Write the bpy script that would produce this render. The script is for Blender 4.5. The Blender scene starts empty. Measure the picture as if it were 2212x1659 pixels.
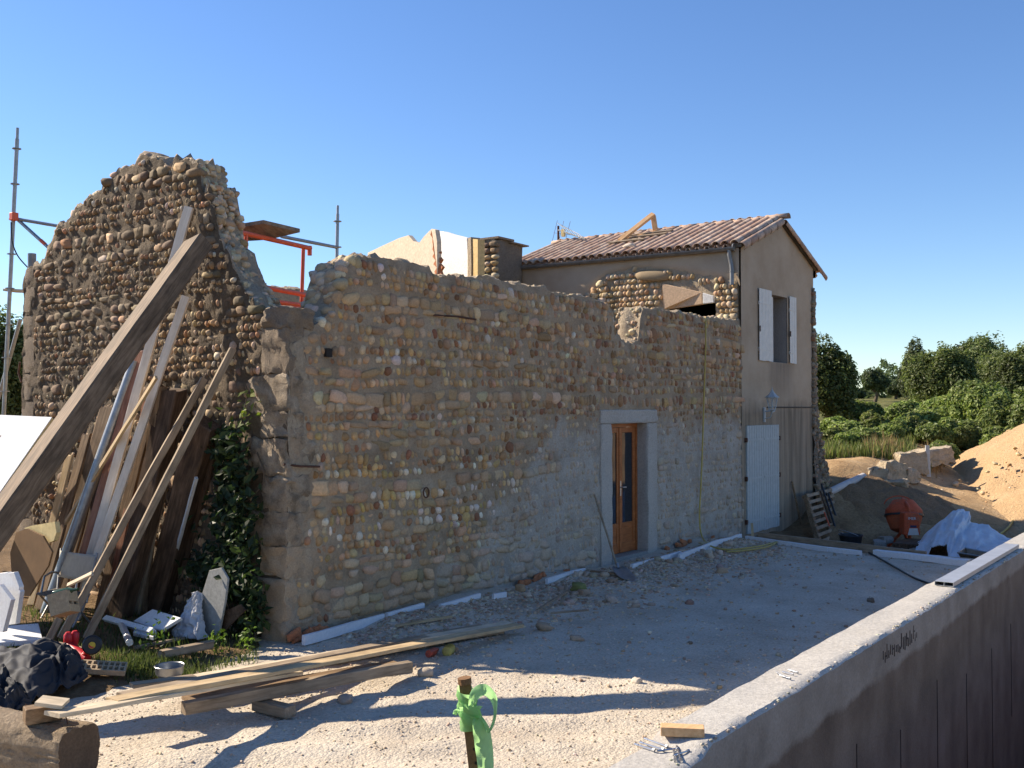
import bpy, bmesh, math, random
import numpy as np
from mathutils import Vector, Matrix, Euler
random.seed(7); RNG = np.random.default_rng(11)
R = math.radians
scene = bpy.context.scene
COL = scene.collection

# ---------------------------------------------------------------- camera, sky, sun, exposure
CAM = np.array([-7.14, -8.03, 2.4]); YAW = R(36.0); PITCH = math.atan(52.5/2200)
FW = np.array([math.cos(YAW)*math.cos(PITCH), math.sin(YAW)*math.cos(PITCH), math.sin(PITCH)])
RT = np.array([math.sin(YAW), -math.cos(YAW), 0.0]); UP = np.cross(RT, FW)
cd = bpy.data.cameras.new('camera'); cam = bpy.data.objects.new('camera', cd); COL.objects.link(cam)
cd.sensor_width = 36.0; cd.lens = 36.0*2200/2212; cd.clip_start = 0.05; cd.clip_end = 2000
cam.matrix_world = Matrix(((RT[0], UP[0], -FW[0], CAM[0]), (RT[1], UP[1], -FW[1], CAM[1]), (RT[2], UP[2], -FW[2], CAM[2]), (0, 0, 0, 1)))
scene.camera = cam
SUN_EL = R(35.0); SUN_AZ = R(103.0)        # azimuth of the sun from the +X axis, counter-clockwise
to_sun = Vector((math.cos(SUN_EL)*math.cos(SUN_AZ), math.cos(SUN_EL)*math.sin(SUN_AZ), math.sin(SUN_EL)))
world = bpy.data.worlds.new('World'); scene.world = world; world.use_nodes = True
wn = world.node_tree.nodes; wl = world.node_tree.links
sky = wn.new('ShaderNodeTexSky'); sky.sky_type = 'NISHITA'; sky.sun_disc = False
sky.sun_elevation = SUN_EL; sky.sun_rotation = math.pi/2-SUN_AZ
sky.altitude = 300; sky.air_density = 1.0; sky.dust_density = 0.1; sky.ozone_density = 4.0
wn['Background'].inputs['Strength'].default_value = 0.081
hsv = wn.new('ShaderNodeHueSaturation'); hsv.inputs['Saturation'].default_value = 1.12; hsv.inputs['Hue'].default_value = 0.507
wl.new(sky.outputs[0], hsv.inputs['Color']); wl.new(hsv.outputs[0], wn['Background'].inputs[0])
sd = bpy.data.lights.new('sun', 'SUN'); sd.energy = 4.4; sd.angle = R(0.55); sd.color = (1.0, 0.87, 0.70)
sun = bpy.data.objects.new('sun', sd); COL.objects.link(sun); sun.location = (0, 30, 30)
sun.rotation_euler = to_sun.to_track_quat('Z', 'Y').to_euler()
scene.view_settings.view_transform = 'Standard'; scene.view_settings.look = 'None'
scene.view_settings.exposure = 1.15; scene.view_settings.gamma = 1.0

# ---------------------------------------------------------------- helpers
def at(u, v, **k):
    """a point of the place: where the sight line through (u, v) meets a plane x=, y= or z= of the site grid"""
    r = FW + RT*(u-1106.0)/2200 - UP*(v-829.5)/2200
    (a, val), = k.items(); i = 'xyz'.index(a)
    return CAM + r*((val-CAM[i])/r[i])
V = lambda p: Vector([float(c) for c in p])

def hash3(ix, iy, iz, seed=0):
    with np.errstate(over='ignore'):
        n = (ix.astype(np.int64)*374761393 + iy.astype(np.int64)*668265263 + iz.astype(np.int64)*2147483647 + seed*1274126177) & 0xffffffff
        n = ((n ^ (n >> 13))*1274126177) & 0xffffffff
        n = (n ^ (n >> 16)) & 0xffffff
    return n/float(0xffffff)
def vnoise(p, seed=0):
    p = np.asarray(p, float); i = np.floor(p).astype(np.int64); f = p-i; f = f*f*(3-2*f)
    o = np.zeros(p.shape[:-1])
    for a in (0, 1):
        for b in (0, 1):
            for c in (0, 1):
                w = (f[..., 0] if a else 1-f[..., 0])*(f[..., 1] if b else 1-f[..., 1])*(f[..., 2] if c else 1-f[..., 2])
                o = o+w*hash3(i[..., 0]+a, i[..., 1]+b, i[..., 2]+c, seed)
    return o*2-1
def fbm(p, oct=4, seed=0):
    p = np.asarray(p, float); o = np.zeros(p.shape[:-1]); a = 1.0
    for k in range(oct):
        o = o+a*vnoise(p*(2.03**k)+k*17.3, seed+k); a *= 0.5
    return o
def n1(s, freq, seed=0, oct=3):
    s = np.asarray(s, float)
    return fbm(np.stack([s*freq, np.full_like(s, 3.7*seed), np.full_like(s, 1.3)], -1), oct, seed)

ORG = {}
def props(o, label=None, cat=None, group=None, kind=None):
    if label: o['label'] = label
    if cat: o['category'] = cat
    if group: o['group'] = group
    if kind: o['kind'] = kind
    return o
def thing(name, label, cat, loc=(0, 0, 0), group=None):
    o = bpy.data.objects.new(name, None); COL.objects.link(o); o.empty_display_size = 0.1
    o.location = V(loc); ORG[o] = np.array([float(c) for c in loc])
    return props(o, label, cat, group)
def raw(name, verts, faces, mats, midx=None, smooth=True, cols=None):
    me = bpy.data.meshes.new(name)
    verts = np.asarray(verts, np.float32)
    if isinstance(faces, np.ndarray):
        nf, k = faces.shape
        me.vertices.add(len(verts)); me.vertices.foreach_set('co', verts.ravel())
        me.loops.add(nf*k); me.loops.foreach_set('vertex_index', faces.astype(np.int32).ravel())
        me.polygons.add(nf); me.polygons.foreach_set('loop_start', np.arange(0, nf*k, k, dtype=np.int32))
        me.polygons.foreach_set('loop_total', np.full(nf, k, np.int32))
    else:
        me.from_pydata([tuple(map(float, v)) for v in verts], [], [tuple(map(int, f)) for f in faces])
    for m in (mats if isinstance(mats, (list, tuple)) else [mats]): me.materials.append(m)
    me.polygons.foreach_set('use_smooth', np.full(len(me.polygons), bool(smooth)))
    if midx is not None: me.polygons.foreach_set('material_index', np.asarray(midx, np.int32))
    if cols is not None:
        at_ = me.color_attributes.new('tint', 'FLOAT_COLOR', 'POINT')
        c4 = np.ones((len(verts), 4), np.float32); c4[:, :3] = cols
        at_.data.foreach_set('color', c4.ravel())
    me.update(); me.validate(clean_customdata=False)
    return me
def mk(name, verts, faces, mats, parent=None, loc=None, midx=None, smooth=False, cols=None, sharp=None, **pr):
    """one mesh object from world coordinates; its origin sits at loc (or at its parent's origin)"""
    verts = np.asarray(verts, float)
    org = ORG[parent] if parent is not None else np.zeros(3)
    o3 = np.array([float(c) for c in loc]) if loc is not None else org
    me = raw(name, verts-o3, faces, mats, midx, smooth, cols)
    if smooth and sharp: 
        try: me.set_sharp_from_angle(angle=R(sharp))
        except Exception: pass
    o = bpy.data.objects.new(name, me); COL.objects.link(o)
    o.parent = parent; o.location = V(o3-org); ORG[o] = o3
    return props(o, **pr)
class MB:
    """collects simple shapes into one mesh"""
    def __init__(s): s.v = []; s.f = []; s.m = []; s.n = 0
    def add(s, v, f, m=0):
        s.v.extend([tuple(map(float, p)) for p in v]); s.f.extend([tuple(int(i)+s.n for i in q) for q in f]); s.m.extend([m]*len(f)); s.n += len(v); return s
    def box(s, lo, hi, m=0, M=None):
        x0, y0, z0 = lo; x1, y1, z1 = hi
        v = [(x0,y0,z0),(x1,y0,z0),(x1,y1,z0),(x0,y1,z0),(x0,y0,z1),(x1,y0,z1),(x1,y1,z1),(x0,y1,z1)]
        if M is not None: v = [tuple(M @ Vector(p)) for p in v]
        return s.add(v, [(0,3,2,1),(4,5,6,7),(0,1,5,4),(1,2,6,5),(2,3,7,6),(3,0,4,7)], m)
    def prism(s, poly, d, m=0):
        """poly: list of 3D points (planar), extruded by vector d"""
        n = len(poly); p = [np.array(q, float) for q in poly]; d = np.array(d, float)
        v = p+[q+d for q in p]
        f = [tuple(range(n))[::-1], tuple(range(n, 2*n))]+[(i, (i+1) % n, n+(i+1) % n, n+i) for i in range(n)]
        return s.add(v, f, m)
    def tube(s, pts, r, n=8, m=0, cap=True):
        pts = [Vector([float(c) for c in p]) for p in pts]; rs = r if isinstance(r, (list, tuple)) else [r]*len(pts)
        v = []; prev = None
        for i, p in enumerate(pts):
            d = (pts[min(i+1, len(pts)-1)]-pts[max(i-1, 0)]).normalized()
            if prev is None:
                a = d.orthogonal().normalized()
            else:
                a = (prev-d*prev.dot(d)); a = a.normalized() if a.length > 1e-6 else d.orthogonal().normalized()
            prev = a; b = d.cross(a)
            for k in range(n):
                t = 2*math.pi*k/n; v.append(p+(a*math.cos(t)+b*math.sin(t))*rs[i])
        f = [(i*n+k, i*n+(k+1) % n, (i+1)*n+(k+1) % n, (i+1)*n+k) for i in range(len(pts)-1) for k in range(n)]
        if cap: f += [tuple(range(n))[::-1], tuple(range((len(pts)-1)*n, len(pts)*n))]
        return s.add(v, f, m)
    def lathe(s, prof, c, axis=(0, 0, 1), n=24, m=0):
        """prof: (radius, height) pairs about axis through c"""
        ax = Vector(axis).normalized(); a = ax.orthogonal().normalized(); b = ax.cross(a); c = Vector([float(q) for q in c]); v = []
        for r, h in prof:
            for k in range(n):
                t = 2*math.pi*k/n; v.append(c+ax*h+(a*math.cos(t)+b*math.sin(t))*r)
        f = [(i*n+k, i*n+(k+1) % n, (i+1)*n+(k+1) % n, (i+1)*n+k) for i in range(len(prof)-1) for k in range(n)]
        if prof[0][0] > 1e-4: f.append(tuple(range(n))[::-1])
        if prof[-1][0] > 1e-4: f.append(tuple(range((len(prof)-1)*n, len(prof)*n)))
        return s.add(v, f, m)
    def build(s, name, mats, parent=None, loc=None, smooth=False, sharp=35, **pr):
        return mk(name, s.v, s.f, mats, parent, loc, s.m, smooth, sharp=sharp if smooth else None, **pr)
def bevel(o, w=0.004, seg=2):
    md = o.modifiers.new('bevel', 'BEVEL'); md.width = w; md.segments = seg; md.limit_method = 'ANGLE'; md.angle_limit = R(40); return o

# ---------------------------------------------------------------- materials
def node_mat(name):
    m = bpy.data.materials.new(name); m.use_nodes = True
    nt = m.node_tree; return m, nt, nt.nodes, nt.links, nt.nodes['Principled BSDF']
def ramp(n, cols, pos=None, interp='LINEAR'):
    r = n.new('ShaderNodeValToRGB'); cr = r.color_ramp; cr.interpolation = interp
    pos = pos or [i/(len(cols)-1) for i in range(len(cols))]
    while len(cr.elements) < len(cols): cr.elements.new(0.5)
    for e, p, c in zip(cr.elements, pos, cols): e.position = p; e.color = (*c, 1)
    return r
def mapped(n, l, scale=(1, 1, 1), coord='Object'):
    tc = n.new('ShaderNodeTexCoord'); mp = n.new('ShaderNodeMapping'); mp.inputs['Scale'].default_value = scale
    if coord == 'World':
        g = n.new('ShaderNodeNewGeometry'); l.new(g.outputs['Position'], mp.inputs[0])
    else: l.new(tc.outputs[coord], mp.inputs[0])
    return mp
def noise(n, l, vec, scale, detail=6, rough=0.6, dist=0.0):
    t = n.new('ShaderNodeTexNoise'); t.inputs['Scale'].default_value = scale; t.inputs['Detail'].default_value = detail
    t.inputs['Roughness'].default_value = rough; t.inputs['Distortion'].default_value = dist
    l.new(vec.outputs[0], t.inputs['Vector']); return t
def mix(n, l, a, b, fac, mode='MIX'):
    x = n.new('ShaderNodeMix'); x.data_type = 'RGBA'; x.blend_type = mode
    for s, q in ((6, a), (7, b)):
        if isinstance(q, (tuple, list)): x.inputs[s].default_value = (*q, 1)
        else: l.new(q, x.inputs[s])
    if isinstance(fac, (int, float)): x.inputs[0].default_value = fac
    else: l.new(fac, x.inputs[0])
    return x.outputs[2]
def math_(n, l, op, a, b=None):
    x = n.new('ShaderNodeMath'); x.operation = op
    for i, q in enumerate((a, b)):
        if q is None: continue
        if isinstance(q, (int, float)): x.inputs[i].default_value = q
        else: l.new(q, x.inputs[i])
    return x.outputs[0]
def bump(n, l, bsdf, h, strength=0.5, dist=0.02):
    b = n.new('ShaderNodeBump'); b.inputs['Strength'].default_value = strength; b.inputs['Distance'].default_value = dist
    l.new(h, b.inputs['Height']); l.new(b.outputs[0], bsdf.inputs['Normal']); return b
def rough_mat(name, cols, scale=4, bscale=30, bstr=0.5, bdist=0.02, rough=0.9, coord='World', pos=None, speck=0.0, spec=0.25, metallic=0.0, stretch=(1, 1, 1)):
    """earth, mortar, render, concrete: blotchy colour at two scales, fine relief"""
    m, nt, n, l, b = node_mat(name)
    vec = mapped(n, l, stretch, coord)
    a = noise(n, l, vec, scale, 8, 0.65, 0.3); c = ramp(n, cols, pos); l.new(a.outputs[0], c.inputs[0])
    f = noise(n, l, vec, bscale, 6, 0.7); out = c.outputs[0]
    r2 = ramp(n, [(0.62, 0.62, 0.62), (1.2, 1.2, 1.2)], [0.3, 0.7]); l.new(f.outputs[0], r2.inputs[0])
    out = mix(n, l, out, r2.outputs[0], 0.75, 'MULTIPLY')
    l.new(out, b.inputs['Base Color']); b.inputs['Roughness'].default_value = rough
    b.inputs['Specular IOR Level'].default_value = spec; b.inputs['Metallic'].default_value = metallic
    bump(n, l, b, f.outputs[0], bstr, bdist)
    return m
def wood_mat(name, cols, dark=0.35, scale=1.0, rough=0.75):
    """boards: grain runs along the piece's own X axis"""
    m, nt, n, l, b = node_mat(name)
    oi = n.new('ShaderNodeObjectInfo'); tc = n.new('ShaderNodeTexCoord')
    add = n.new('ShaderNodeVectorMath'); add.operation = 'ADD'
    mu = n.new('ShaderNodeVectorMath'); mu.operation = 'SCALE'; mu.inputs[0].default_value = (31, 17, 23); l.new(oi.outputs['Random'], mu.inputs['Scale'])
    l.new(tc.outputs['Object'], add.inputs[0]); l.new(mu.outputs[0], add.inputs[1])
    mp = n.new('ShaderNodeMapping'); mp.inputs['Scale'].default_value = (1.3*scale, 16*scale, 16*scale); l.new(add.outputs[0], mp.inputs[0])
    g = noise(n, l, mp, 2.5, 8, 0.6, 0.6); c = ramp(n, cols, [0.25+0.5*i/(len(cols)-1) for i in range(len(cols))]); l.new(g.outputs[0], c.inputs[0])
    mp2 = n.new('ShaderNodeMapping'); mp2.inputs['Scale'].default_value = (2.2, 5, 5); l.new(add.outputs[0], mp2.inputs[0])
    s = noise(n, l, mp2, 1.6, 5, 0.6); r2 = ramp(n, [(1-dark,)*3, (1.12,)*3], [0.32, 0.62]); l.new(s.outputs[0], r2.inputs[0])
    out = mix(n, l, c.outputs[0], r2.outputs[0], 1.0, 'MULTIPLY')
    l.new(out, b.inputs['Base Color']); b.inputs['Roughness'].default_value = rough; b.inputs['Specular IOR Level'].default_value = 0.2
    bump(n, l, b, g.outputs[0], 0.35, 0.004); return m
def tint_mat(name, rough=0.85, scale=60, bstr=0.35, amount=0.55, bdist=0.006):
    """stones: each carries its own colour, mottled"""
    m, nt, n, l, b = node_mat(name)
    at_ = n.new('ShaderNodeAttribute'); at_.attribute_name = 'tint'
    vec = mapped(n, l, (1, 1, 1), 'World'); f = noise(n, l, vec, scale, 6, 0.65)
    r2 = ramp(n, [(0.6,)*3, (1.2,)*3], [0.3, 0.7]); l.new(f.outputs[0], r2.inputs[0])
    l.new(mix(n, l, at_.outputs['Color'], r2.outputs[0], amount, 'MULTIPLY'), b.inputs['Base Color'])
    b.inputs['Roughness'].default_value = rough; b.inputs['Specular IOR Level'].default_value = 0.25
    bump(n, l, b, f.outputs[0], bstr, bdist); return m
def plain_mat(name, col, rough=0.5, metallic=0.0, var=0.15, scale=8, spec=0.4, bstr=0.1):
    m, nt, n, l, b = node_mat(name)
    vec = mapped(n, l, (1, 1, 1), 'Object'); f = noise(n, l, vec, scale, 6, 0.65)
    r2 = ramp(n, [tuple(c*(1-var) for c in col), tuple(min(1, c*(1+var)) for c in col)], [0.3, 0.7]); l.new(f.outputs[0], r2.inputs[0])
    l.new(r2.outputs[0], b.inputs['Base Color']); b.inputs['Roughness'].default_value = rough; b.inputs['Metallic'].default_value = metallic
    b.inputs['Specular IOR Level'].default_value = spec
    if bstr: bump(n, l, b, f.outputs[0], bstr, 0.01)
    return m
M = {}
M['stone'] = tint_mat('field_stone')
M['dark_mortar'] = rough_mat('weathered_dark_mortar', [(0.07, 0.052, 0.034), (0.15, 0.112, 0.074), (0.24, 0.185, 0.125)], 5, 45, 1.0, 0.035)
M['pale_mortar'] = rough_mat('pale_broken_mortar', [(0.30, 0.23, 0.155), (0.42, 0.34, 0.24), (0.52, 0.44, 0.33)], 4, 30, 1.0, 0.04)
M['concrete'] = rough_mat('grey_concrete', [(0.21, 0.20, 0.18), (0.30, 0.285, 0.255), (0.38, 0.36, 0.32)], 3, 45, 0.5, 0.01)
M['earth'] = rough_mat('brown_earth', [(0.16, 0.102, 0.054), (0.27, 0.175, 0.095), (0.36, 0.245, 0.135)], 1.2, 22, 1.0, 0.06)
M['sand'] = rough_mat('ochre_sand', [(0.42, 0.265, 0.13), (0.54, 0.365, 0.195), (0.62, 0.455, 0.275)], 1.5, 18, 1.0, 0.07)
M['pine'] = wood_mat('fresh_pine', [(0.36, 0.25, 0.135), (0.50, 0.37, 0.21), (0.56, 0.43, 0.27)], 0.3)
M['pale_pine'] = wood_mat('planed_pale_pine', [(0.48, 0.38, 0.25), (0.60, 0.49, 0.34), (0.66, 0.56, 0.41)], 0.22)
M['old_wood'] = wood_mat('weathered_brown_timber', [(0.10, 0.062, 0.035), (0.22, 0.145, 0.083), (0.31, 0.215, 0.13)], 0.4)
M['beam_wood'] = wood_mat('dark_brown_beam', [(0.085, 0.055, 0.034), (0.17, 0.115, 0.07), (0.25, 0.175, 0.112)], 0.4)
M['white_pine'] = wood_mat('fresh_white_pine', [(0.62, 0.53, 0.41), (0.72, 0.63, 0.51), (0.78, 0.70, 0.59)], 0.1)
M['grey_wood'] = wood_mat('dusty_grey_timber', [(0.17, 0.125, 0.085), (0.30, 0.23, 0.155), (0.38, 0.30, 0.21)], 0.35)
M['dark_wood'] = wood_mat('rotten_dark_timber', [(0.045, 0.028, 0.017), (0.10, 0.062, 0.038), (0.17, 0.11, 0.07)], 0.5, 0.8)
M['red_wood'] = wood_mat('reddish_board', [(0.20, 0.085, 0.05), (0.30, 0.14, 0.085), (0.36, 0.19, 0.12)], 0.3)
M['galv'] = plain_mat('galvanised_steel', (0.30, 0.31, 0.32), 0.45, 0.75, 0.2, 14)
M['zinc'] = plain_mat('dull_zinc', (0.20, 0.205, 0.21), 0.5, 0.6, 0.25, 6)
M['orange_paint'] = plain_mat('orange_red_paint', (0.62, 0.10, 0.035), 0.45, 0.0, 0.18, 10)
M['white_paint'] = plain_mat('weathered_white_paint', (0.50, 0.51, 0.50), 0.6, 0.0, 0.12, 14)
M['foam_white'] = plain_mat('white_polystyrene', (0.68, 0.69, 0.70), 0.8, 0.0, 0.08, 30, 0.2, 0.3)
M['foam_cream'] = plain_mat('yellowed_foam', (0.62, 0.50, 0.25), 0.85, 0.0, 0.2, 10, 0.2, 0.4)
M['black_plastic'] = plain_mat('black_plastic', (0.022, 0.024, 0.028), 0.45, 0.0, 0.3, 8)
M['cavity_shade'] = plain_mat('painted_cavity_shade', (0.02, 0.017, 0.014), 0.9)  # near-black colour stands in for the shade inside openings and holes
M['brick'] = rough_mat('terracotta', [(0.36, 0.12, 0.055), (0.48, 0.18, 0.08), (0.56, 0.26, 0.13)], 6, 40, 0.6, 0.01)

# ---------------------------------------------------------------- stones and walls
def _base(kind):
    bm = bmesh.new()
    if kind == 'ico': bmesh.ops.create_icosphere(bm, subdivisions=2, radius=1)
    else:
        bmesh.ops.create_cube(bm, size=2); bmesh.ops.subdivide_edges(bm, edges=bm.edges[:], cuts=2, use_grid_fill=True)
        for v in bm.verts:
            c = v.co.copy(); k = sum(abs(q) > 0.99 for q in c)
            v.co = c*{1: 1.0, 2: 0.92, 3: 0.80}[k]
        bmesh.ops.triangulate(bm, faces=bm.faces[:])
    bm.verts.ensure_lookup_table()
    vs = np.array([v.co[:] for v in bm.verts]); fs = np.array([[v.index for v in f.verts] for f in bm.faces]); bm.free()
    return vs, fs
ICO = _base('ico'); BLK = _base('blk')
def stone_cloud(kind, size, rot, rng, lump=0.13):
    """size (N,3) half extents; rot list of 3x3; -> (N,B,3) vertices about the origin"""
    b, f = ICO if kind == 'ico' else BLK
    N = len(size); p = np.repeat(b[None], N, 0)
    for q in range(3):
        k = rng.normal(size=(N, 1, 3))*2.0; ph = rng.uniform(0, 6.3, (N, 1))
        p = p*(1+lump*0.6*np.sin((b[None]*k).sum(-1)+ph))[..., None]
    if kind == 'ico':
        # superellipsoid: somewhat boxy cobbles
        e = rng.uniform(0.78, 1.0, (N, 1, 1)); p = np.sign(p)*np.abs(p)**e
    p = p*size[:, None, :]
    p = np.einsum('nij,nbj->nbi', rot, p)
    return p
def rot_axis(axis, ang):
    c, s = np.cos(ang), np.sin(ang); N = len(ang); m = np.zeros((N, 3, 3)); i, j = [(1, 2), (2, 0), (0, 1)][axis]
    m[:, axis, axis] = 1; m[:, i, i] = c; m[:, j, j] = c; m[:, i, j] = -s; m[:, j, i] = s
    return m
def join_cloud(P, kind):
    f = (ICO if kind == 'ico' else BLK)[1]; N, B, _ = P.shape
    return P.reshape(-1, 3), (f[None]+np.arange(N)[:, None, None]*B).reshape(-1, 3)
def frame_x(s, d, z): return np.stack([s, d, z], -1)            # wall running along X, face towards -Y
def frame_y(s, d, z): return np.stack([d, s, z], -1)            # wall running along Y, face towards -X
def emit_stones(parent, frame, stones, mat, n_single, rng, name='stone', lump=0.13):
    """stones: dicts s,z,d,w,h,t,tilt,kind,col ; the largest as parts of their own, the rest as one part"""
    if not stones: return
    c = frame(np.array([q['s'] for q in stones]), np.array([q['d'] for q in stones]), np.array([q['z'] for q in stones]))
    dist = np.linalg.norm(c-CAM, axis=1)
    area = np.array([q['w']*q['h'] for q in stones])/dist**2
    order = np.argsort(-area); single = set(order[:n_single].tolist())
    flip = frame is frame_y
    rest_v, rest_f, rest_c, nv = [], [], [], 0
    for kind in ('ico', 'blk'):
        idx = [i for i, q in enumerate(stones) if q['kind'] == kind]
        if not idx: continue
        size = np.array([[stones[i]['w']/2, stones[i]['t']/2, stones[i]['h']/2] for i in idx])
        ang = np.array([stones[i]['tilt'] for i in idx]); rot = rot_axis(1, ang)
        rot = np.einsum('nij,njk->nik', rot, rot_axis(2, rng.normal(0, 0.16, len(idx))))
        P = stone_cloud(kind, size, rot, rng, lump if kind == 'ico' else lump*1.15)
        P = frame(P[..., 0], P[..., 1], P[..., 2])+c[idx][:, None, :]
        f0 = (ICO if kind == 'ico' else BLK)[1]; f0 = f0[:, ::-1] if flip else f0
        for a, i in enumerate(idx):
            col = np.repeat(np.array(stones[i]['col'])[None], len(P[a]), 0)
            if i in single: mk(name, P[a], f0, mat, parent, c[i], smooth=True, cols=col)
            else: rest_v.append(P[a]); rest_f.append(f0+nv); rest_c.append(col); nv += len(P[a])
    if rest_v:
        mk(name+'_field', np.concatenate(rest_v), np.concatenate(rest_f), mat, parent, smooth=True, cols=np.concatenate(rest_c), kind='stuff')
WARMTH = np.array([1.08, 1.01, 0.91])
def pick(rng, pal, jit=0.13):
    w = np.array([p[0] for p in pal], float); k = rng.choice(len(pal), p=w/w.sum())
    c = np.array(pal[k][1])*(1+rng.normal(0, jit))*(1+rng.normal(0, 0.04, 3)); return np.clip(c*WARMTH, 0.01, 0.85)
def wall_body(name, parent, frame, cols_s, zb, hf, thick, mats, rows, amp, seed, hole=None, nt=7, top_amp=0.05, off=0.0, skew=0.0):
    """a wall as a grid: face, broken top, back; hf(s) gives the broken top's height"""
    s = np.asarray(cols_s, float); h = hf(s); nf = rows+1
    k = np.linspace(0, 1, nf); S = np.repeat(s[:, None], nf, 1); Z = zb+(h[:, None]-zb)*k[None]
    pts = np.stack([S*7, Z*7, np.full_like(S, seed*1.7)], -1)
    D = off+amp*fbm(pts, 4, seed)
    D = D+0.03*np.clip((k[None]-0.97)/0.03, 0, 1)
    tt = np.linspace(0.06, 0.97, nt); St = np.repeat(s[:, None], nt, 1); Dt = np.repeat(tt[None]*thick, len(s), 0)
    ht = hf(St-skew*tt[None]) if skew else h[:, None]; hb = hf(s-skew) if skew else h
    Zt = ht+top_amp*fbm(np.stack([St*8, Dt*8, np.full_like(St, 9.1)], -1), 4, seed+5)+0.06*np.sin(np.pi*tt)[None]*0.5
    St = St+0.04*fbm(np.stack([St*6, Dt*6, np.full_like(St, 2.1)], -1), 3, seed+9)
    nb = 4; kb = np.linspace(1, 0, nb); Sb = np.repeat(s[:, None], nb, 1); Zb = zb+(hb[:, None]-zb)*kb[None]; Db = np.full_like(Sb, thick)
    A = np.concatenate([S, St, Sb], 1); Bd = np.concatenate([D, Dt, Db], 1); C = np.concatenate([Z, Zt, Zb], 1)
    n, L = A.shape; v = frame(A, Bd, C).reshape(-1, 3)
    i = np.arange(n-1)[:, None]; j = np.arange(L-1)[None]
    q = np.stack([i*L+j, (i+1)*L+j, (i+1)*L+j+1, i*L+j+1], -1).reshape(-1, 4)
    mi = np.broadcast_to((j >= nf-1).astype(int), (n-1, L-1)).reshape(-1).copy()
    if frame is frame_y: q = q[:, ::-1]
    if hole is not None:
        jj = np.broadcast_to(j, (n-1, L-1)).reshape(-1); sc = (A[:-1, :-1]+A[1:, 1:]).reshape(-1)/2; zc = (C[:-1, :-1]+C[1:, 1:]).reshape(-1)/2
        keep = ~(hole(sc, zc) & ((jj < nf-1) | (jj >= nf+nt-1))); q = q[keep]; mi = mi[keep]
    faces = [tuple(r) for r in q]; mi = list(mi)
    e0 = tuple(range(L)); e1 = tuple(range((n-1)*L, n*L))
    faces += [e0 if frame is frame_x else e0[::-1], e1[::-1] if frame is frame_x else e1]; mi += [1, 1]
    return mk(name, v, faces, mats, parent, midx=mi, smooth=True, sharp=55)
def cut_rubble(hf, s0, s1, thick, n, rng, pal, size=(0.05, 0.16), skew=0.0):
    out = []
    for _ in range(n):
        s = rng.uniform(s0, s1); w = rng.uniform(*size); dd_ = rng.uniform(0.06, thick)
        out.append(dict(s=s, z=hf(np.array([s-skew*dd_/thick]))[0]+rng.uniform(-0.06, 0.012), d=dd_, w=w, h=w*rng.uniform(0.5, 0.9), t=w*rng.uniform(0.6, 1.1), tilt=rng.uniform(-0.6, 0.6), kind='ico' if rng.random() < 0.6 else 'blk', col=pick(rng, pal)))
    return out
PALE = [(5, (0.46, 0.38, 0.28)), (3, (0.52, 0.44, 0.33)), (2, (0.40, 0.31, 0.21)), (1, (0.56, 0.51, 0.43)), (1, (0.36, 0.24, 0.15))]

# --- the weathered gable wall (X = 0, facing the sun side)
GY = [0.0, 0.30, 0.42, 0.50, 0.58, 0.76, 0.87, 1.05, 1.17, 1.24, 1.39, 1.55, 1.77, 1.96, 2.01, 2.10, 2.30, 2.54, 2.64, 2.99, 3.36, 3.70, 4.01, 4.15, 4.41, 4.61, 4.82, 5.12, 5.22]
GZ = [3.06, 3.10, 3.30, 3.40, 3.54, 3.71, 3.93, 4.16, 4.34, 4.60, 4.85, 5.13, 5.22, 5.26, 5.20, 5.20, 5.30, 5.36, 5.36, 5.27, 5.16, 5.06, 4.94, 4.84, 4.74, 4.53, 4.30, 4.26, 4.22]
def gable_h(s):
    r = np.interp(s+0.05*n1(s, 9.0, 14)*(s < 1.7), GY, GZ)
    return r+0.045*n1(s, 5.0, 3)-0.10*np.exp(-((s-2.06)/.05)**2)+0.03*(hash3(np.floor(np.asarray(s)*7.3), np.floor(np.asarray(s)*0), np.floor(np.asarray(s)*0), 5)-.5)*np.clip((s-0.5)/0.3, 0, 1)*2*np.clip((s-0.3)/0.3, 0, 1)+0.07*n1(s, 11.0, 15)*np.clip((s-0.35)/0.2, 0, 1)*np.clip((1.7-s)/0.2, 0, 1)
_gs = np.linspace(0, 5.4, 1200); _gt = gable_h(_gs)
gh = lambda q: float(np.interp(q, _gs, _gt))
gable = thing('gable_wall', 'dark weathered pebble gable wall with broken peak and leaning timbers', 'wall', (0, 2.6, 0))
wall_body('mortar_core', gable, frame_y, np.concatenate([np.arange(0.0, 0.3, 0.05), np.arange(0.3, 1.8, 0.018), np.arange(1.8, 5.24, 0.03)]), -0.4, gable_h, 0.52, [M['dark_mortar'], M['pale_mortar']], 190, 0.026, 2, top_amp=0.08, off=-0.004, skew=0.17)
QZ = [-0.10, 0.22, 0.65, 0.97, 1.33, 1.70, 2.09, 2.35, 2.76, 3.24, 3.45]
QL = [0.34, 0.12, 0.34, 0.22, 0.28, 0.36, 0.20, 0.32, 0.22, 0.34]   # quoin lengths along X
QW = [0.34, 0.62, 0.40, 0.60, 0.38, 0.55, 0.42, 0.62, 0.40, 0.42]   # and along Y
rg = np.random.default_rng(5); st = []
DARK = [(4, (0.40, 0.285, 0.175)), (3, (0.30, 0.215, 0.135)), (3, (0.19, 0.145, 0.10)), (2.5, (0.46, 0.36, 0.25)), (0.8, (0.36, 0.215, 0.125)), (0.6, (0.52, 0.47, 0.39))]
LICH = [(4, (0.15, 0.113, 0.076)), (3, (0.20, 0.155, 0.105)), (1, (0.26, 0.205, 0.145))]
z = 0.0; row = 0
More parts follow.
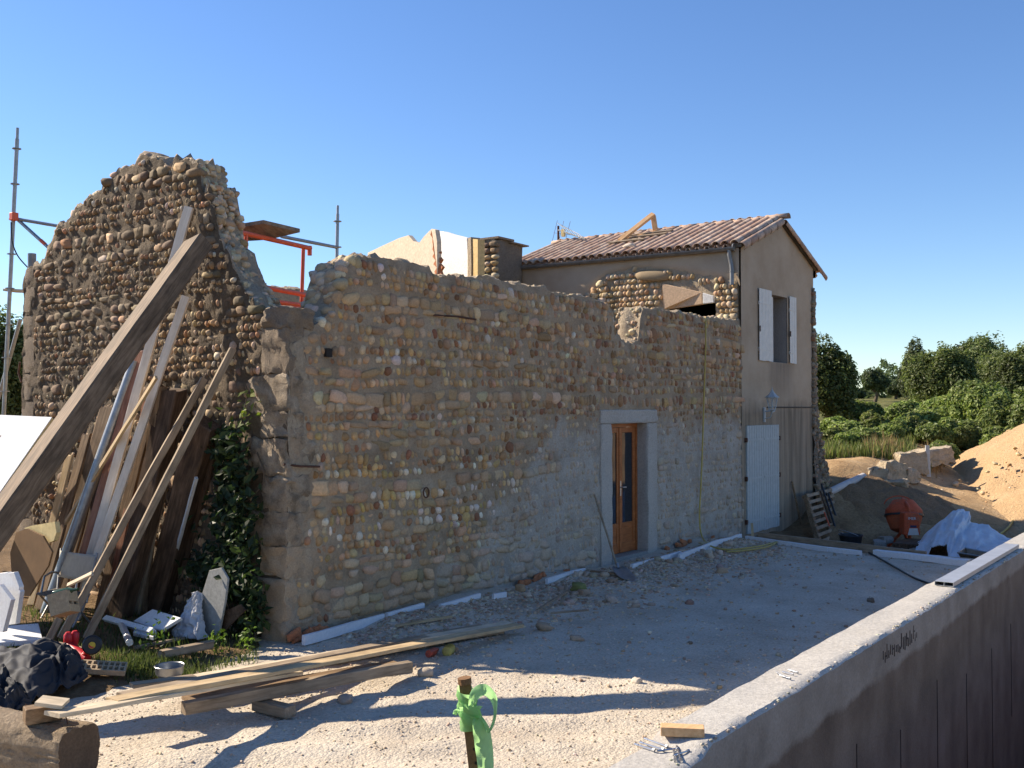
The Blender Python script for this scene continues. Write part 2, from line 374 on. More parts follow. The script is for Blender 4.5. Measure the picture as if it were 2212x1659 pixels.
while z < 5.4:
    typ = 'rub' if (row % 9 in (4,) or rg.random() < 0.08) else 'cob'
    rh = rg.uniform(0.074, 0.106) if typ == 'cob' else rg.uniform(0.09, 0.15)
    base_tilt = (0.28 if row % 2 else -0.05)*rg.uniform(0.3, 1.0)
    s = 0.32+rg.uniform(0, 0.1)
    run = 0
    while s < 5.1:
        if run <= 0: seg = 'blk' if (typ == 'rub' and rg.random() < 0.75) or rg.random() < 0.05 else 'ico'; run = rg.integers(3, 9)
        run -= 1
        zz = z+0.02*math.sin(s*1.7+row*0.3)
        if seg == 'ico': w = rg.uniform(0.045, 0.085); h = rh*rg.uniform(0.85, 1.12); t = rg.uniform(0.12, 0.15)
        else: w = rg.uniform(0.09, 0.24); h = rh*rg.uniform(0.75, 0.98); t = rg.uniform(0.10, 0.13)
        big = seg == 'ico' and rg.random() < 0.03
        if big: w *= 1.7; h *= 1.35
        sc = s+w/2
        q = 0.46+0.13*math.sin(zz*9)
        if zz < gh(sc)-0.06 and (sc > q or zz > 3.2) and sc < 4.86+0.09*math.sin(zz*8) and rg.random() > (0.25 if math.sin(sc*3.1+2.1*math.sin(zz*2.7)+zz) > 0.62 else 0.04):
            lich = math.sin(sc*2.3+1.7*math.sin(zz*1.9))+math.sin(zz*3.1+sc) > 0.5
            st.append(dict(s=sc, z=zz+rg.normal(0, .006), d=rg.uniform(0.028, 0.056) if seg == 'ico' else rg.uniform(0.026, 0.05), w=w*1.02, h=h, t=t, tilt=base_tilt+rg.normal(0, 0.16) if seg == 'ico' else rg.normal(0, 0.04), kind=seg,
                           col=pick(rg, LICH if (seg == 'blk' and rg.random() < 0.8) or (lich and rg.random() < 0.6) else DARK)))
        s += w*rg.uniform(0.94, 1.1)
    z += rh*rg.uniform(0.98, 1.1)+(0.02 if typ == 'rub' else 0.006); row += 1
emit_stones(gable, frame_y, st, M['stone'], 285, rg)
emit_stones(gable, frame_y, cut_rubble(gable_h, 0.5, 4.9, 0.52, 420, rg, PALE, (0.04, 0.14), 0.17)+cut_rubble(gable_h, 0.45, 1.8, 0.52, 420, rg, PALE, (0.035, 0.11), 0.17), M['stone'], 0, rg, 'broken_rubble')
# far quoins of the gable
M['dark_quoin'] = rough_mat('weathered_quoin', [(0.15, 0.115, 0.08), (0.25, 0.195, 0.14), (0.34, 0.275, 0.20)], 4, 60, 1.0, 0.02)
M['mid_quoin'] = rough_mat('lichened_quoin', [(0.19, 0.148, 0.103), (0.34, 0.268, 0.19), (0.44, 0.36, 0.265)], 5, 55, 1.0, 0.025, pos=[.35, .5, .65])
M['tan_quoin'] = rough_mat('tan_quoin', [(0.28, 0.205, 0.13), (0.40, 0.30, 0.20), (0.46, 0.36, 0.25)], 4, 60, 0.9, 0.015)
def block(name, lo, hi, mat, parent, seed, amp=0.012, cuts=3):
    bm = bmesh.new(); bmesh.ops.create_cube(bm, size=1); bmesh.ops.subdivide_edges(bm, edges=bm.edges[:], cuts=cuts, use_grid_fill=True)
    lo = np.array(lo, float); hi = np.array(hi, float); vs = np.array([v.co[:] for v in bm.verts]); fs = [[v.index for v in f.verts] for f in bm.faces]; bm.free()
    k = (np.abs(vs) > 0.499).sum(1); sh = np.where(k == 3, 0.014, np.where(k == 2, 0.006, 0.0))
    p = (vs+0.5)*(hi-lo)+lo; ctr = (lo+hi)/2
    p = p-np.sign(p-ctr)*sh[:, None]+.5*amp*np.stack([fbm(p*28, 2, seed+5), fbm(p*28+7, 2, seed+6), fbm(p*28+13, 2, seed+7)], -1)+amp*np.stack([fbm(p*9, 3, seed), fbm(p*9+7, 3, seed+1), fbm(p*9+13, 3, seed+2)], -1)
    return mk(name, p, fs, mat, parent, ctr, smooth=True, sharp=50)
zs = np.array([-0.3, 0.1, 0.55, 0.95, 1.30, 1.72, 2.02, 2.5, 2.86, 3.35, 3.66, 4.02, 4.26])
for i in range(len(zs)-1):
    wq = [0.30, 0.24][i % 2]
    block('quoin', (-0.012, 4.92+0.04*(i % 2), zs[i]+0.008), (0.40, 5.25-0.012*i*0.5, zs[i+1]-0.008), M['dark_quoin'], gable, 50+i)
# near corner quoins, shared edge of both walls, belong to the gable
for i in range(len(QZ)-1):
    top = i >= 4
    off = 0.05*max(0, (3.4-QZ[i])/3.4)
    m_ = M['dark_quoin'] if i >= 8 else M['mid_quoin'] if i >= 3 else M['tan_quoin']
    block('quoin', (-0.022-off*0.4+rg.normal(0, .006), -0.002-off*0.45+rg.normal(0, .006), QZ[i]-0.004), (QL[i], QW[i], QZ[i+1]+0.004), m_, gable, 80+i, 0.026, 8)

# --- the long shaded wall (Y = 0)
LX = [0.0, 0.36, 0.40, 0.58, 0.66, 0.72, 0.80, 0.95, 1.04, 1.51, 1.9, 2.24, 2.40, 2.93, 3.34, 3.65, 3.86, 4.41, 4.65, 4.91, 5.62, 6.07, 6.43, 6.58, 6.65, 7.04, 7.45, 7.53, 7.61, 8.24, 8.93, 9.87, 11.26, 11.52]
LZ = [3.22, 3.24, 3.28, 3.42, 3.58, 3.78, 3.93, 4.02, 4.10, 4.13, 4.12, 4.09, 4.02, 4.06, 4.10, 4.11, 4.07, 4.09, 4.12, 4.05, 4.06, 4.07, 4.03, 3.92, 3.57, 3.42, 3.48, 3.82, 4.04, 4.06, 4.06, 4.05, 4.10, 4.10]
def long_h(s):
    return np.interp(s, LX, LZ)+0.022*n1(s, 6.0, 8)*np.clip((s-0.4)/0.3, 0, 1)
DX0, DX1, DZ1 = 6.52, 7.66, 2.16
_ls = np.linspace(0, 11.6, 2400); _lt = long_h(_ls)
lh = lambda q: float(np.interp(q, _ls, _lt))
longw = thing('long_wall', 'long tan pebble wall in shade with notched top and new doorway', 'wall', (5.7, 0, 0))
def lime_mask(n, l):
    """where the new grey lime pointing was smeared over the lower wall"""
    g = n.new('ShaderNodeNewGeometry'); sx = n.new('ShaderNodeSeparateXYZ'); l.new(g.outputs['Position'], sx.inputs[0])
    vec = mapped(n, l, (1, 1, 1), 'World'); ns = noise(n, l, vec, 1.3, 5, 0.6)
    k = math_(n, l, 'MULTIPLY', math_(n, l, 'SUBTRACT', ns.outputs[0], 0.5), 5.0)
    a = math_(n, l, 'ADD', math_(n, l, 'SUBTRACT', sx.outputs['X'], math_(n, l, 'ADD', math_(n, l, 'MULTIPLY', sx.outputs['Z'], 0.95), 2.35)), k)
    b = math_(n, l, 'ADD', math_(n, l, 'SUBTRACT', 2.30, sx.outputs['Z']), math_(n, l, 'MULTIPLY', k, 0.35))
    mn = math_(n, l, 'MINIMUM', math_(n, l, 'MULTIPLY', a, 1.2), math_(n, l, 'MULTIPLY', b, 2.6))
    c = n.new('ShaderNodeClamp'); l.new(mn, c.inputs[0]); return c.outputs[0]
def two_zone(name, c1, c2, tint=False):
    m, nt, n, l, b = node_mat(name); vec = mapped(n, l, (1, 1, 1), 'World'); k = lime_mask(n, l)
    f = noise(n, l, vec, 38, 6, 0.7); big = noise(n, l, vec, 2.5, 5, 0.6)
    r2 = ramp(n, [(0.6,)*3, (1.2,)*3], [0.3, 0.7]); l.new(f.outputs[0], r2.inputs[0])
    if tint:
        a_ = n.new('ShaderNodeAttribute'); a_.attribute_name = 'tint'
        grey = mix(n, l, a_.outputs['Color'], c2[1], 0.6); col = mix(n, l, a_.outputs['Color'], grey, k)
    else:
        ra = ramp(n, c1, [0.3, 0.5, 0.7]); rb = ramp(n, c2, [0.3, 0.5, 0.7]); l.new(big.outputs[0], ra.inputs[0]); l.new(big.outputs[0], rb.inputs[0])
        col = mix(n, l, ra.outputs[0], rb.outputs[0], k)
    l.new(mix(n, l, col, r2.outputs[0], 0.65, 'MULTIPLY'), b.inputs['Base Color'])
    b.inputs['Roughness'].default_value = 0.9; b.inputs['Specular IOR Level'].default_value = 0.2
    bump(n, l, b, f.outputs[0], 0.8 if tint else 1.0, 0.010 if tint else 0.025); return m
LIME = [(0.33, 0.288, 0.238), (0.43, 0.383, 0.325), (0.50, 0.452, 0.392)]
M['tan_mortar'] = two_zone('tan_mortar_with_lime', [(0.26, 0.193, 0.126), (0.38, 0.29, 0.197), (0.46, 0.367, 0.257)], LIME)
M['wall_stone'] = two_zone('wall_stone', None, LIME, True)
hole = lambda s, z: (s > DX0-0.02) & (s < DX1+0.02) & (z < DZ1+0.03)
cs = np.unique(np.concatenate([np.arange(0.02, 0.35, 0.05), np.arange(0.35, 1.2, 0.02), np.arange(1.2, 6.4, 0.035), np.arange(6.4, 7.8, 0.02), np.arange(7.8, 11.53, 0.035)]))
wall_body('mortar_core', longw, frame_x, cs, -0.4, long_h, 0.5, [M['tan_mortar'], M['pale_mortar']], 120, 0.018, 21, hole, top_amp=0.05)
TAN = [(5, (0.45, 0.325, 0.205)), (3, (0.38, 0.265, 0.16)), (1.6, (0.49, 0.345, 0.18)), (2.4, (0.32, 0.20, 0.12)), (0.9, (0.26, 0.14, 0.085)), (0.6, (0.58, 0.52, 0.44)), (3, (0.49, 0.385, 0.27))]
WHI = [(4, (0.60, 0.56, 0.49)), (3, (0.46, 0.34, 0.16)), (2, (0.40, 0.29, 0.16)), (1, (0.27, 0.15, 0.08))]
BRN = [(4, (0.33, 0.215, 0.135)), (3, (0.40, 0.28, 0.185)), (2, (0.27, 0.16, 0.10)), (1.5, (0.48, 0.385, 0.28))]
BLKC = [(4, (0.41, 0.30, 0.195)), (3, (0.46, 0.345, 0.23)), (2, (0.37, 0.26, 0.16)), (1, (0.49, 0.39, 0.275))]
st = []; z = -0.02; row = 0; rg = np.random.default_rng(9)
while z < 4.15:
    typ = 'blk' if z < 0.6 or row % 9 in (4,) else 'ico'
    rh = rg.uniform(0.092, 0.128) if typ == 'ico' else rg.uniform(0.10, 0.17)
    tl = (0.42 if row % 2 else 0.12)*rg.uniform(0.5, 1.1); s = 0.10+rg.uniform(0, 0.06); run = 0
    while s < 11.46:
        zz = z+0.028*math.sin(s*0.9+row*0.2)+0.014*math.sin(s*2.9+row*0.9)+0.008*math.sin(s*7+row)
        # left of the door the courses change between blocks and pebbles; to the right they are all pebbles
        if run <= 0:
            pb = 0.72 if typ == 'blk' else 0.10
            if s > 4.2: pb *= 0.25 if z < 3.2 else 0.45
            if z < 0.6 and s > 3.2: pb = 0.15
            seg = 'blk' if rg.random() < pb else 'ico'; run = rg.integers(2, 7)
        run -= 1
        lime = (s-2.35-0.95*zz > rg.normal(0, 0.25)) and zz < 2.3
        if seg == 'ico': w = rg.uniform(0.058, 0.112); h = rh*rg.uniform(0.86, 1.2); t = 0.12
        else: w = rg.uniform(0.09, 0.30); h = rh*rg.uniform(0.65, 1.05); t = 0.10
        if seg == 'ico' and rg.random() < 0.06 and not lime: w *= 1.8; h *= 1.25
        sc = s+w/2
        inq = sc < QL[min(len(QL)-1, int(np.searchsorted(QZ, zz))-1)]+0.03 if zz < 3.45 else False
        door = (DX0-0.36 < sc < DX1+0.36) and zz < DZ1+0.26
        if zz < lh(sc)-0.05 and not inq and not door and rg.random() > (0.05 if not lime else 0.14):
            pal = BLKC if seg == 'blk' else (WHI if (0.9 < zz < 1.75 and sc < 4 and rg.random() < 0.5) else BRN if (sc > 5 and zz > 2.3 and rg.random() < 0.5) or (2.2 < zz < 2.5 and rg.random() < 0.4) else TAN)
            st.append(dict(s=sc, z=zz, d=(rg.uniform(0.020, 0.050) if not lime else rg.uniform(0.036, 0.060)) if seg == 'ico' else rg.uniform(0.020, 0.042), w=w*1.04, h=h, t=t, tilt=-(tl+rg.normal(0, 0.2)) if seg == 'ico' else rg.normal(0, 0.09), kind=seg, col=pick(rg, pal)))
        s += w*rg.uniform(0.92, 1.08)
    z += rh*rg.uniform(0.95, 1.06); row += 1
emit_stones(longw, frame_x, st, M['wall_stone'], 295, rg)
emit_stones(longw, frame_x, cut_rubble(long_h, 0.42, 11.45, 0.5, 620, rg, PALE, (0.04, 0.12))+cut_rubble(long_h, 6.5, 7.65, 0.5, 240, rg, PALE, (0.03, 0.09)), M['stone'], 0, rg, 'broken_rubble')
# stones standing in the broken end beside the notch of the corner
endst = []
for _ in range(46):
    zz = rg.uniform(3.3, 4.05); s_ = np.interp(zz, [3.28, 3.42, 3.58, 3.78, 3.93, 4.1], [0.42, 0.58, 0.66, 0.72, 0.80, 1.0])
    w = rg.uniform(0.10, 0.2); endst.append(dict(s=s_+0.03, z=zz, d=rg.uniform(0.0, 0.45), w=w*0.8, h=w*0.8, t=w, tilt=rg.uniform(-.5, .5), kind='ico', col=pick(rg, PALE)))
emit_stones(longw, frame_x, endst, M['stone'], 0, rg, 'broken_end_stone')
# concrete door surround (jambs and lintel), its reveals and sill
M['new_concrete'] = rough_mat('pale_render', [(0.34, 0.305, 0.265), (0.44, 0.40, 0.35), (0.51, 0.47, 0.415)], 2.2, 40, 0.9, 0.014)
block('door_jamb', (DX0-0.34, -0.030, -0.08), (DX0, 0.40, DZ1), M['new_concrete'], longw, 501, .010, 12)
block('door_jamb', (DX1, -0.030, -0.08), (DX1+0.32, 0.40, DZ1), M['new_concrete'], longw, 502, .010, 12)
block('lintel', (DX0-0.345, -0.032, DZ1+0.001), (DX1+0.325, 0.40, DZ1+0.22), M['new_concrete'], longw, 503, .010, 12)
b = MB(); b.box((DX0+0.002, -0.02, -0.1), (DX1-0.002, 0.36, 0.075)); bevel(b.build('door_sill', M['concrete'], longw), 0.01)
# iron ring and rusty iron strip let into the wall
b = MB(); ctr = at(920, 1064, y=-0.03); b.tube([(ctr[0]+0.05*math.cos(t), -0.035, ctr[2]+0.06*math.sin(t)) for t in np.linspace(0, 6.28, 15)], 0.009, 6)
M['rust'] = plain_mat('rusty_iron', (0.09, 0.045, 0.03), 0.85, 0.2, 0.4, 20)
b.build('iron_ring', M['rust'], longw, smooth=True)
b = MB(); b.tube([at(932, 680, y=-0.02), at(990, 684, y=-0.02), at(1028, 690, y=-0.02)], 0.012, 6); b.build('iron_strip', M['rust'], longw, smooth=True)
ph = at(708, 762, y=-.02); b = MB(); b.box((ph[0]-.045, -.045, ph[2]-.045), (ph[0]+.045, .02, ph[2]+.045)); b.build('putlog_hole_shade', M['cavity_shade'], longw)  # dark box on the wall face stands for the shade of the hole
b = MB(); b.tube([at(612, 1003, x=-.05), at(650, 1007, y=-.05), at(690, 1008, y=-.04)], .012, 6); b.build('root', M['rust'], longw, smooth=True)

# ---------------------------------------------------------------- glazed wooden door in the long wall
M['door_wood'] = wood_mat('varnished_orange_wood', [(0.24, 0.07, 0.02), (0.36, 0.115, 0.035), (0.42, 0.15, 0.05)], 0.2, 1.0, 0.4)
def glass_mat(name, col=(0.02, 0.024, 0.03)):
    m, nt, n, l, b = node_mat(name); b.inputs['Base Color'].default_value = (*col, 1); b.inputs['Roughness'].default_value = 0.04
    b.inputs['Specular IOR Level'].default_value = 0.6; return m
M['glass'] = glass_mat('dark_glass')
dr = thing('glazed_door', 'orange varnished glazed double door set deep in grey concrete surround', 'door', (DX0, 0.33, 0.08))
yd = 0.17
b = MB(); b.box((DX0+0.002, yd, 0.08), (DX0+0.055, yd+0.07, DZ1-0.002)); b.box((DX1-0.055, yd, 0.08), (DX1-0.002, yd+0.07, DZ1-0.002)); b.box((DX0+0.0551, yd, DZ1-0.062), (DX1-0.0551, yd+0.07, DZ1-0.002)); b.build('door_frame', M['door_wood'], dr)
xm = (DX0+DX1)/2
for a0, a1 in ((DX0+0.058, xm-0.003), (xm+0.003, DX1-0.058)):
    b = MB(); y0 = yd+0.008; y1 = yd+0.05; w = 0.085; z0, z1 = 0.085, DZ1-0.066
    b.box((a0, y0, z0), (a0+w, y1, z1)); b.box((a1-w, y0, z0), (a1, y1, z1)); b.box((a0+w, y0+.001, z1-w), (a1-w, y1-.001, z1)); b.box((a0+w, y0+.001, z0), (a1-w, y1-.001, z0+0.16)); b.box((a0+w, y0+.001, z0+0.40), (a1-w, y1-.001, z0+0.48))
    lf = bevel(b.build('door_leaf', M['door_wood'], dr), 0.006)
    b = MB(); b.box((a0+w, y0+0.016, z0+0.481), (a1-w, y0+0.024, z1-w)); b.build('glass_pane', M['glass'], lf)
    b = MB(); b.box((a0+w, y0+0.010, z0+0.161), (a1-w, y0+0.03, z0+0.399)); b.build('panel', M['door_wood'], lf)
b = MB(); b.box((xm-0.028, yd-0.004, 0.098), (xm+0.028, yd+0.007, DZ1-0.07)); b.build('cover_strip', M['door_wood'], dr)
b = MB(); b.box((xm-0.015, yd-0.012, 1.0), (xm+0.015, yd-0.005, 1.24)); b.tube([(xm, yd-0.012, 1.14), (xm, yd-0.05, 1.14), (xm+0.10, yd-0.055, 1.135)], 0.010, 8); b.build('door_handle', plain_mat('brushed_nickel', (0.55, 0.55, 0.53), 0.35, 0.9), dr, smooth=True)
b = MB(); b.box((DX0-0.2, yd+0.9, -0.1), (DX1+0.3, yd+0.92, 2.4)); b.build('room_backing', M['cavity_shade'], dr)  # near-black sheet paints the dark of the room behind the door

# ---------------------------------------------------------------- tall rendered house (wing set across the end)
HX0, HX1, HY1, HZE = 11.50, 15.52, 5.45, 5.53
RX = 13.55
def house_render():
    m, nt, n, l, b = node_mat('stained_lime_render'); vec = mapped(n, l, (1, 1, 1), 'World')
    g = n.new('ShaderNodeNewGeometry'); sx = n.new('ShaderNodeSeparateXYZ'); l.new(g.outputs['Position'], sx.inputs[0])
    a = noise(n, l, vec, 1.1, 6, 0.6); c = ramp(n, [(0.36, 0.275, 0.19), (0.43, 0.34, 0.245), (0.48, 0.39, 0.29)], [0.3, 0.5, 0.7]); l.new(a.outputs[0], c.inputs[0])
    # rain streaks below the old ledge and the window, wandering as they run down
    vs = mapped(n, l, (2.6, 1, 0.16), 'World'); s = noise(n, l, vs, 2.0, 6, 0.65, 0.4); rs = ramp(n, [(0, 0, 0), (1, 1, 1)], [0.42, 0.68]); l.new(s.outputs[0], rs.inputs[0])
    low = n.new('ShaderNodeMapRange'); low.inputs[1].default_value = 2.62; low.inputs[2].default_value = 2.30; l.new(math_(n, l, 'ADD', sx.outputs['Z'], math_(n, l, 'MULTIPLY', math_(n, l, 'SUBTRACT', a.outputs[0], 0.5), 0.5)), low.inputs[0])
    k = math_(n, l, 'MULTIPLY', rs.outputs[0], low.outputs[0])
    col = mix(n, l, c.outputs[0], (0.085, 0.072, 0.058), math_(n, l, 'MULTIPLY', k, 0.85))
    col = mix(n, l, col, (0.20, 0.165, 0.12), math_(n, l, 'MULTIPLY', low.outputs[0], 0.45))
    ma = n.new('ShaderNodeMapRange'); ma.inputs[1].default_value = 12.75; ma.inputs[2].default_value = 13.1; l.new(sx.outputs['X'], ma.inputs[0])
    mb = n.new('ShaderNodeMapRange'); mb.inputs[1].default_value = 14.35; mb.inputs[2].default_value = 13.9; l.new(sx.outputs['X'], mb.inputs[0])
    mc = n.new('ShaderNodeMapRange'); mc.inputs[1].default_value = 3.42; mc.inputs[2].default_value = 3.33; l.new(sx.outputs['Z'], mc.inputs[0])
    md_ = n.new('ShaderNodeMapRange'); md_.inputs[1].default_value = 2.3; md_.inputs[2].default_value = 3.3; l.new(sx.outputs['Z'], md_.inputs[0])
    kk = math_(n, l, 'MULTIPLY', math_(n, l, 'MULTIPLY', ma.outputs[0], mb.outputs[0]), math_(n, l, 'MULTIPLY', mc.outputs[0], md_.outputs[0]))
    col = mix(n, l, col, (0.12, 0.095, 0.075), math_(n, l, 'MULTIPLY', math_(n, l, 'MULTIPLY', kk, s.outputs[0]), 1.0))
    f = noise(n, l, vec, 70, 5, 0.7); r2 = ramp(n, [(0.75,)*3, (1.15,)*3], [0.3, 0.7]); l.new(f.outputs[0], r2.inputs[0])
    l.new(mix(n, l, col, r2.outputs[0], 0.7, 'MULTIPLY'), b.inputs['Base Color']); b.inputs['Roughness'].default_value = 0.92; b.inputs['Specular IOR Level'].default_value = 0.15
    bump(n, l, b, f.outputs[0], 0.5, 0.008); return m
M['render'] = house_render()
house = thing('rendered_house', 'tall beige rendered house with clay tile gable roof and grey gutter', 'house', (13.5, 0, 0))
WX0, WX1, WZ0, WZ1 = 12.97, 13.90, 3.36, 4.76
def slope_z(x): return HZE+(min(x, 2*RX-x)-HX0)*(6.30-HZE)/(RX-HX0)
# gable face with its window opening
b = MB(); y = -0.012
def quad(x0, x1, z00, z01, z10, z11): b.add([(x0, y, z00), (x1, y, z10), (x1, y, z11), (x0, y, z01)], [(0, 1, 2, 3)])
ZB = -1.2
quad(HX0-.02, WX0, ZB, slope_z(HX0), ZB, slope_z(WX0)); quad(WX0, WX1, ZB, WZ0, ZB, WZ0)
b.add([(WX0, y, WZ1), (WX1, y, WZ1), (WX1, y, slope_z(WX1)), (RX, y, slope_z(RX)), (WX0, y, slope_z(WX0))], [(0, 1, 2, 3, 4)])
quad(WX1, HX1, ZB, slope_z(WX1), ZB, slope_z(HX1))
b.build('gable_render', M['render'], house); b = MB(); d = 0.42   # reveals
b.add([(WX0, 0, WZ0), (WX0, d, WZ0), (WX0, d, WZ1), (WX0, 0, WZ1)], [(0, 1, 2, 3)]); b.add([(WX1, 0, WZ0), (WX1, d, WZ0), (WX1, d, WZ1), (WX1, 0, WZ1)], [(3, 2, 1, 0)])
b.add([(WX0, 0, WZ0), (WX1, 0, WZ0), (WX1, d, WZ0), (WX0, d, WZ0)], [(0, 1, 2, 3)]); b.add([(WX0, 0, WZ1), (WX1, 0, WZ1), (WX1, d, WZ1), (WX0, d, WZ1)], [(3, 2, 1, 0)])
b.build('window_reveal', rough_mat('grey_cement_reveal', [(.27, .245, .22), (.33, .30, .27), (.38, .345, .31)], 3, 40, .4, .006), house); b = MB()
b.add([(HX1, 0, ZB), (HX1, HY1, ZB), (HX1, HY1, HZE), (HX1, 0, HZE)], [(0, 1, 2, 3)])
b.add([(HX0, HY1, ZB), (HX1, HY1, ZB), (HX1, HY1, HZE), (RX, HY1, 6.30), (HX0, HY1, HZE)], [(4, 3, 2, 1, 0)])
b.build('rear_render', M['render'], house)
# side wall above the ruin: render left standing on top, broken stonework below it
sy = np.linspace(0, HY1, 110)
def scar(yv):      # lower edge of the render that is still on the wall
    return np.interp(yv, [0, 0.12, 0.5, 1.0, 1.6, 2.3, 3.0, 3.5, 4.0, 5.45], [4.78, 4.88, 4.97, 5.08, 5.22, 5.32, 5.22, 4.85, 4.62, 4.25])+0.03*n1(yv, 7, 4)
lo = scar(sy); nz = 6; k = np.linspace(0, 1, nz)
Y = np.repeat(sy[:, None], nz, 1); Z = lo[:, None]+(5.52-lo[:, None])*k; X = np.full_like(Y, HX0-0.085)
X[:, 0] += 0.05
q = [(i*nz+j, i*nz+j+1, (i+1)*nz+j+1, (i+1)*nz+j) for i in range(109) for j in range(nz-1)]
mk('side_render', np.stack([X, Y, Z], -1).reshape(-1, 3), q, M['render'], house, smooth=True)
wy0, wy1, wz0, wz1 = 0.52, 1.52, 3.7, 4.50
wall_body('side_core', house, frame_y, np.arange(0.06, HY1+.02, 0.05), -0.2, lambda s: np.full_like(s, 5.5), 0.4, [M['pale_mortar'], M['pale_mortar']], 80, 0.03, 31, lambda s, z: (s > wy0) & (s < wy1) & (z > wz0) & (z < wz1), top_amp=0.0).location.x += HX0-0.05
rg = np.random.default_rng(31); st = []; z = 2.9; row = 0
WARM = [(4, (0.50, 0.41, 0.29)), (3, (0.44, 0.33, 0.21)), (2, (0.56, 0.48, 0.37)), (1, (0.36, 0.25, 0.15))]
shift_y = lambda s, d, z: np.stack([d+HX0+0.02, s, z], -1)
while z < 5.45:
    rh = rg.uniform(0.10, 0.13); s = 0.05; tl = 0.5 if row % 2 else -0.4
    while s < 4.6:
        w = rg.uniform(0.07, 0.12); seg = 'ico' if (s < 2.9 and z > 4.2) or rg.random() < 0.35 else 'blk'
        if seg == 'blk': w *= rg.uniform(0.9, 1.8)
        sc = s+w/2
        niche = (0.45 < sc < 1.85 and 3.6 < z < 4.50) or (0.55 < sc < 1.72 and 4.4 < z < 5.02-0.12*(1.7-sc))
        if z < scar(np.array([sc]))[0]-0.03 and not niche and rg.random() > 0.1:
            st.append(dict(s=sc, z=z, d=rg.uniform(-0.02, 0.03), w=w, h=rh*rg.uniform(0.85, 1.1), t=0.15, tilt=tl+rg.normal(0, 0.2) if seg == 'ico' else rg.normal(0, 0.2), kind=seg, col=pick(rg, WARM)))
        s += w*rg.uniform(0.95, 1.15)
    z += rh; row += 1
st.append(dict(s=1.86, z=5.12, d=-0.03, w=0.75, h=0.26, t=0.2, tilt=-0.06, kind='ico', col=(0.30, 0.225, 0.14)))
frame_sv = frame_y
def emit_shift(parent, stones, nsing):
    for q in stones: q['d'] += HX0-0.05
    emit_stones(parent, frame_y, stones, M['stone'], nsing, rg, 'stone')
emit_shift(house, st, 220)
# splayed plaster niche over a dark opening in the side wall
M['peach'] = rough_mat('peach_plaster', [(0.50, 0.34, 0.22), (0.58, 0.41, 0.27), (0.62, 0.46, 0.32)], 2, 30, 0.3, 0.006)
M['white_plaster'] = rough_mat('white_plaster', [(0.72, 0.69, 0.64), (0.78, 0.76, 0.72), (0.82, 0.80, 0.77)], 2, 30, 0.3, 0.006)
xo = HX0-0.12
P = [at(1430, 612, x=xo), at(1516, 631, x=xo), at(1517, 657, x=xo+0.02), at(1449, 667, x=xo+0.12), at(1434, 668, x=xo)]
b = MB(); b.prism([P[4], P[3], P[2], P[1], P[0]], (0.10, 0, 0)); bevel(b.build('niche_plaster', M['peach'], house), 0.012)
P = [at(1517.5, 632, x=xo-.01), at(1541, 639, x=xo-.01), at(1541, 654, x=xo), at(1518, 656.5, x=xo)]
b = MB(); b.prism(P[::-1], (0.08, 0, 0)); bevel(b.build('niche_patch', M['white_plaster'], house), 0.012)
b = MB(); b.box((HX0+0.35, wy0-.3, wz0-.3), (HX0+0.37, wy1+.3, wz1+.3)); b.build('niche_shade_sheet', M['cavity_shade'], house)  # near-black sheet paints the shade behind the opening
# window behind the shutters
wn_ = MB(); yb = 0.40
wn_.box((WX0, yb, WZ0), (WX0+0.06, yb+.05, WZ1)); wn_.box((WX1-.06, yb, WZ0), (WX1, yb+.05, WZ1)); wn_.box((WX0+.06, yb, WZ1-.06), (WX1-.06, yb+.05, WZ1)); wn_.box((WX0+.06, yb, WZ0), (WX1-.06, yb+.05, WZ0+.06)); wn_.box(((WX0+WX1)/2-.03, yb+.001, WZ0+.06), ((WX0+WX1)/2+.03, yb+.049, WZ1-.06))
win = wn_.build('window', M['grey_wood'], house)
for a0, a1 in ((WX0+.06, (WX0+WX1)/2-.03), ((WX0+WX1)/2+.03, WX1-.06)):
    b = MB(); b.box((a0, yb+.02, WZ0+.06), (a1, yb+.03, WZ1-.06)); b.build('glass_pane', M['glass'], win)
M['shutter_white'] = plain_mat('cream_white_paint', (0.64, 0.62, 0.57), .6, 0, .1, 12)
def shutter(x0, x1, z0, z1, yf, M4=None, boards=4, parent=house, name='shutter', nail=True):
    root = None; w = (x1-x0)/boards
    b = MB()
    for zz in (z0+0.16*(z1-z0), z0+0.80*(z1-z0)): b.box((x0+.01, yf-0.022, zz-0.035), (x1-.01, yf-0.0015, zz+0.035))
    root = b.build('shutter', M['shutter_white'], parent)
    for i in range(boards):
        b = MB(); b.box((x0+i*w+0.003, yf-0.03-0.0, z0+random.uniform(0, .012)), (x0+(i+1)*w-0.003, yf-0.0225, z1)); o = b.build('board', M['shutter_white'], root)
    for zz in (z0+0.16*(z1-z0), z0+0.80*(z1-z0)):
        b = MB(); b.box((x0, yf-0.036, zz-0.014), (x1-.05, yf-0.0305, zz+0.014)); b.build('strap_hinge', M['shutter_white'], root)
    if nail:
        b = MB(); b.box((x0-0.012, yf-0.05, z0+.4*(z1-z0)), (x0+0.02, yf-0.0365, z0+.48*(z1-z0))); b.build('latch', M['rust'], root)
    return root
shutter(12.30, 12.96, 3.36, 4.82, -0.02); shutter(13.97, 14.36, 3.36, 4.80, -0.02, boards=3)
b = MB(); b.prism([(WX0-.01, .0, WZ0+.01), (WX0+.38, .08, WZ0+.01), (WX0+.38, .08, WZ1-.03), (WX0-.01, .0, WZ1-.03)], (-.012, .03, 0)); b.build('folded_shutter_leaf', M['shutter_white'], house)
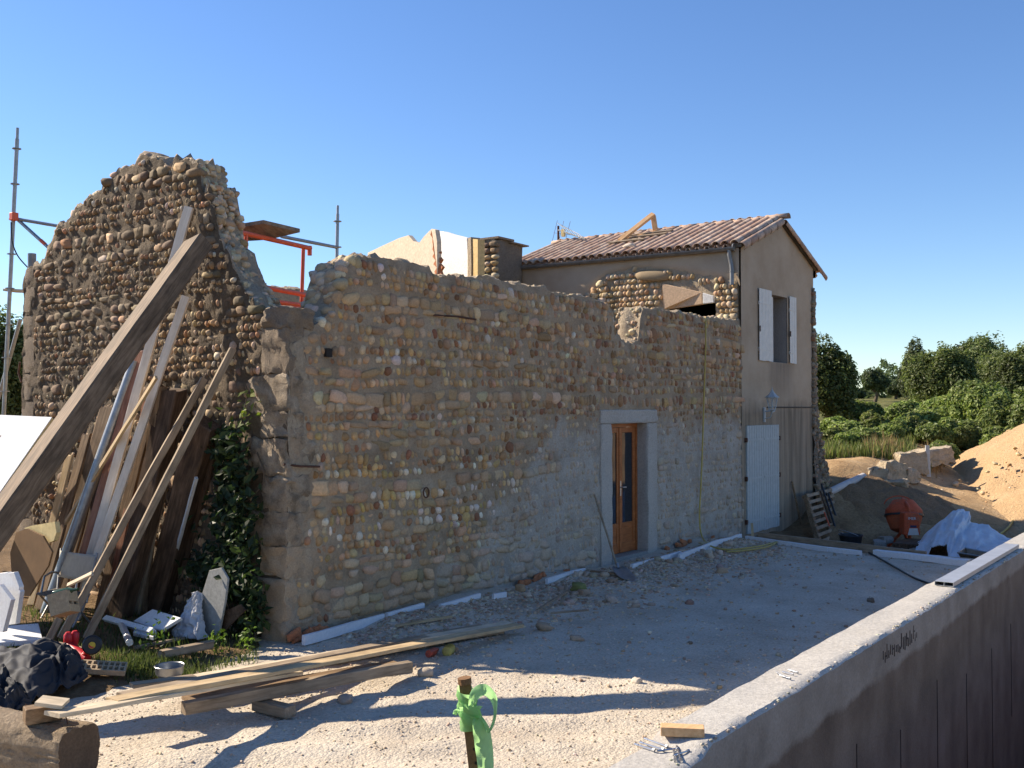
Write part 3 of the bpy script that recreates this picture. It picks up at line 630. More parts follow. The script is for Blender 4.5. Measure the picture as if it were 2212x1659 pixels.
# closed double shutters over the ground-floor door
dx0, dx1, dz0, dz1 = 11.66, 13.32, -0.06, 2.06
dd = thing('shutter_door', 'closed pale blue-white plank shutters covering the house door', 'door', ((dx0+dx1)/2, -0.03, dz0))
M['pale_blue_paint'] = plain_mat('chalky_blue_white_paint', (0.37, 0.41, 0.41), 0.7, 0.0, 0.12, 10)
nb = 14; w = (dx1-dx0)/nb
for h in (0, 1):
    b = MB(); hx0 = dx0+h*(dx1-dx0)/2; hx1 = hx0+(dx1-dx0)/2; b.box((hx0+.006, -0.03, dz0+.01), (hx1-.006, -0.012, dz1-.01)); lf = b.build('leaf', M['pale_blue_paint'], dd)
    for i in range(7):
        b = MB(); b.box((hx0+i*w+.005, -0.046, dz0+random.uniform(0, .02)), (hx0+(i+1)*w-.005, -0.031, dz1)); bevel(b.build('board', M['pale_blue_paint'], lf), .004, 1)
    for zz in (0.18, 1.02, 1.78):
        b = MB(); b.box((hx0+.02, -0.056, zz-.02), (hx1-.02, -0.047, zz+.02)); b.build('strap_hinge', M['pale_blue_paint'], lf)
        b = MB(); xx = hx0-.03 if h == 0 else hx1+.03; b.box((xx-.025, -0.06, zz-.045), (xx+.025, -0.005, zz+.045)); b.build('hinge_pin', M['rust'], lf)
# raw stone edge and buttress at the far corner
M['grey_stone_mortar'] = rough_mat('grey_rubble_mortar', [(0.13, 0.11, 0.085), (0.21, 0.18, 0.14), (0.29, 0.25, 0.20)], 3, 25, 1.0, 0.05)
bz = np.linspace(-1.2, 5.12, 90)
def butt(zv): return np.interp(zv, [-1.2, -.3, 0.27, 0.7, 1.0, 1.5, 2.0, 2.45, 3.0, 5.12], [17.6, 17.35, 16.95, 16.65, 16.5, 16.20, 15.85, 15.66, 15.60, 15.54])+0.05*n1(zv, 2.4, 6)
us = np.linspace(0, 1, 26); x0_ = np.interp(bz, [-1.2, 2.4, 2.8, 5.12], [15.36, 15.40, 15.38, 15.40])
XX = x0_[:, None]+(butt(bz)-x0_)[:, None]*us[None]; ZZ = np.repeat(bz[:, None], 26, 1); YY = -0.035+0.035*fbm(np.stack([XX*5, ZZ*5, XX*0+3], -1), 4, 66)-0.25*np.clip((1.2-ZZ)/2.4, 0, 1)+0.5*np.clip(us[None]-0.82, 0, 1)*3.0*0.9
v1 = np.stack([XX, YY, ZZ], -1).reshape(-1, 3); q = [(i*26+j, i*26+j+1, (i+1)*26+j+1, (i+1)*26+j) for i in range(89) for j in range(25)]
v2 = np.stack([np.full(90, HX1)+0*bz, np.full(90, 0.9), bz], -1); n0 = len(v1); v = np.concatenate([v1, v2]); q += [(i*26+25, n0+i, n0+i+1, (i+1)*26+25) for i in range(89)]
mk('stone_buttress', v, q, M['grey_stone_mortar'], house, smooth=True)
st = []
GREY = [(3, (0.24, 0.205, 0.16)), (3, (0.18, 0.15, 0.115)), (2, (0.30, 0.25, 0.19)), (1, (0.26, 0.16, 0.10))]
for _ in range(420):
    zz = rg.uniform(-.4, 5.1); xa = np.interp(zz, [-1.2, 5.12], [15.40, 15.42]); xb = butt(np.array([zz]))[0]
    xx = rg.uniform(xa, xb-0.02); u_ = (xx-xa)/(xb-xa); w = rg.uniform(0.06, 0.16)
    st.append(dict(s=xx, z=zz, d=-0.01-0.25*np.clip((1.2-zz)/2.4, 0, 1)+1.35*max(0, u_-.82), w=w, h=w*rg.uniform(.5, .8), t=0.13, tilt=rg.normal(0, .2), kind='blk' if rg.random() < .5 else 'ico', col=pick(rg, GREY)))
emit_stones(house, frame_x, st, M['stone'], 0, rg, 'buttress_stone')
# thin mouldy ledge line across the render
b = MB(); b.box((12.75, -0.03, 2.405), (15.34, -0.0015, 2.435)); bevel(b.build('drip_ledge', rough_mat('mouldy_ledge', [(0.05, 0.045, 0.04), (0.11, 0.095, 0.08)], 6, 40, .6), house), 0.01)

# ---------------------------------------------------------------- roof of canal tiles
EZ, EX, RZ = 5.56, 11.40, 6.36          # eave and ridge lines of the tile bed
sl = math.atan2(RZ-EZ, RX-EX); slen = math.hypot(RZ-EZ, RX-EX)
roof = thing('tile_roof', 'low gable roof of lichen-marked clay canal tiles on the tall house', 'roof', (RX, 2.6, RZ))
del roof['category'], roof['label']; roof.parent = house; roof.location = V(ORG[roof]-ORG[house])
M['tile'] = None
def tile_mat():
    m, nt, n, l, b = node_mat('weathered_clay_tile'); oi = n.new('ShaderNodeObjectInfo'); vec = mapped(n, l, (1, 1, 1), 'World')
    c = ramp(n, [(0.34, 0.215, 0.155), (0.46, 0.31, 0.23), (0.53, 0.38, 0.285), (0.40, 0.29, 0.225), (0.58, 0.45, 0.35)]); l.new(oi.outputs['Random'], c.inputs[0])
    a = noise(n, l, vec, 9, 7, 0.7); k = ramp(n, [(0, 0, 0), (1, 1, 1)], [0.45, 0.66]); l.new(a.outputs[0], k.inputs[0])
    col = mix(n, l, c.outputs[0], (0.19, 0.155, 0.12), math_(n, l, 'MULTIPLY', k.outputs[0], 0.6))
    l.new(col, b.inputs['Base Color']); b.inputs['Roughness'].default_value = 0.9; b.inputs['Specular IOR Level'].default_value = 0.2
    bump(n, l, b, a.outputs[0], 0.5, 0.01); return m
M['tile'] = tile_mat()
def canal_mesh(L, r0, r1, name, t=0.013, seg=8):
    """half-round tapered tile along +X (r0 at the low end), open below, with thickness"""
    v = []; 
    for rr in (0, 1):
        for i, x in enumerate((0.0, L*0.5, L)):
            r = (r0+(r1-r0)*x/L)-rr*t
            for k in range(seg+1):
                a = math.pi*k/seg; v.append((x, -r*math.cos(a), r*math.sin(a)*0.88))
    n = seg+1; f = []
    for i in range(2):
        for k in range(seg):
            f.append((i*n+k, (i+1)*n+k, (i+1)*n+k+1, i*n+k+1)); o = 3*n; f.append((o+i*n+k, o+i*n+k+1, o+(i+1)*n+k+1, o+(i+1)*n+k))
    for k in range(seg):
        f.append((k, k+1, 3*n+k+1, 3*n+k)); f.append((2*n+k, 3*n+2*n+k, 3*n+2*n+k+1, 2*n+k+1))
    for i in range(2):
        f.append((i*n, 3*n+i*n, 3*n+(i+1)*n, (i+1)*n)); f.append((i*n+seg, (i+1)*n+seg, 3*n+(i+1)*n+seg, 3*n+i*n+seg))
    return raw(name, np.array(v), f, M['tile'], None, True)
cover = canal_mesh(0.46, 0.092, 0.074, 'cover_tile'); channel = canal_mesh(0.46, 0.078, 0.092, 'channel_tile')
ridge_m = canal_mesh(0.50, 0.115, 0.098, 'ridge_tile')
def put(mesh, name, Mw, parent):
    o = bpy.data.objects.new(name, mesh); COL.objects.link(o); o.parent = parent
    o.matrix_local = Matrix.Translation(-V(ORG[parent])) @ Mw; return o
rows = 7; pitch_ = slen/rows*1.0; cols_ = 28; cw = (HY1+0.22)/cols_
for side in (0, 1):
    for c in range(cols_):
        yc = -0.05+cw*(c+0.5)
        for r in range(-1 if side else 0, rows):
            dj = random.uniform(-0.012, 0.012); a = sl+0.03
            for kind in ('cover', 'chan'):
                yy = yc+(cw/2 if kind == 'chan' else 0)+random.uniform(-.006, .006)
                along = r*pitch_+dj-0.06; x = EX+along*math.cos(sl); zt = EZ+along*math.sin(sl)+(0.062 if kind == 'cover' else 0.055)
                if kind == 'chan': rotm = Matrix.Rotation(-a, 4, 'Y') @ Matrix.Rotation(math.pi, 4, 'X')
                else: rotm = Matrix.Rotation(-a, 4, 'Y')
                rotm = rotm @ Matrix.Rotation(random.uniform(-.02, .02), 4, 'Z')
                T = Matrix.Translation((x, yy, zt)) @ rotm
                if side: T = Matrix.Translation((2*RX, 0, 0)) @ Matrix.Scale(-1, 4, (1, 0, 0)) @ T; 
                if side:
                    # turn instead of mirroring, so the mesh stays right way round
                    T = Matrix.Translation((2*RX-x, yy, zt)) @ Matrix.Rotation(math.pi, 4, 'Z') @ rotm
                put(cover if kind == 'cover' else channel, 'cover_tile' if kind == 'cover' else 'channel_tile', T, roof)
for i in range(14):
    put(ridge_m, 'ridge_tile', Matrix.Translation((RX, -0.20+i*0.42, RZ+0.045+random.uniform(-.006, .008))) @ Matrix.Rotation(math.pi/2, 4, 'Z') @ Matrix.Rotation(-0.02, 4, 'Y'), roof)
# verge tiles hooked over the gable edge
for side in (0, 1):
    for r in range(-1 if side else 0, 6):
        along = r*0.36-0.04; x = EX+along*math.cos(sl); zt = EZ+along*math.sin(sl)+0.02
        if side: x = 2*RX-x
        rm = Matrix.Rotation(math.pi*side, 4, 'Z') @ Matrix.Rotation(-sl-0.04, 4, 'Y') @ Matrix.Rotation(R(58 if side == 0 else -58), 4, 'X')
        put(cover, 'verge_tile', Matrix.Translation((x, -0.075, zt-0.035)) @ rm, roof)
    # mortar bed under the verge
    p0 = np.array([EX if not side else 2*RX-EX, -0.06, EZ-0.025]); p1 = np.array([RX, -0.06, RZ-0.025])
    b = MB(); b.add([p0, p0+(0, .22, 0), p1+(0, .22, 0), p1, p0+(0, 0, .07), p0+(0, .22, .07), p1+(0, .22, .07), p1+(0, 0, .07)], [(0, 1, 2, 3), (4, 7, 6, 5), (0, 3, 7, 4), (1, 5, 6, 2), (0, 4, 5, 1), (3, 2, 6, 7)]); b.build('verge_bed', M['grey_stone_mortar'], roof)
b = MB()
for sgn in (0, 1):
    f_ = lambda x: x if not sgn else 2*RX-x
    b.add([(f_(EX), -0.05, EZ-0.03), (f_(EX), HY1+.1, EZ-0.03), (RX, HY1+.1, RZ-0.03), (RX, -0.05, RZ-0.03)], [(0, 1, 2, 3) if sgn else (3, 2, 1, 0)])
b.build('roof_bed', M['grey_stone_mortar'], roof)
# boarded eaves and purlin end
b = MB(); b.box((EX+.02, 0.02, EZ-0.16), (EX+.06, HY1, EZ-0.035)); b.build('fascia_board', M['dark_wood'], roof)
b = MB(); b.box((EX+.061, 0.02, EZ-0.10), (HX0+.2, HY1, EZ-0.07)); b.build('soffit_board', M['dark_wood'], roof)
b = MB(); ex = 2*RX-EX; b.box((HX1+.02, -0.06, EZ-0.20), (ex-0.16, 0.30, EZ-0.045)); b.build('eave_end', M['old_wood'], roof)
# gutter and downpipe
b = MB(); gx, gz, gr = EX-0.075, EZ-0.02, 0.068; L0, L1 = 0.06, 5.38; n = 9
pv = []
for yv, dz in ((L0, -0.012), (L1, 0.025)):
    for rr in (gr, gr-.006):
        for k_ in range(n): a = math.pi*k_/(n-1); pv.append((gx-rr*math.cos(a), yv, gz+dz-rr*math.sin(a)))
f = []
for k_ in range(n-1): f += [(k_, k_+1, 2*n+k_+1, 2*n+k_), (n+k_, 3*n+k_, 3*n+k_+1, n+k_+1), (k_, n+k_, n+k_+1, k_+1), (2*n+k_, 2*n+k_+1, 3*n+k_+1, 3*n+k_)]
f += [(0, 2*n, 3*n, n), (n-1, 2*n-1, 4*n-1, 3*n-1)]
b.add(pv, f); gut = b.build('gutter', M['zinc'], house, smooth=True)
for yv in np.arange(0.3, 5.3, 0.55):
    b = MB(); b.tube([(gx-gr-.004, yv, gz+.012), (gx-gr*.8, yv, gz-gr*.62), (gx, yv, gz-gr-.004), (gx+gr, yv, gz-.02)], 0.007, 5); b.build('gutter_bracket', M['zinc'], gut)
b = MB(); b.lathe([(0.072, -.004), (0.072, .02)], (gx, L0, gz-.01), (0, 1, 0), 16); b.build('gutter_stop_end', M['zinc'], gut)
b = MB(); b.tube([(gx, 0.16, gz-.06), (gx, 0.16, gz-.16), (gx+.02, .15, gz-.24), (gx+.03, .13, gz-.36), (HX0-.15, 0.12, gz-.44), (HX0-.15, 0.12, gz-.74)], 0.042, 12); b.build('downpipe', M['zinc'], house, smooth=True)
b = MB(); b.tube([(HX0-.15, 0.12, gz-.47), (HX0-.15, 0.12, gz-.49)], 0.05, 12); b.build('pipe_collar', M['zinc'], house, smooth=True)

# ---------------------------------------------------------------- things on the roof
def roof_z(x): return EZ+(x-EX)*math.tan(sl)
M['larch'] = wood_mat('fresh_orange_pine', [(0.50, 0.28, 0.13), (0.62, 0.38, 0.19), (0.68, 0.45, 0.25)], 0.12)
def plank(name, label, cat, p0, p1, w, t, mat, up=(0, 0, 1), parent=None, group=None, seg=None, wob=0.003, taper=1.0, rag=0.0, **kw):
    """a board from p0 to p1 (centre line), w wide, t thick; up: the way its broad face looks"""
    p0 = Vector([float(c) for c in p0]); p1 = Vector([float(c) for c in p1]); d = p1-p0; L = d.length; ex = d.normalized()
    ez = Vector(up)-ex*Vector(up).dot(ex); ez.normalize(); ey = ez.cross(ex)
    n = seg or max(3, int(L/0.25)); xs = np.linspace(0, L, n+1); sd_ = random.randint(0, 9999); v = []
    prof = [(-.5, -.42), (-.46, -.5), (.46, -.5), (.5, -.42), (.5, .42), (.46, .5), (-.46, .5), (-.5, .42)]
    o1 = n1(xs, 1.3, sd_ % 50)*wob*2; o2 = n1(xs, 1.1, sd_ % 37+3)*wob*2
    for i, x in enumerate(xs):
        k = 1+(taper-1)*i/n
        for a, c in prof:
            e = random.uniform(-rag, rag) if rag and (i == 0 or i == n) else 0
            v.append((x+e, a*w*k+o1[i]+random.uniform(-wob, wob)*.4, c*t*k+o2[i]+random.uniform(-wob, wob)*.3))
    m_ = len(prof); f = [(i*m_+k, (i+1)*m_+k, (i+1)*m_+(k+1) % m_, i*m_+(k+1) % m_) for i in range(n) for k in range(m_)]
    f += [tuple(range(m_)), tuple(range(n*m_, (n+1)*m_))[::-1]]
    f = [q[::-1] for q in f]
    me = raw(name, np.array(v), f, mat, None, False); o = bpy.data.objects.new(name, me); COL.objects.link(o)
    Mw = Matrix(((ex.x, ey.x, ez.x, p0.x), (ex.y, ey.y, ez.y, p0.y), (ex.z, ey.z, ez.z, p0.z), (0, 0, 0, 1)))
    if parent is not None: o.parent = parent; o.matrix_local = Matrix.Translation(-V(ORG[parent])) @ Mw
    else: o.matrix_world = Mw
    ORG[o] = np.array(p0)
    return props(o, label, cat, group)
br = at(1338, 520, x=12.45); ap = at(1411, 463, x=13.25); bt = at(1416, 501, x=13.25)
rb = thing('roof_bracket', 'triangular bracket of fresh orange timber standing on the roof tiles', 'bracket', br)
plank('strut', None, None, br, ap, .11, .07, M['larch'], (-.3, -.5, 1), rb); plank('post', None, None, bt, ap+np.array([0, 0, -.03]), .11, .07, M['larch'], (-1, -.2, 0), rb); plank('base_rail', None, None, br+np.array([.02, 0, -.02]), bt+np.array([0, 0, 0.0]), .09, .06, M['larch'], (-.3, 0, 1), rb)
for i, (u0, v0, u1, v1, xx) in enumerate([(1316, 524, 1392, 518, 12.35), (1350, 516, 1440, 505, 12.75), (1345, 511, 1452, 498, 13.0)]):
    p0 = at(u0, v0, x=xx); p1 = at(u1, v1, x=xx); p0[2] = max(p0[2], roof_z(xx)+.16); p1[2] = max(p1[2], roof_z(xx)+.16)
    plank('roof_board', ['short pale board lying on tiles under the roof bracket', 'grey board lying on the tiles behind the roof bracket foot', 'long grey board lying highest on tiles near the ridge'][i], 'board', p0, p1, .14, .03, M['grey_wood'], (-.3, 0, 1), group=None)
pp = at(1372, 513, x=12.7); 
for i, (u, v, xx) in enumerate([(1326, 527, 12.3), (1371, 522, 12.4)]):
    p = at(u, v, x=xx); p[2] = roof_z(xx)+.13
    b = MB(); b.box((-.05, -.07, -.04), (.05, .07, .05), M=Matrix.Translation(V(p)) @ Matrix.Rotation(-sl, 4, 'Y')); b.build('wood_block', M['grey_wood'], loc=p, label=['small timber block propping the pale board low on the roof', 'small timber block under the roof bracket boards, beside the pale loose tile'][i], cat='block')
p = at(1360+60, 511, x=11.9); st1 = stone_cloud('ico', np.array([[.10, .15, .06]]), np.eye(3)[None], rg)[0]+np.array([11.75, 2.62, roof_z(11.75)+.15])
mk('loose_tile', st1, ICO[1], M['stone'], loc=st1.mean(0), smooth=True, cols=np.repeat([[.58, .50, .40]], len(st1), 0), label='pale rounded broken tile lying loose near the roof edge', cat='tile')
# television aerial on a mast
m0 = at(1206, 533, x=13.55); mt = at(1206, 488, x=13.55)
an = thing('tv_aerial', 'rusty mast with comb-like television aerial above the roof ridge', 'aerial', m0)
b = MB(); b.tube([m0+np.array([0, 0, -.2]), mt], 0.028, 8); b.build('mast', M['rust'], an, smooth=True)
boom0 = at(1206, 497, x=13.5); boom1 = at(1265, 516, x=12.9); M['alu'] = plain_mat('aluminium', (0.62, 0.62, 0.60), 0.35, 0.8, 0.1)
b = MB(); b.tube([boom0, boom1], 0.02, 6); b.build('boom', M['zinc'], an)
bd = boom1-boom0
for i in range(7):
    c0 = boom0+bd*(0.3+i*0.1); b = MB(); t_ = np.array([0.05, 0.12, 0.22])*(1.25-i*.09); b.tube([c0, c0+t_*.6+np.array([0, .05, 0]), c0+t_+np.array([0, .14, 0])], 0.009, 5); b.build('director', M['alu'], an)
for i in range(3):
    a0 = at(1193+i*14, 521, x=13.6); a1 = at(1204+i*14, 476+i*1, x=13.6); b = MB(); b.tube([a0, a1], 0.006, 4); b.build('reflector_rod', M['zinc'], an)
b = MB(); c0 = at(1217, 503, x=13.4); b.box(c0-np.array([.04, .04, .09]), c0+np.array([.04, .04, .09])); b.build('junction_box', M['foam_cream'], an)
b = MB(); b.tube([at(1196, 503, x=13.6), at(1245, 509, x=13.6)], .006, 4); b.build('cross_rod', M['zinc'], an)

# ---------------------------------------------------------------- what is left standing inside the ruin
M['cream_plaster'] = rough_mat('cream_plaster', [(0.56, 0.45, 0.32), (0.62, 0.51, 0.38), (0.66, 0.56, 0.43)], 1.5, 20, 0.25, 0.006)
M['ochre_plaster'] = rough_mat('ochre_plaster', [(0.54, 0.38, 0.17), (0.60, 0.43, 0.20), (0.64, 0.48, 0.25)], 2, 20, 0.25, 0.006)
def on_plane(u, v, p, ang):
    n_ = np.array([-math.cos(ang), math.sin(ang), 0.0]); r = FW+RT*(u-1106.0)/2200-UP*(v-829.5)/2200
    return CAM+r*(np.dot(np.array(p)-CAM, n_)/np.dot(r, n_))
XP = 7.2; SK = R(24); SKV = np.array([math.cos(SK), -math.sin(SK), 0.0])
pw = thing('partition_wall', 'broken cream plastered partition with jagged red brick edge', 'wall', (XP, 5.0, 2.0))
poly = [on_plane(u, v, (XP, 4.3, 4), SK) for u, v in [(793, 560), (794, 546), (825, 531), (862, 514), (882, 508), (893, 521), (905, 525), (916, 510), (932, 494), (940, 496), (944, 520), (946, 600)]]
poly[0][2] = 3.2; poly[-1][2] = 3.2; lft = poly[0].copy(); 
b = MB(); b.prism(poly, SKV*0.09); bevel(b.build('plaster_face', M['cream_plaster'], pw), 0.006)
re_ = [on_plane(u, v, (XP+.05, 4.3, 4), SK)+np.array([0, random.uniform(-.03, .03), 0]) for u, v in [(942.5, 497), (944, 505), (945.5, 513), (944, 521), (948, 529), (945, 537), (950, 545), (947, 553), (952, 561), (949, 569), (954, 577), (951, 585), (954, 594), (955, 604)]]
ed = [p+np.array([0, .14, 0]) for p in re_][::-1]
b = MB(); b.prism(re_+ed, SKV*0.05); b.build('broken_brick_edge', M['brick'], pw)
XW = 8.3
ww = thing('plaster_wall', 'sunlit white plastered wall stub between partition and stone pier', 'wall', (XW, 4.6, 2.0))
poly = [on_plane(u, v, (XW, 4.3, 4), SK) for u, v in [(938, 620), (938, 498), (957, 500), (975, 506), (1008, 514), (1011, 560), (1010, 620)]]
poly[0][2] = 3.0; poly[-1][2] = 3.0
b = MB(); b.prism(poly, SKV*0.12); bevel(b.build('white_face', M['white_plaster'], ww), 0.006)
poly = [on_plane(u, v, (XW-.03, 4.3, 4), SK) for u, v in [(1009, 620), (1010.5, 514), (1017, 512), (1018, 560), (1016, 620)]]; poly[0][2] = 3.0; poly[-1][2] = 3.0
b = MB(); b.prism(poly, SKV*0.2); b.build('rough_edge', M['pale_mortar'], ww)
poly = [on_plane(u, v, (XW, 4.3, 4), SK) for u, v in [(1016.5, 620), (1019, 516), (1032, 517), (1031.5, 620)]]; poly[0][2] = 3.0; poly[-1][2] = 3.0
b = MB(); b.prism(poly, SKV*0.15); b.build('ochre_reveal', M['ochre_plaster'], ww)
pier = thing('stone_pier', 'dark stone pier with pebble face and slate on top beside the roof', 'pier', (10.8, 5.3, 3.5))
zt = 6.06; block('pier_core', (10.38, 5.10, 3.4), (11.36, 5.85, zt), M['grey_stone_mortar'], pier, 400, 0.03, 6)
st = []
for r in range(10):
    for c in range(3):
        w = rg.uniform(.14, .22); st.append(dict(s=5.16+c*.2+rg.uniform(-.03, .03), z=zt-.12-r*.135, d=10.37, w=w, h=.115*rg.uniform(.8, 1.1), t=.16, tilt=rg.normal(0, .06), kind='ico' if r > 1 else 'blk', col=pick(rg, WARM if r > 1 else LICH)))
emit_stones(pier, frame_y, st, M['stone'], 30, rg)
b = MB(); b.box((10.36, 5.05, zt+.005), (10.95, 5.55, zt+.05)); b.build('slate_slab', M['dark_quoin'], pier); b = MB(); b.box((10.75, 5.02, zt+.055), (11.42, 5.3, zt+.085), M=Matrix.Rotation(R(.5), 4, 'Y')); b.build('slate_slab', M['dark_quoin'], pier)
# low remains of the back wall
bw = thing('back_wall', 'low pale rubble wall remains beyond the orange scaffold frames', 'wall', (3.5, 5.3, 0))
wall_body('mortar_core', bw, frame_x, np.arange(0.55, 10.3, 0.08), 0, lambda s: np.interp(s, [0, 2, 4.0, 5.0, 5.6, 6.2, 11], [4.15, 4.30, 4.42, 4.45, 4.35, 3.9, 3.6])+.05*n1(s, 3, 5), 0.45, [M['pale_mortar'], M['pale_mortar']], 30, 0.03, 44)
bw.children[0].location.y += 5.25

# ---------------------------------------------------------------- ground, terrace, trench, sand
def sstep(a, b, x): t = np.clip((x-a)/(b-a), 0, 1); return t*t*(3-2*t)
def ground_h(x, y):
    x = np.asarray(x, float); y = np.asarray(y, float)
    z = np.full(x.shape, -0.10)
    yard = sstep(-0.4, 0.4, y)*sstep(0.6, -0.2, x)                      # yard before the gable
    z = z+yard*(0.08+0.05*np.clip(y, 0, 5))
    # pit east of the terrace, then the spoil bank and the fields behind
    east = sstep(10.2, 12.2, x)*sstep(2.5, 1.0, y)
    z = z-east*(0.02+0.50*sstep(0.2, -1.6, y))
    bank = sstep(13.6, 18.2, x-0.25*np.clip(-y-2, 0, 6))
    z = z+bank*(0.95+0.25*np.clip(y+2, -2, 1))*sstep(-16, -2, y+0*x)
    far = np.hypot(x-18, y-2)
    z = z+sstep(18, 24, x)*0.25+np.clip(x-24, 0, 400)*0.042*np.where(x > 24, 1, 0)*np.exp(-np.clip(x-24, 0, 400)/220)
    # trench outside the retaining wall
    tr = sstep(-5.20, -5.50, y)*sstep(-2.6, -2.0, x)*sstep(13.0, 10.5, x)*sstep(-9.6, -7.4, y)
    z = z*(1-tr)+(-2.9)*tr
    z = z+0.75*sstep(5.0, 2.6, np.hypot(x+7.14, y+8.03))              # low mound the photographer stands on
    z = z+0.05*fbm(np.stack([x*0.9, y*0.9, 0*x], -1), 3, 71)*sstep(10.4, 13, x)+0.03*fbm(np.stack([x*3, y*3, 0*x], -1), 3, 72)*sstep(0.3, 1.5, np.maximum(x-10, np.maximum(-5.5-y, y+0*x)))
    return z
_tabx = np.arange(-16, 150.1, .25); _taby = np.arange(-40, 70.1, .25)
_tab = ground_h(*np.meshgrid(_tabx, _taby, indexing='ij'))
def gz(x, y):
    i = (min(max(x, -15.9), 149.8)+16)/.25; j = (min(max(y, -39.9), 69.8)+40)/.25; a, b = int(i), int(j); f, g = i-a, j-b
    return float((_tab[a, b]*(1-f)+_tab[a+1, b]*f)*(1-g)+(_tab[a, b+1]*(1-f)+_tab[a+1, b+1]*f)*g)
xs = np.concatenate([[-600, -300, -120, -60, -30, -20], np.arange(-14, -2, 0.35), np.arange(-2, 13, 0.16), np.arange(13, 26, 0.22), np.arange(26, 44, 0.7), [46, 52, 60, 75, 95, 130, 180, 260, 400, 700]])
ys = np.concatenate([[-600, -300, -120, -60, -35, -22, -16], np.arange(-12, -5.4, 0.3), np.arange(-5.4, 6.0, 0.16), np.arange(6, 14, 0.5), [15, 18, 22, 30, 45, 70, 120, 250, 600]])
XX, YY = np.meshgrid(xs, ys, indexing='ij'); ZZ = ground_h(XX, YY)
nx, ny = XX.shape; i = np.arange(nx-1)[:, None]; j = np.arange(ny-1)[None]
q = np.stack([i*ny+j, (i+1)*ny+j, (i+1)*ny+j+1, i*ny+j+1], -1).reshape(-1, 4)
def ground_mat():
    m, nt, n, l, b = node_mat('site_earth'); vec = mapped(n, l, (1, 1, 1), 'World'); g = n.new('ShaderNodeNewGeometry'); sx = n.new('ShaderNodeSeparateXYZ'); l.new(g.outputs['Position'], sx.inputs[0])
    a = noise(n, l, vec, 1.4, 7, 0.65); f = noise(n, l, vec, 16, 7, 0.7)
    dark = ramp(n, [(0.12, 0.078, 0.042), (0.21, 0.14, 0.076), (0.30, 0.205, 0.115)], [.3, .5, .7]); sand = ramp(n, [(0.41, 0.26, 0.13), (0.52, 0.355, 0.19), (0.60, 0.44, 0.265)], [.3, .5, .7]); gr = ramp(n, [(0.06, 0.075, 0.022), (0.14, 0.14, 0.05), (0.24, 0.20, 0.09)], [.3, .5, .7])
    for r in (dark, sand, gr): l.new(a.outputs[0], r.inputs[0])
    k1 = n.new('ShaderNodeMapRange'); k1.inputs[1].default_value = 14.5; k1.inputs[2].default_value = 18.5; l.new(sx.outputs['X'], k1.inputs[0])
    k2 = n.new('ShaderNodeMapRange'); k2.inputs[1].default_value = 26.0; k2.inputs[2].default_value = 30.0; l.new(math_(n, l, 'ADD', sx.outputs['X'], math_(n, l, 'MULTIPLY', math_(n, l, 'SUBTRACT', a.outputs[0], 0.5), 9.0)), k2.inputs[0])
    col = mix(n, l, mix(n, l, dark.outputs[0], sand.outputs[0], k1.outputs[0]), gr.outputs[0], k2.outputs[0])
    r2 = ramp(n, [(0.6,)*3, (1.25,)*3], [.3, .7]); l.new(f.outputs[0], r2.inputs[0])
    l.new(mix(n, l, col, r2.outputs[0], .8, 'MULTIPLY'), b.inputs['Base Color']); b.inputs['Roughness'].default_value = .95; b.inputs['Specular IOR Level'].default_value = .1
    bump(n, l, b, f.outputs[0], 1.0, .05); return m
mk('ground', np.stack([XX, YY, ZZ], -1).reshape(-1, 3), q, ground_mat(), smooth=True, kind='structure')
# gravel terrace
def gravel_mat():
    m, nt, n, l, b = node_mat('crushed_limestone_gravel'); vec = mapped(n, l, (1, 1, 1), 'World')
    vo = n.new('ShaderNodeTexVoronoi'); vo.inputs['Scale'].default_value = 55; l.new(vec.outputs[0], vo.inputs['Vector'])
    vo2 = n.new('ShaderNodeTexVoronoi'); vo2.inputs['Scale'].default_value = 26; l.new(vec.outputs[0], vo2.inputs['Vector'])
    a = noise(n, l, vec, 1.2, 6, .6); f = noise(n, l, vec, 40, 6, .7)
    c = ramp(n, [(0.44, 0.375, 0.29), (0.53, 0.465, 0.37), (0.60, 0.54, 0.44)], [.3, .5, .7]); l.new(a.outputs[0], c.inputs[0])
    pc = ramp(n, [(0.78, 0.76, 0.74), (0.97, 0.96, 0.94), (1.12, 1.10, 1.08)], [0, .5, 1]); sp = n.new('ShaderNodeSeparateColor'); l.new(vo.outputs['Color'], sp.inputs[0]); l.new(sp.outputs[0], pc.inputs[0])
    col = mix(n, l, c.outputs[0], pc.outputs[0], .7, 'MULTIPLY')
    r2 = ramp(n, [(.7,)*3, (1.15,)*3], [.3, .7]); l.new(f.outputs[0], r2.inputs[0]); col = mix(n, l, col, r2.outputs[0], .6, 'MULTIPLY')
    l.new(col, b.inputs['Base Color']); b.inputs['Roughness'].default_value = .95; b.inputs['Specular IOR Level'].default_value = .15
    h = math_(n, l, 'ADD', math_(n, l, 'MULTIPLY', vo.outputs['Distance'], -0.7), math_(n, l, 'ADD', math_(n, l, 'MULTIPLY', vo2.outputs['Distance'], -0.8), f.outputs[0]))
    bump(n, l, b, h, .75, .010); return m
M['gravel'] = gravel_mat()
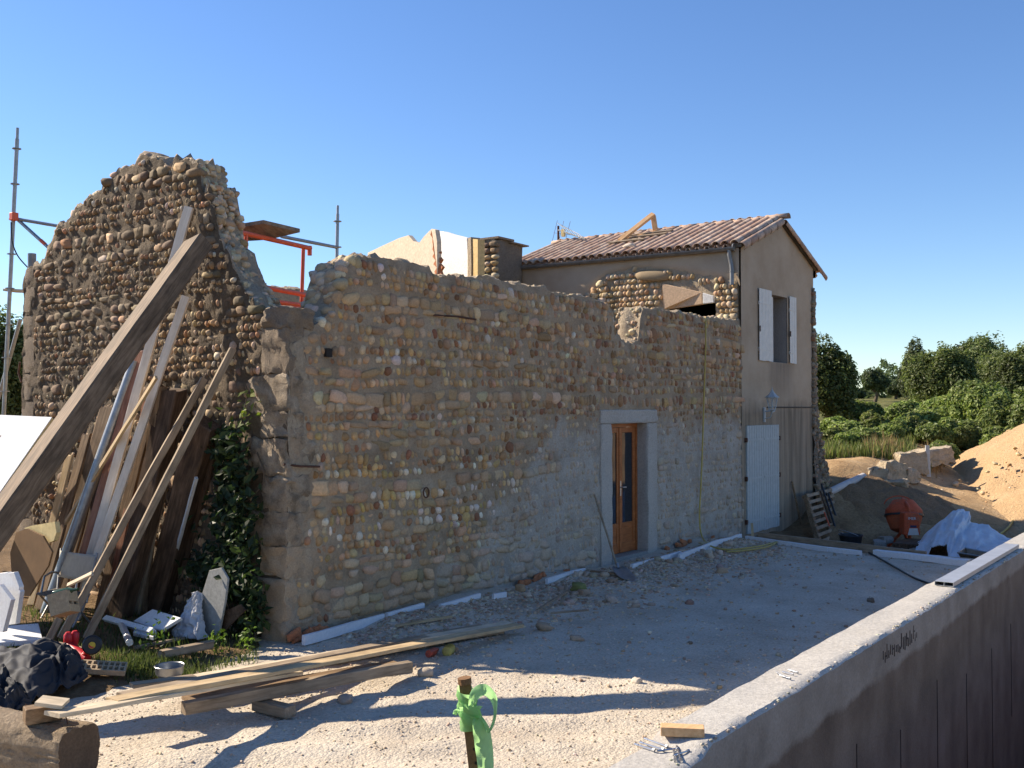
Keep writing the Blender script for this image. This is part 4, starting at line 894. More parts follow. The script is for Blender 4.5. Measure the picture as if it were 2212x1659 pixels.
def terr_h(x, y):
    x = np.asarray(x, float); y = np.asarray(y, float)
    base = 0.012*fbm(np.stack([x*1.1, y*1.1, 0*x], -1), 3, 91)+0.010*fbm(np.stack([x*7, y*7, 0*x], -1), 3, 92)
    # tyre and rake furrows run slantwise through the near gravel
    base = base+0.017*np.sin((x*0.78+y*0.62)*11+1.4*vnoise(np.stack([x*2, y*2, 0*x], -1), 5))*sstep(0.6, -0.6, x)*sstep(-1.2, -2.4, y)
    # rubble banked against the wall
    e = sstep(-2.1+0.5*np.sin(x*.9), -0.2, y)*sstep(0.3, 1.4, x)*sstep(10.8, 9.5, x)
    base = base+e*(0.06+0.06*vnoise(np.stack([x*1.5, y*1.5, 0*x], -1), 7))
    # towards the yard the gravel dies out
    base = base-0.06*sstep(-0.25, 0.5, y-0.35*np.minimum(x, 0))*sstep(0.1, -0.4, x)
    return base
_ttx = np.arange(-12, 13.01, .1); _tty = np.arange(-6, 6.01, .1); _tt = terr_h(*np.meshgrid(_ttx, _tty, indexing='ij'))
def th(x, y):
    i = (min(max(x, -11.9), 12.8)+12)/.1; j = (min(max(y, -5.9), 5.8)+6)/.1; a, b = int(i), int(j); f, g = i-a, j-b
    return float((_tt[a, b]*(1-f)+_tt[a+1, b]*f)*(1-g)+(_tt[a, b+1]*(1-f)+_tt[a+1, b+1]*f)*g)
xs = np.arange(-9.0, 10.64, 0.07); ys = np.arange(-5.2, 0.95, 0.07)
XX, YY = np.meshgrid(xs, ys, indexing='ij'); 
XX = np.minimum(XX, 10.42-0.16*YY*0-0.0+0*YY); ZZ = terr_h(XX, YY)
nx, ny = XX.shape; i = np.arange(nx-1)[:, None]; j = np.arange(ny-1)[None]; q = np.stack([i*ny+j, (i+1)*ny+j, (i+1)*ny+j+1, i*ny+j+1], -1).reshape(-1, 4)
xc = XX[:-1, :-1].reshape(-1); yc = YY[:-1, :-1].reshape(-1); keep = ~((xc > 0.15) & (yc > 0.10)) & ~((xc < -0.0) & (yc > 0.55))
mk('terrace', np.stack([XX, YY, ZZ], -1).reshape(-1, 3), q[keep], M['gravel'], smooth=True, kind='structure')
def scatter(name, n, posf, size, pal, seed, mat, lump=.2, flat=.7, parent=None, **pr):
    r = np.random.default_rng(seed); P3 = np.array([posf(r) for _ in range(n)]); w = np.exp(r.uniform(math.log(size[0]), math.log(size[1]), n))
    sz = np.stack([w*r.uniform(.6, 1, n), w*r.uniform(.6, 1, n), w*flat*r.uniform(.6, 1, n)], -1)/2
    rot = np.einsum('nij,njk->nik', rot_axis(2, r.uniform(0, 6.3, n)), rot_axis(0, r.normal(0, .3, n)))
    half = r.random(n) < .55; V_, F_, C_, k = [], [], [], 0
    for kind, msk in (('ico', half), ('blk', ~half)):
        if not msk.any(): continue
        P = stone_cloud(kind, sz[msk], rot[msk], r, lump)+P3[msk][:, None]; P[..., 2] += sz[msk][:, 2][:, None]*.55
        v, f = join_cloud(P, kind); V_.append(v); F_.append(f+k); k += len(v); C_.append(np.repeat(np.array([pick(r, pal) for _ in range(msk.sum())]), P.shape[1], 0))
    return mk(name, np.concatenate(V_), np.concatenate(F_), mat, parent, smooth=True, cols=np.concatenate(C_), kind='stuff', **pr)
GRV = [(4, (0.54, 0.47, 0.38)), (3, (0.47, 0.40, 0.31)), (2, (0.61, 0.55, 0.46)), (1, (0.40, 0.33, 0.25))]
RUB = [(4, (0.42, 0.34, 0.265)), (3, (0.48, 0.40, 0.32)), (2, (0.35, 0.265, 0.19)), (1, (0.54, 0.47, 0.39)), (.3, (0.38, 0.24, 0.165))]
def on_terr(r, x0, x1, y0, y1): x = r.uniform(x0, x1); y = r.uniform(y0, y1); return (x, y, th(x, y))
scatter('loose_gravel', 5200, lambda r: on_terr(r, -4.2, 3.5, -5.1, 0.0), (.008, .026), GRV, 1, M['stone'], label='loose crushed limestone gravel spread over the terrace', cat='gravel')
def rub_pos(r):
    x = r.uniform(0.4, 10.2); y = -0.2-abs(r.normal(0, .62))-(1.1 if 3.5 < x < 9.5 else .3)*r.random()**2
    return (x, y, th(x, y)-.008)
scatter('wall_rubble', 9500, rub_pos, (.012, .065), RUB, 2, M['stone'], label='broken mortar and stone rubble heaped along the long wall', cat='rubble')
scatter('terrace_crumbs', 500, lambda r: on_terr(r, 0.5, 10.2, -4.7, -1.2), (.012, .05), RUB, 3, M['stone'], label='scattered crumbs of brick and mortar on the shaded gravel', cat='rubble')
# larger lumps that can be told apart
rg = np.random.default_rng(77); nl = 0
for (u, v, w, name_, lab, col) in [(1245, 1382, .11, 'rubble_stone', 'lone tan stone on shaded gravel just past the plank ends', (.40, .31, .22)), (1175, 1362, .18, 'rubble_stone', 'flat brown rubble slab near the far plank ends', (.36, .27, .18)),
        (745, 1517, .10, 'rubble_stone', 'small pinkish stone on lit gravel beside the long plank shadow', (.42, .32, .24)), (1490, 1392, .06, 'rubble_stone', 'small dark clod alone on the middle of the shaded terrace', (.20, .15, .10)), (1375, 1477, .08, 'rubble_stone', 'tiny pale block at the edge of house shadow on gravel', (.58, .50, .40)), (915, 1463, .12, 'rubble_stone', 'pale crumbly lump at the shadow edge near the short beam', (.46, .38, .28)), (1250, 1283, .18, 'mossy_stone', 'greenish mossy stone lying in the rubble before the doorway', (.22, .23, .08)), (1490, 1305, .11, 'rubble_stone', 'reddish flat tile shard on terrace in front of shovel', (.30, .18, .13)), (1880, 1300, .08, 'rubble_stone', 'dark clod on terrace near the black cable', (.17, .14, .11))]:
    p = at(u, v, z=0.0); p[2] = float(terr_h(p[0], p[1]))+w*.2
    P1 = stone_cloud('ico' if nl % 2 else 'blk', np.array([[w*.55, w*.42, w*.32]]), rot_axis(2, np.array([rg.uniform(0, 3)])), rg, .25)[0]+p
    mk(name_, P1, (ICO if nl % 2 else BLK)[1], M['stone'], loc=p, smooth=True, cols=np.repeat([col], len(P1), 0), label=lab, cat='stone'); nl += 1
for k in range(46):
    x = rg.uniform(3.2, 9.8); y = -0.4-abs(rg.normal(0, .7)); w = rg.uniform(.07, .14); p = np.array([x, y, float(terr_h(x, y))+w*.18])
    kd = 'blk' if rg.random() < .6 else 'ico'; P1 = stone_cloud(kd, np.array([[w*.55, w*.45, w*.32]]), rot_axis(2, np.array([rg.uniform(0, 3)])), rg, .25)[0]+p
    mk('rubble_stone', P1, (ICO if kd == 'ico' else BLK)[1], M['stone'], loc=p, smooth=True, cols=np.repeat([pick(rg, RUB)], len(P1), 0), label='large lump of rubble in the heap before the doorway', cat='stone', group='big lumps in the rubble heap')

# ---------------------------------------------------------------- retaining wall of the terrace
RZT = 0.50; RY0, RY1 = -5.51, -5.16
def ret_mat():
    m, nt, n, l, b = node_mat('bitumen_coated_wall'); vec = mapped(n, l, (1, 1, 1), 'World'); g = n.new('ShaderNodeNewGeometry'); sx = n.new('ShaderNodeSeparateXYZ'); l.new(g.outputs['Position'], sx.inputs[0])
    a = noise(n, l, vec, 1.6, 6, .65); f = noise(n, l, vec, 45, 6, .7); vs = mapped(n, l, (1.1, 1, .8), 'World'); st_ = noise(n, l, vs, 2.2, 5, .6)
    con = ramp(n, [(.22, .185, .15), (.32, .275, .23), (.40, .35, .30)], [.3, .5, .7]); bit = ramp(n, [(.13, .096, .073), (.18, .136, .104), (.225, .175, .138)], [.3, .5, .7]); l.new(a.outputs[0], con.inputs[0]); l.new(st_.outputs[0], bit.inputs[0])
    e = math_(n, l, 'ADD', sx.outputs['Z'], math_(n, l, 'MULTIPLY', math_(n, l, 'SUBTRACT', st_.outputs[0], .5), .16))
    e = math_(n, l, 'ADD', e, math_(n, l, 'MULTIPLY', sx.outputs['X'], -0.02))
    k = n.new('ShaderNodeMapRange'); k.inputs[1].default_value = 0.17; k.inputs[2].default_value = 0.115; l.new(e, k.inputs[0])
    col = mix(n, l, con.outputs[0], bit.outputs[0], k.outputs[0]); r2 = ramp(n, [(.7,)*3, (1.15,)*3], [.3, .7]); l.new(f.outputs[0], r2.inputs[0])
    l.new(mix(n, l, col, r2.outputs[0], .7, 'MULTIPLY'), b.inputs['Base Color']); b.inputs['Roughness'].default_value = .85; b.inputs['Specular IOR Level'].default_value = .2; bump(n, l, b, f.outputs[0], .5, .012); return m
M['ret'] = ret_mat()
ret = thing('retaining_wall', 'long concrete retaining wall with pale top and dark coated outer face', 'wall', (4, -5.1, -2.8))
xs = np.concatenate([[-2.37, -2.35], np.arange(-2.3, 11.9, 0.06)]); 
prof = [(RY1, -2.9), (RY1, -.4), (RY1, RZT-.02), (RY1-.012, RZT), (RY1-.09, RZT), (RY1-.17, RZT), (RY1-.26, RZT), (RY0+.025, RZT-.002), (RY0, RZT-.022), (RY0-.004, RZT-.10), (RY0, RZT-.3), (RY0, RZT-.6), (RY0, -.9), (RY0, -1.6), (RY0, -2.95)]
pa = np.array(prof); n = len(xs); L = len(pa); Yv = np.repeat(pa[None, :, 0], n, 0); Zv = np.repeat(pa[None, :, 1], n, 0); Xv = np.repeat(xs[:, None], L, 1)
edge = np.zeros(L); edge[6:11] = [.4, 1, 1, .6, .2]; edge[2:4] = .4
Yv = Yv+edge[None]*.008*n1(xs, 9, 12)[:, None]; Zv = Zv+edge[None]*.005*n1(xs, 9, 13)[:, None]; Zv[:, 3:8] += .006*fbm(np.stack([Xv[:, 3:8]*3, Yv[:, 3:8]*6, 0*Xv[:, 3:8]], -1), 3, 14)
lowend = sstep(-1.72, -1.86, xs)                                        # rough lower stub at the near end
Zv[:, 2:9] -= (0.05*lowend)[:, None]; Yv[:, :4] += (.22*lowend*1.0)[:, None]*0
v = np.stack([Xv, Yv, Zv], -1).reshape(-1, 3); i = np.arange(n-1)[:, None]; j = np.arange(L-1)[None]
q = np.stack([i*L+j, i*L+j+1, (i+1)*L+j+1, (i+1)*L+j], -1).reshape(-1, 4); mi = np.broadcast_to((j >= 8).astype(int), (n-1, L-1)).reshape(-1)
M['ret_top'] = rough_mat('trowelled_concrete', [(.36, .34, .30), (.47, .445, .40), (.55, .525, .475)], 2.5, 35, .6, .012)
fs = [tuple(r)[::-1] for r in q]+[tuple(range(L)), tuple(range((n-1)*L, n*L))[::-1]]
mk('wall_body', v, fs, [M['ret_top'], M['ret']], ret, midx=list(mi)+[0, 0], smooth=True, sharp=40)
# rough concrete spill at the near end
block('concrete_stub', (-2.95, -5.50, -.5), (-2.33, -5.02, .40), M['ret_top'], ret, 610, .03, 6)
scatter('concrete_crumbs', 260, lambda r: (r.uniform(-2.3, 11), r.choice([RY0+.03, RY0+.045, RY0+.015])+r.normal(0, .012), RZT-.01), (.01, .035), [(1, (.42, .40, .36)), (1, (.33, .31, .27))], 15, M['stone'], parent=ret)
# block joints and vertical seams showing in the coated face
rg = np.random.default_rng(4)
for k in range(9):
    x = -0.4+k*1.25+rg.normal(0, .03); h = rg.uniform(.5, 1.6); z0 = -.05-rg.uniform(0, .4)
    b = MB(); b.box((x, RY0-.006, z0-h), (x+.007, RY0+.01, z0)); b.build('seam', plain_mat('seam', (.055, .04, .034), .9) if k == 0 else bpy.data.materials['seam'], ret)
# scrawled setting-out marks on the concrete face
mk0 = at(1906, 1398, y=RY0); mk0[2] = min(mk0[2], RZT-.24)
b = MB()
for k in range(20):
    x = mk0[0]+k*.055; z0 = mk0[2]+rg.uniform(0, .05); z1 = z0+rg.uniform(.04, .13)
    b.box((x, RY0-.0072, z0), (x+.012, RY0-.004, z1)); 
    if k % 4 == 1: b.box((x+.012, RY0-.0072, (z0+z1)/2), (x+.05, RY0-.004, (z0+z1)/2+.012))
b.build('scrawled_mark', bpy.data.materials['seam'], ret)
# far bank of the trench
xs = np.arange(-2, 14, .25); ts = np.linspace(0, 1, 14)
X2 = np.repeat(xs[:, None], 14, 1); Y2 = -6.75-ts[None]*2.2+.12*fbm(np.stack([X2, ts[None]*3+0*X2, 0*X2], -1), 3, 19); Z2 = -2.9+ts[None]*2.6+.08*fbm(np.stack([X2*2, ts[None]*6+0*X2, 0*X2], -1), 3, 20)
i = np.arange(len(xs)-1)[:, None]; j = np.arange(13)[None]; q = np.stack([i*14+j, i*14+j+1, (i+1)*14+j+1, (i+1)*14+j], -1).reshape(-1, 4)
mk('trench_bank', np.stack([X2, Y2, Z2], -1).reshape(-1, 3), q, M['earth'], smooth=True, kind='structure')

# ---------------------------------------------------------------- sand heap
def heap(name, cx, cy, rad, h, mat, seed, n=90, zb=-0.2, slope=0, **pr):
    g = np.linspace(-1, 1, n); A, B = np.meshgrid(g, g, indexing='ij'); X = cx+A*rad; Y = cy+B*rad
    r = np.hypot(A, B)*(1+.10*fbm(np.stack([A*2, B*2, 0*A], -1), 3, seed)); base = ground_h(X, Y)
    Z = np.maximum(base-.15, h-r*rad*slope-.35*np.exp(-(r/.15)**2)) if slope else base-.12+h*np.clip(1-r, 0, 1)
    Z = Z+np.clip(1-r, 0, .15)*6*(.05*fbm(np.stack([X*2.2, Y*2.2, 0*X], -1), 4, seed+1)+.03*fbm(np.stack([X*7, Y*7, 0*X], -1), 3, seed+2))
    i = np.arange(n-1)[:, None]; j = np.arange(n-1)[None]; q = np.stack([i*n+j, (i+1)*n+j, (i+1)*n+j+1, i*n+j+1], -1).reshape(-1, 4)
    return mk(name, np.stack([X, Y, Z], -1).reshape(-1, 3), q, mat, loc=(cx, cy, zb), smooth=True, **pr)
SX, SY = 24.6, -6.6
heap('sand_heap', SX, SY, 7.6, 3.80, M['sand'], 30, 110, slope=.54, label='large heap of ochre sand glowing in the sun', cat='sand heap')
heap('spoil_heap', 16.9, -1.5, 1.7, .42, M['earth'], 36, 60, label='low heap of brown earth behind the concrete mixer', cat='earth heap')
CLOD = [(3, (.50, .32, .16)), (2, (.42, .27, .14)), (2, (.58, .45, .30)), (.6, (.62, .56, .46))]
def clod_pos(r):
    a = r.uniform(2.2, 4.6); d = r.uniform(.35, 1.02); x = SX+math.cos(a)*d*7.2; y = SY+math.sin(a)*d*7.2; g = float(ground_h(x, y)); return (x, y, max(g, 3.80-.54*7.2*d)-.03)
scatter('sand_clods', 420, clod_pos, (.04, .16), CLOD, 31, M['stone'], label='clods and pebbles strewn over the sand heap', cat='clods')

# ---------------------------------------------------------------- timbers leaning on the gable
def lean(name, label, u0, v0, u1, v1, w, t, mat, xt=-0.09, zb=None, cat='plank', up=(-.7, -.25, .6), **kw):
    top = at(u0, v0, x=xt); zb = 0.10 if zb is None else zb; bot = at(u1, v1, z=zb)
    return plank(name, label, cat, bot, top, w, t, mat, up, **kw)
T = at(428, 528, x=-0.28); foot = np.array([-3.98, 0.26, 0.0])
foot[2] = -0.02
plank('big_beam', 'huge old brown squared beam leaning across the gable wall', 'beam', foot, T, .32, .20, M['beam_wood'], (-.72, .16, .66), seg=24, wob=.006, rag=.012)
lean('pale_batten', 'tall pale planed batten reaching highest on the gable', 408, 447, 160, 1332, .05, .10, M['white_pine'], -.07, cat='batten', up=(-.5, .85, .2))
lean('pale_batten', 'pale planed batten with its top tucked under the big beam', 402, 640, 163, 1338, .045, .09, M['white_pine'], -.16, cat='batten', up=(-.5, .85, .2))
lean('red_board', 'reddish brown board standing beside the grey zinc pipe', 305, 760, 142, 1335, .10, .05, M['red_wood'], -.18, cat='board')
lean('thin_lath', 'thin pale lath crossing over the other leaning timbers at a slant', 338, 815, 40, 1291, .055, .03, M['pine'], -.52, .14, cat='lath')
lean('long_plank', 'greyish tan square timber leaning in front of the folding chair', 440, 818, 130, 1378, .085, .07, M['grey_wood'], -.14, cat='timber', up=(-.8, .4, .4))
lean('long_plank', 'greyish tan square timber leaning next to the creeper', 503, 754, 186, 1378, .085, .07, M['grey_wood'], -.08, cat='timber', up=(-.8, .4, .4))
lean('white_batten', 'short thin whitish batten propped before the rotten logs', 424, 1032, 347, 1311, .04, .03, M['white_paint'], -.34, .12, cat='batten')
pb = at(97, 1328, z=.1); pt = at(292, 780, x=-.22)
b = MB(); b.tube([pb, pt], .062, 16); b.build('zinc_pipe', M['galv'], loc=pb, smooth=True, label='grey zinc rainwater pipe leaning among the timbers', cat='pipe')
def old_log(label, u0, v0, u1, v1, r, xt, zb, sides=9, mat=None):
    top = at(u0, v0, x=xt); bot = at(u1, v1, z=zb); n = 16; pts = [bot+(top-bot)*k/n for k in range(n+1)]
    b = MB(); sd = random.randint(1, 99); rr = [r*(1+.12*float(n1(np.array([k*.35]), 1.0, sd)[0])) for k in range(n+1)]
    pts = [p+np.array([0, .02*math.sin(k*.9+sd), .0]) for k, p in enumerate(pts)]
    b.tube(pts, rr, sides); o = b.build('old_log', mat or M['dark_wood'], loc=bot, smooth=True, label=label, cat='log')
    o.rotation_mode = 'XYZ'; return o
plank('old_timber', 'broad rotten squared timber with split top standing against the wall', 'timber', at(262, 1330, z=.1), at(374, 842, x=-.22), .27, .17, M['dark_wood'], (-.9, -.2, .3), seg=18, wob=.012, rag=.05)
plank('old_timber', 'narrow cracked dark timber behind the tan leaning timbers', 'timber', at(305, 1322, z=.1), at(345, 838, x=-.30), .13, .12, M['old_wood'], (-.9, -.2, .3), seg=18, wob=.012, rag=.06)
plank('old_timber', 'thick rotten brown timber standing next to the creeper', 'timber', at(333, 1318, z=.1), at(448, 912, x=-.18), .27, .2, M['dark_wood'], (-.85, -.4, .3), seg=18, wob=.012, rag=.04)
plank('old_board', 'dark brown rough board half hidden under the big beam', 'board', at(120, 1310, z=.12), at(238, 880, x=-.16), .26, .05, M['old_wood'], (-.9, -.2, .3), seg=12, wob=.006, rag=.03)
plank('old_board', 'short brown board standing close beside the zinc pipe', 'board', at(84, 1318, z=.14), at(188, 940, x=-.3), .12, .04, M['old_wood'], (-.9, -.2, .3), rag=.03)
plank('old_board', 'light brown offcut wedge leaning beneath the big beam', 'board', at(66, 1310, z=.15), at(152, 985, x=-.5), .10, .035, M['pine'], (-.9, -.2, .3), rag=.03)

for i, (u0, v0, u1, v1, w, mt, lab) in enumerate([(345, 800, 215, 1322, .14, 'old_wood', 'dark board standing between the pale battens and split timber'), (395, 850, 292, 1326, .12, 'grey_wood', 'grey cracked board peeping out behind the tan leaning timbers'), (270, 850, 150, 1320, .16, 'dark_wood', 'dark wide board standing behind the zinc pipe'), (320, 870, 235, 1328, .10, 'red_wood', 'narrow reddish plank standing behind the thin lath'), (470, 930, 372, 1318, .12, 'dark_wood', 'rotten narrow board tucked behind the creeper edge')]):
    plank('old_board', lab, 'board', at(u1, v1, z=.1), at(u0, v0, x=-.07), w, .04, M[mt], (-.9, -.2, .3), seg=12, wob=.008, rag=.05)
# ---------------------------------------------------------------- insulation panel, boards, foam
def slab(name, label, cat, a, bq, c, t, mat, edge=None, **kw):
    """slab with corner a and neighbouring corners bq, c ; t thick away from its face"""
    a = np.array(a); u = np.array(bq)-a; w = np.array(c)-a; nrm = np.cross(u, w); nrm = nrm/np.linalg.norm(nrm)*t
    b = MB(); b.prism([a, a+u, a+u+w, a+w], nrm); o = b.build(name, mat, loc=a, label=label, cat=cat, **kw); bevel(o, min(.006, t*.2)); return o
A = at(112, 901, x=-.75); B = at(-75, 1170, x=-1.9); 
pan = thing('insulation_panel', 'big white-faced foam panel leaning under the huge beam', 'panel', B)
Lv = np.array([-.25, 1.5, .04]); nrm = np.cross(B-A, Lv); nrm = nrm/np.linalg.norm(nrm)
if nrm[0] > 0: nrm = -nrm
b = MB(); b.prism([A, B, B+Lv, A+Lv], -nrm*.008); b.build('white_facing', M['foam_white'], pan)
b = MB(); b.prism([A-nrm*.009, B-nrm*.009, B+Lv-nrm*.009, A+Lv-nrm*.009], -nrm*.055); b.build('foam_core', M['foam_cream'], pan)
b = MB(); e1 = A+(B-A)*.18+Lv*.40; e2 = A+(B-A)*.36+Lv*.42; b.prism([e1+nrm*.003, e2+nrm*.003, e2+Lv*.035+nrm*.003, e1+Lv*.035+nrm*.003], -nrm*.002); b.build('facing_strip', M['old_wood'], pan)  # thin brown strip laid on the white facing
M['brown_card'] = plain_mat('brown_hardboard', (.17, .095, .04), .8, 0, .2, 5)
pts = [at(u, v, x=-1.55) for u, v in [(28, 1285), (22, 1195), (35, 1150), (58, 1142), (92, 1158), (112, 1192), (104, 1222), (62, 1288)]]
b = MB(); b.prism(pts, (.02, 0, 0)); b.build('hardboard_sheet', M['brown_card'], loc=pts[0], label='rounded brown hardboard panel standing in the rubbish under beam', cat='panel')
pts = [at(u, v, x=-1.5) for u, v in [(52, 1141), (66, 1136), (118, 1127), (122, 1150), (116, 1168), (106, 1172), (90, 1156)]]
b = MB(); b.prism(pts, (.05, .0, 0)); b.build('yellow_foam', M['foam_cream'], loc=pts[0], label='torn yellow foam offcut above the brown panel', cat='foam')
for i, (pl, lab) in enumerate([([(-14, 1240), (16, 1236), (44, 1278), (34, 1348), (4, 1352)], 'white foam sheet standing on edge beside the brown panel'), ([(-30, 1268), (-2, 1262), (24, 1296), (6, 1366), (-20, 1362)], 'white foam sheet leaning in front of another foam sheet'), ([(16, 1238), (30, 1236), (42, 1268), (41, 1276)], 'small white foam strip tucked beside the foam sheets')]):
    p = [at(u, v, x=-1.9-.15*i) for u, v in pl]; b = MB(); b.prism(p, (.05, .01, 0)); bevel(b.build('foam_sheet', M['foam_white'], loc=p[0], label=lab, cat='foam sheet'), .005)
z_ = .10
slab('foam_board', 'long flat white polystyrene board lying between foam sheets and tarpaulin', 'foam board', at(-60, 1404, z=z_), at(92, 1391, z=z_), at(-60, 1368, z=z_+.02), .05, M['foam_white'])
slab('foam_board', 'white polystyrene board lying behind the small bent foil tube', 'foam board', at(226, 1343, z=.12), at(328, 1372, z=.12), at(236, 1334, z=.16), .05, M['foam_white'])
slab('foam_board', 'tilted square white polystyrene piece beside the white batten foot', 'foam board', at(292, 1346, z=.13), at(352, 1366, z=.13), at(334, 1320, z=.26), .035, M['foam_white'])
slab('foam_board', 'small white polystyrene scrap half under the tilted piece', 'foam board', at(288, 1374, z=.08), at(332, 1384, z=.08), at(296, 1360, z=.10), .04, M['foam_white'])
b = MB(); p = [at(u, v, z=.14) for u, v in [(262, 1348), (268, 1360), (274, 1374), (280, 1388)]]; b.tube(p, .035, 10); b.build('foil_tube', plain_mat('crumpled_foil', (.62, .63, .65), .3, .7, .3, 40, .5, .8), loc=p[0], smooth=True, label='short crumpled silver foil tube lying by the foam boards', cat='tube')
plank('green_lath', 'short mossy lath standing out of the rubbish by foam board', 'lath', at(104, 1388, z=.1), at(130, 1336, z=.32), .07, .025, M['grey_wood'], (-.6, -.6, .4))
plank('thin_stick', 'grey stick lying on the grass beyond the foam board', 'stick', at(100, 1385, z=.1), at(175, 1402, z=.1), .05, .03, M['grey_wood'])
# folding chair
ch = thing('folding_chair', 'old folding chair with beige canvas back among the timbers', 'chair', at(165, 1330, z=.12))
M['canvas'] = plain_mat('beige_canvas', (.50, .44, .34), .85, 0, .12, 20)
tl = at(130, 1189, x=-.78); tr = at(208, 1199, x=-.98); bl = at(126, 1246, x=-.90); br = at(196, 1257, x=-1.08)
n = 9; g = []
for a in range(n):
    for c in range(n):
        s, t = a/(n-1), c/(n-1); p = tl*(1-s)*(1-t)+tr*s*(1-t)+bl*(1-s)*t+br*s*t; p = p+np.array([.025*math.sin(s*math.pi)+.006*math.sin(s*19)*t, 0, -.012*math.sin(s*math.pi)]); g.append(p)
fs = [(a*n+c, (a+1)*n+c, (a+1)*n+c+1, a*n+c+1) for a in range(n-1) for c in range(n-1)]
o = mk('canvas_back', g, fs, M['canvas'], ch, smooth=True); o.modifiers.new('thick', 'SOLIDIFY').thickness = .006
dn = np.array([-.05, .03, -1.0])
for side, (p, q) in (('l', (tl, bl)), ('r', (tr, br))):
    d = (q-p)/np.linalg.norm(q-p); b = MB(); b.tube([p+np.array([.01, 0, .02]), q, q+d*.22], .012, 8); b.build('back_post', M['galv'], ch, smooth=True)
    b = MB(); arm = q-d*.05; b.tube([arm, arm+np.array([-.10, -.04, .03]), arm+np.array([-.22, -.10, .0]), arm+np.array([-.28, -.14, -.18])], .012, 8); b.build('arm_rest', M['galv'], ch, smooth=True)
s0 = bl+dn*.12; s1 = br+dn*.12
b = MB(); b.prism([s0, s1, s1+np.array([-.34, -.16, .0]), s0+np.array([-.34, -.16, .0])], (0, 0, -.008)); b.build('canvas_seat', plain_mat('dark_canvas', (.10, .085, .065), .9), ch)  # seat coloured darker than the canvas back
for p in (s0, s1):
    b = MB(); b.tube([p, p+np.array([-.25, -.1, -.30])], .011, 8); b.build('leg', M['galv'], ch, smooth=True); b = MB(); b.tube([p+np.array([-.3, -.14, 0]), p+np.array([0, 0, -.30])], .011, 8); b.build('leg', M['galv'], ch, smooth=True)
# hollow brick
hb = at(138, 1304, x=-1.9); hb_t = thing('hollow_brick', 'pale hollow clay brick with two slots lying under the chair', 'brick', hb)
Mh = Matrix.Translation(V(hb)) @ Matrix.Rotation(R(40), 4, 'Z') @ Matrix.Rotation(R(-16), 4, 'X') @ Matrix.Rotation(R(14), 4, 'Y')
M['pale_brick'] = rough_mat('pale_clay', [(.34, .24, .14), (.44, .33, .21), (.50, .39, .26)], 6, 40, .4, .006)
b = MB()
for lo, hi in [((-.12, -.09, -.10), (.12, -.07, -.03)), ((-.12, -.09, .0), (.12, -.07, .10)), ((-.12, -.09, -.03), (-.10, -.07, 0)), ((-.03, -.09, -.03), (.0, -.07, 0)), ((.10, -.09, -.03), (.12, -.07, 0)), ((-.12, -.0699, -.10), (.12, .09, .10))]: b.box(lo, hi, M=Mh)
b.build('brick_shell', M['pale_brick'], hb_t); b = MB(); b.box((-.099, -.0715, -.0295), (.099, -.0705, -.0005), M=Mh); b.build('slot_shade', M['cavity_shade'], hb_t)  # dark plate paints the shade inside the slots
g0 = at(118, 1283, x=-1.92); b = MB(); b.lathe([(0, 0), (.035, .0), (.036, .16), (.014, .21), (.014, .26), (0, .26)], g0+np.array([0, 0, .0]), (.35, -.9, .22), 14); b.build('glass_bottle', plain_mat('green_bottle_glass', (.035, .07, .03), .08, 0, .1, 4, .8, 0), loc=g0, smooth=True, label='dark green bottle lying on top of the hollow brick', cat='bottle')
plank('broken_lath', 'pale broken lath end lying behind the hollow brick', 'lath', at(150, 1262, x=-1.7), at(196, 1240, x=-1.6), .05, .02, M['pale_pine'], (-.5, -.3, .8), rag=.03)
# white sack, grey sheet and brown board by the wall foot
def cloth(name, label, cat, top, bot, mat, nu=30, nv=22, fold=.03, seed=1, thick=.006, bulge=0.0, bdir=(-1, 0, 0), ridged=False, **kw):
    """sheet hung between two curves of points, with folds"""
    top = np.array(top); bot = np.array(bot); bd = np.array(bdir, float)
    ta = np.linspace(0, 1, len(top)); tb = np.linspace(0, 1, len(bot)); s = np.linspace(0, 1, nu)
    A = np.stack([np.interp(s, ta, top[:, k]) for k in range(3)], -1); B = np.stack([np.interp(s, tb, bot[:, k]) for k in range(3)], -1)
    t = np.linspace(0, 1, nv)[None, :, None]; P = A[:, None]*(1-t)+B[:, None]*t
    S = np.repeat(s[:, None], nv, 1); Tt = np.repeat(t[..., 0], nu, 0)
    d = fold*(fbm(np.stack([S*nu*.22, Tt*3, 0*S], -1), 4, seed)+.6*fbm(np.stack([S*9, Tt*9, 0*S+4], -1), 3, seed+3))+bulge*np.sin(np.pi*Tt)*np.sin(np.pi*S)
    if ridged:
        w1 = fbm(np.stack([S*5, Tt*3.5, 0*S], -1), 2, seed); r1 = 1-2*np.abs(fbm(np.stack([S*4+w1*.8, Tt*2.4-w1*.6, 0*S+2], -1), 2, seed+7)); r2 = 1-2*np.abs(fbm(np.stack([S*10+w1, Tt*8, 0*S+5], -1), 2, seed+8))
        d = fold*(1.3*r1+.45*r2)+bulge*np.sin(np.pi*np.clip(Tt, 0, 1))*np.sin(np.pi*S)
    P = P+d[..., None]*bd
    i = np.arange(nu-1)[:, None]; j = np.arange(nv-1)[None]; q = np.stack([i*nv+j, i*nv+j+1, (i+1)*nv+j+1, (i+1)*nv+j], -1).reshape(-1, 4)
    o = mk(name, P.reshape(-1, 3), q, mat, loc=P[0, -1], smooth=True, label=label, cat=cat, **kw); m = o.modifiers.new('thick', 'SOLIDIFY'); m.thickness = thick; return o
M['sack'] = plain_mat('white_woven_sack', (.48, .49, .51), .7, 0, .1, 30, .3, .4)
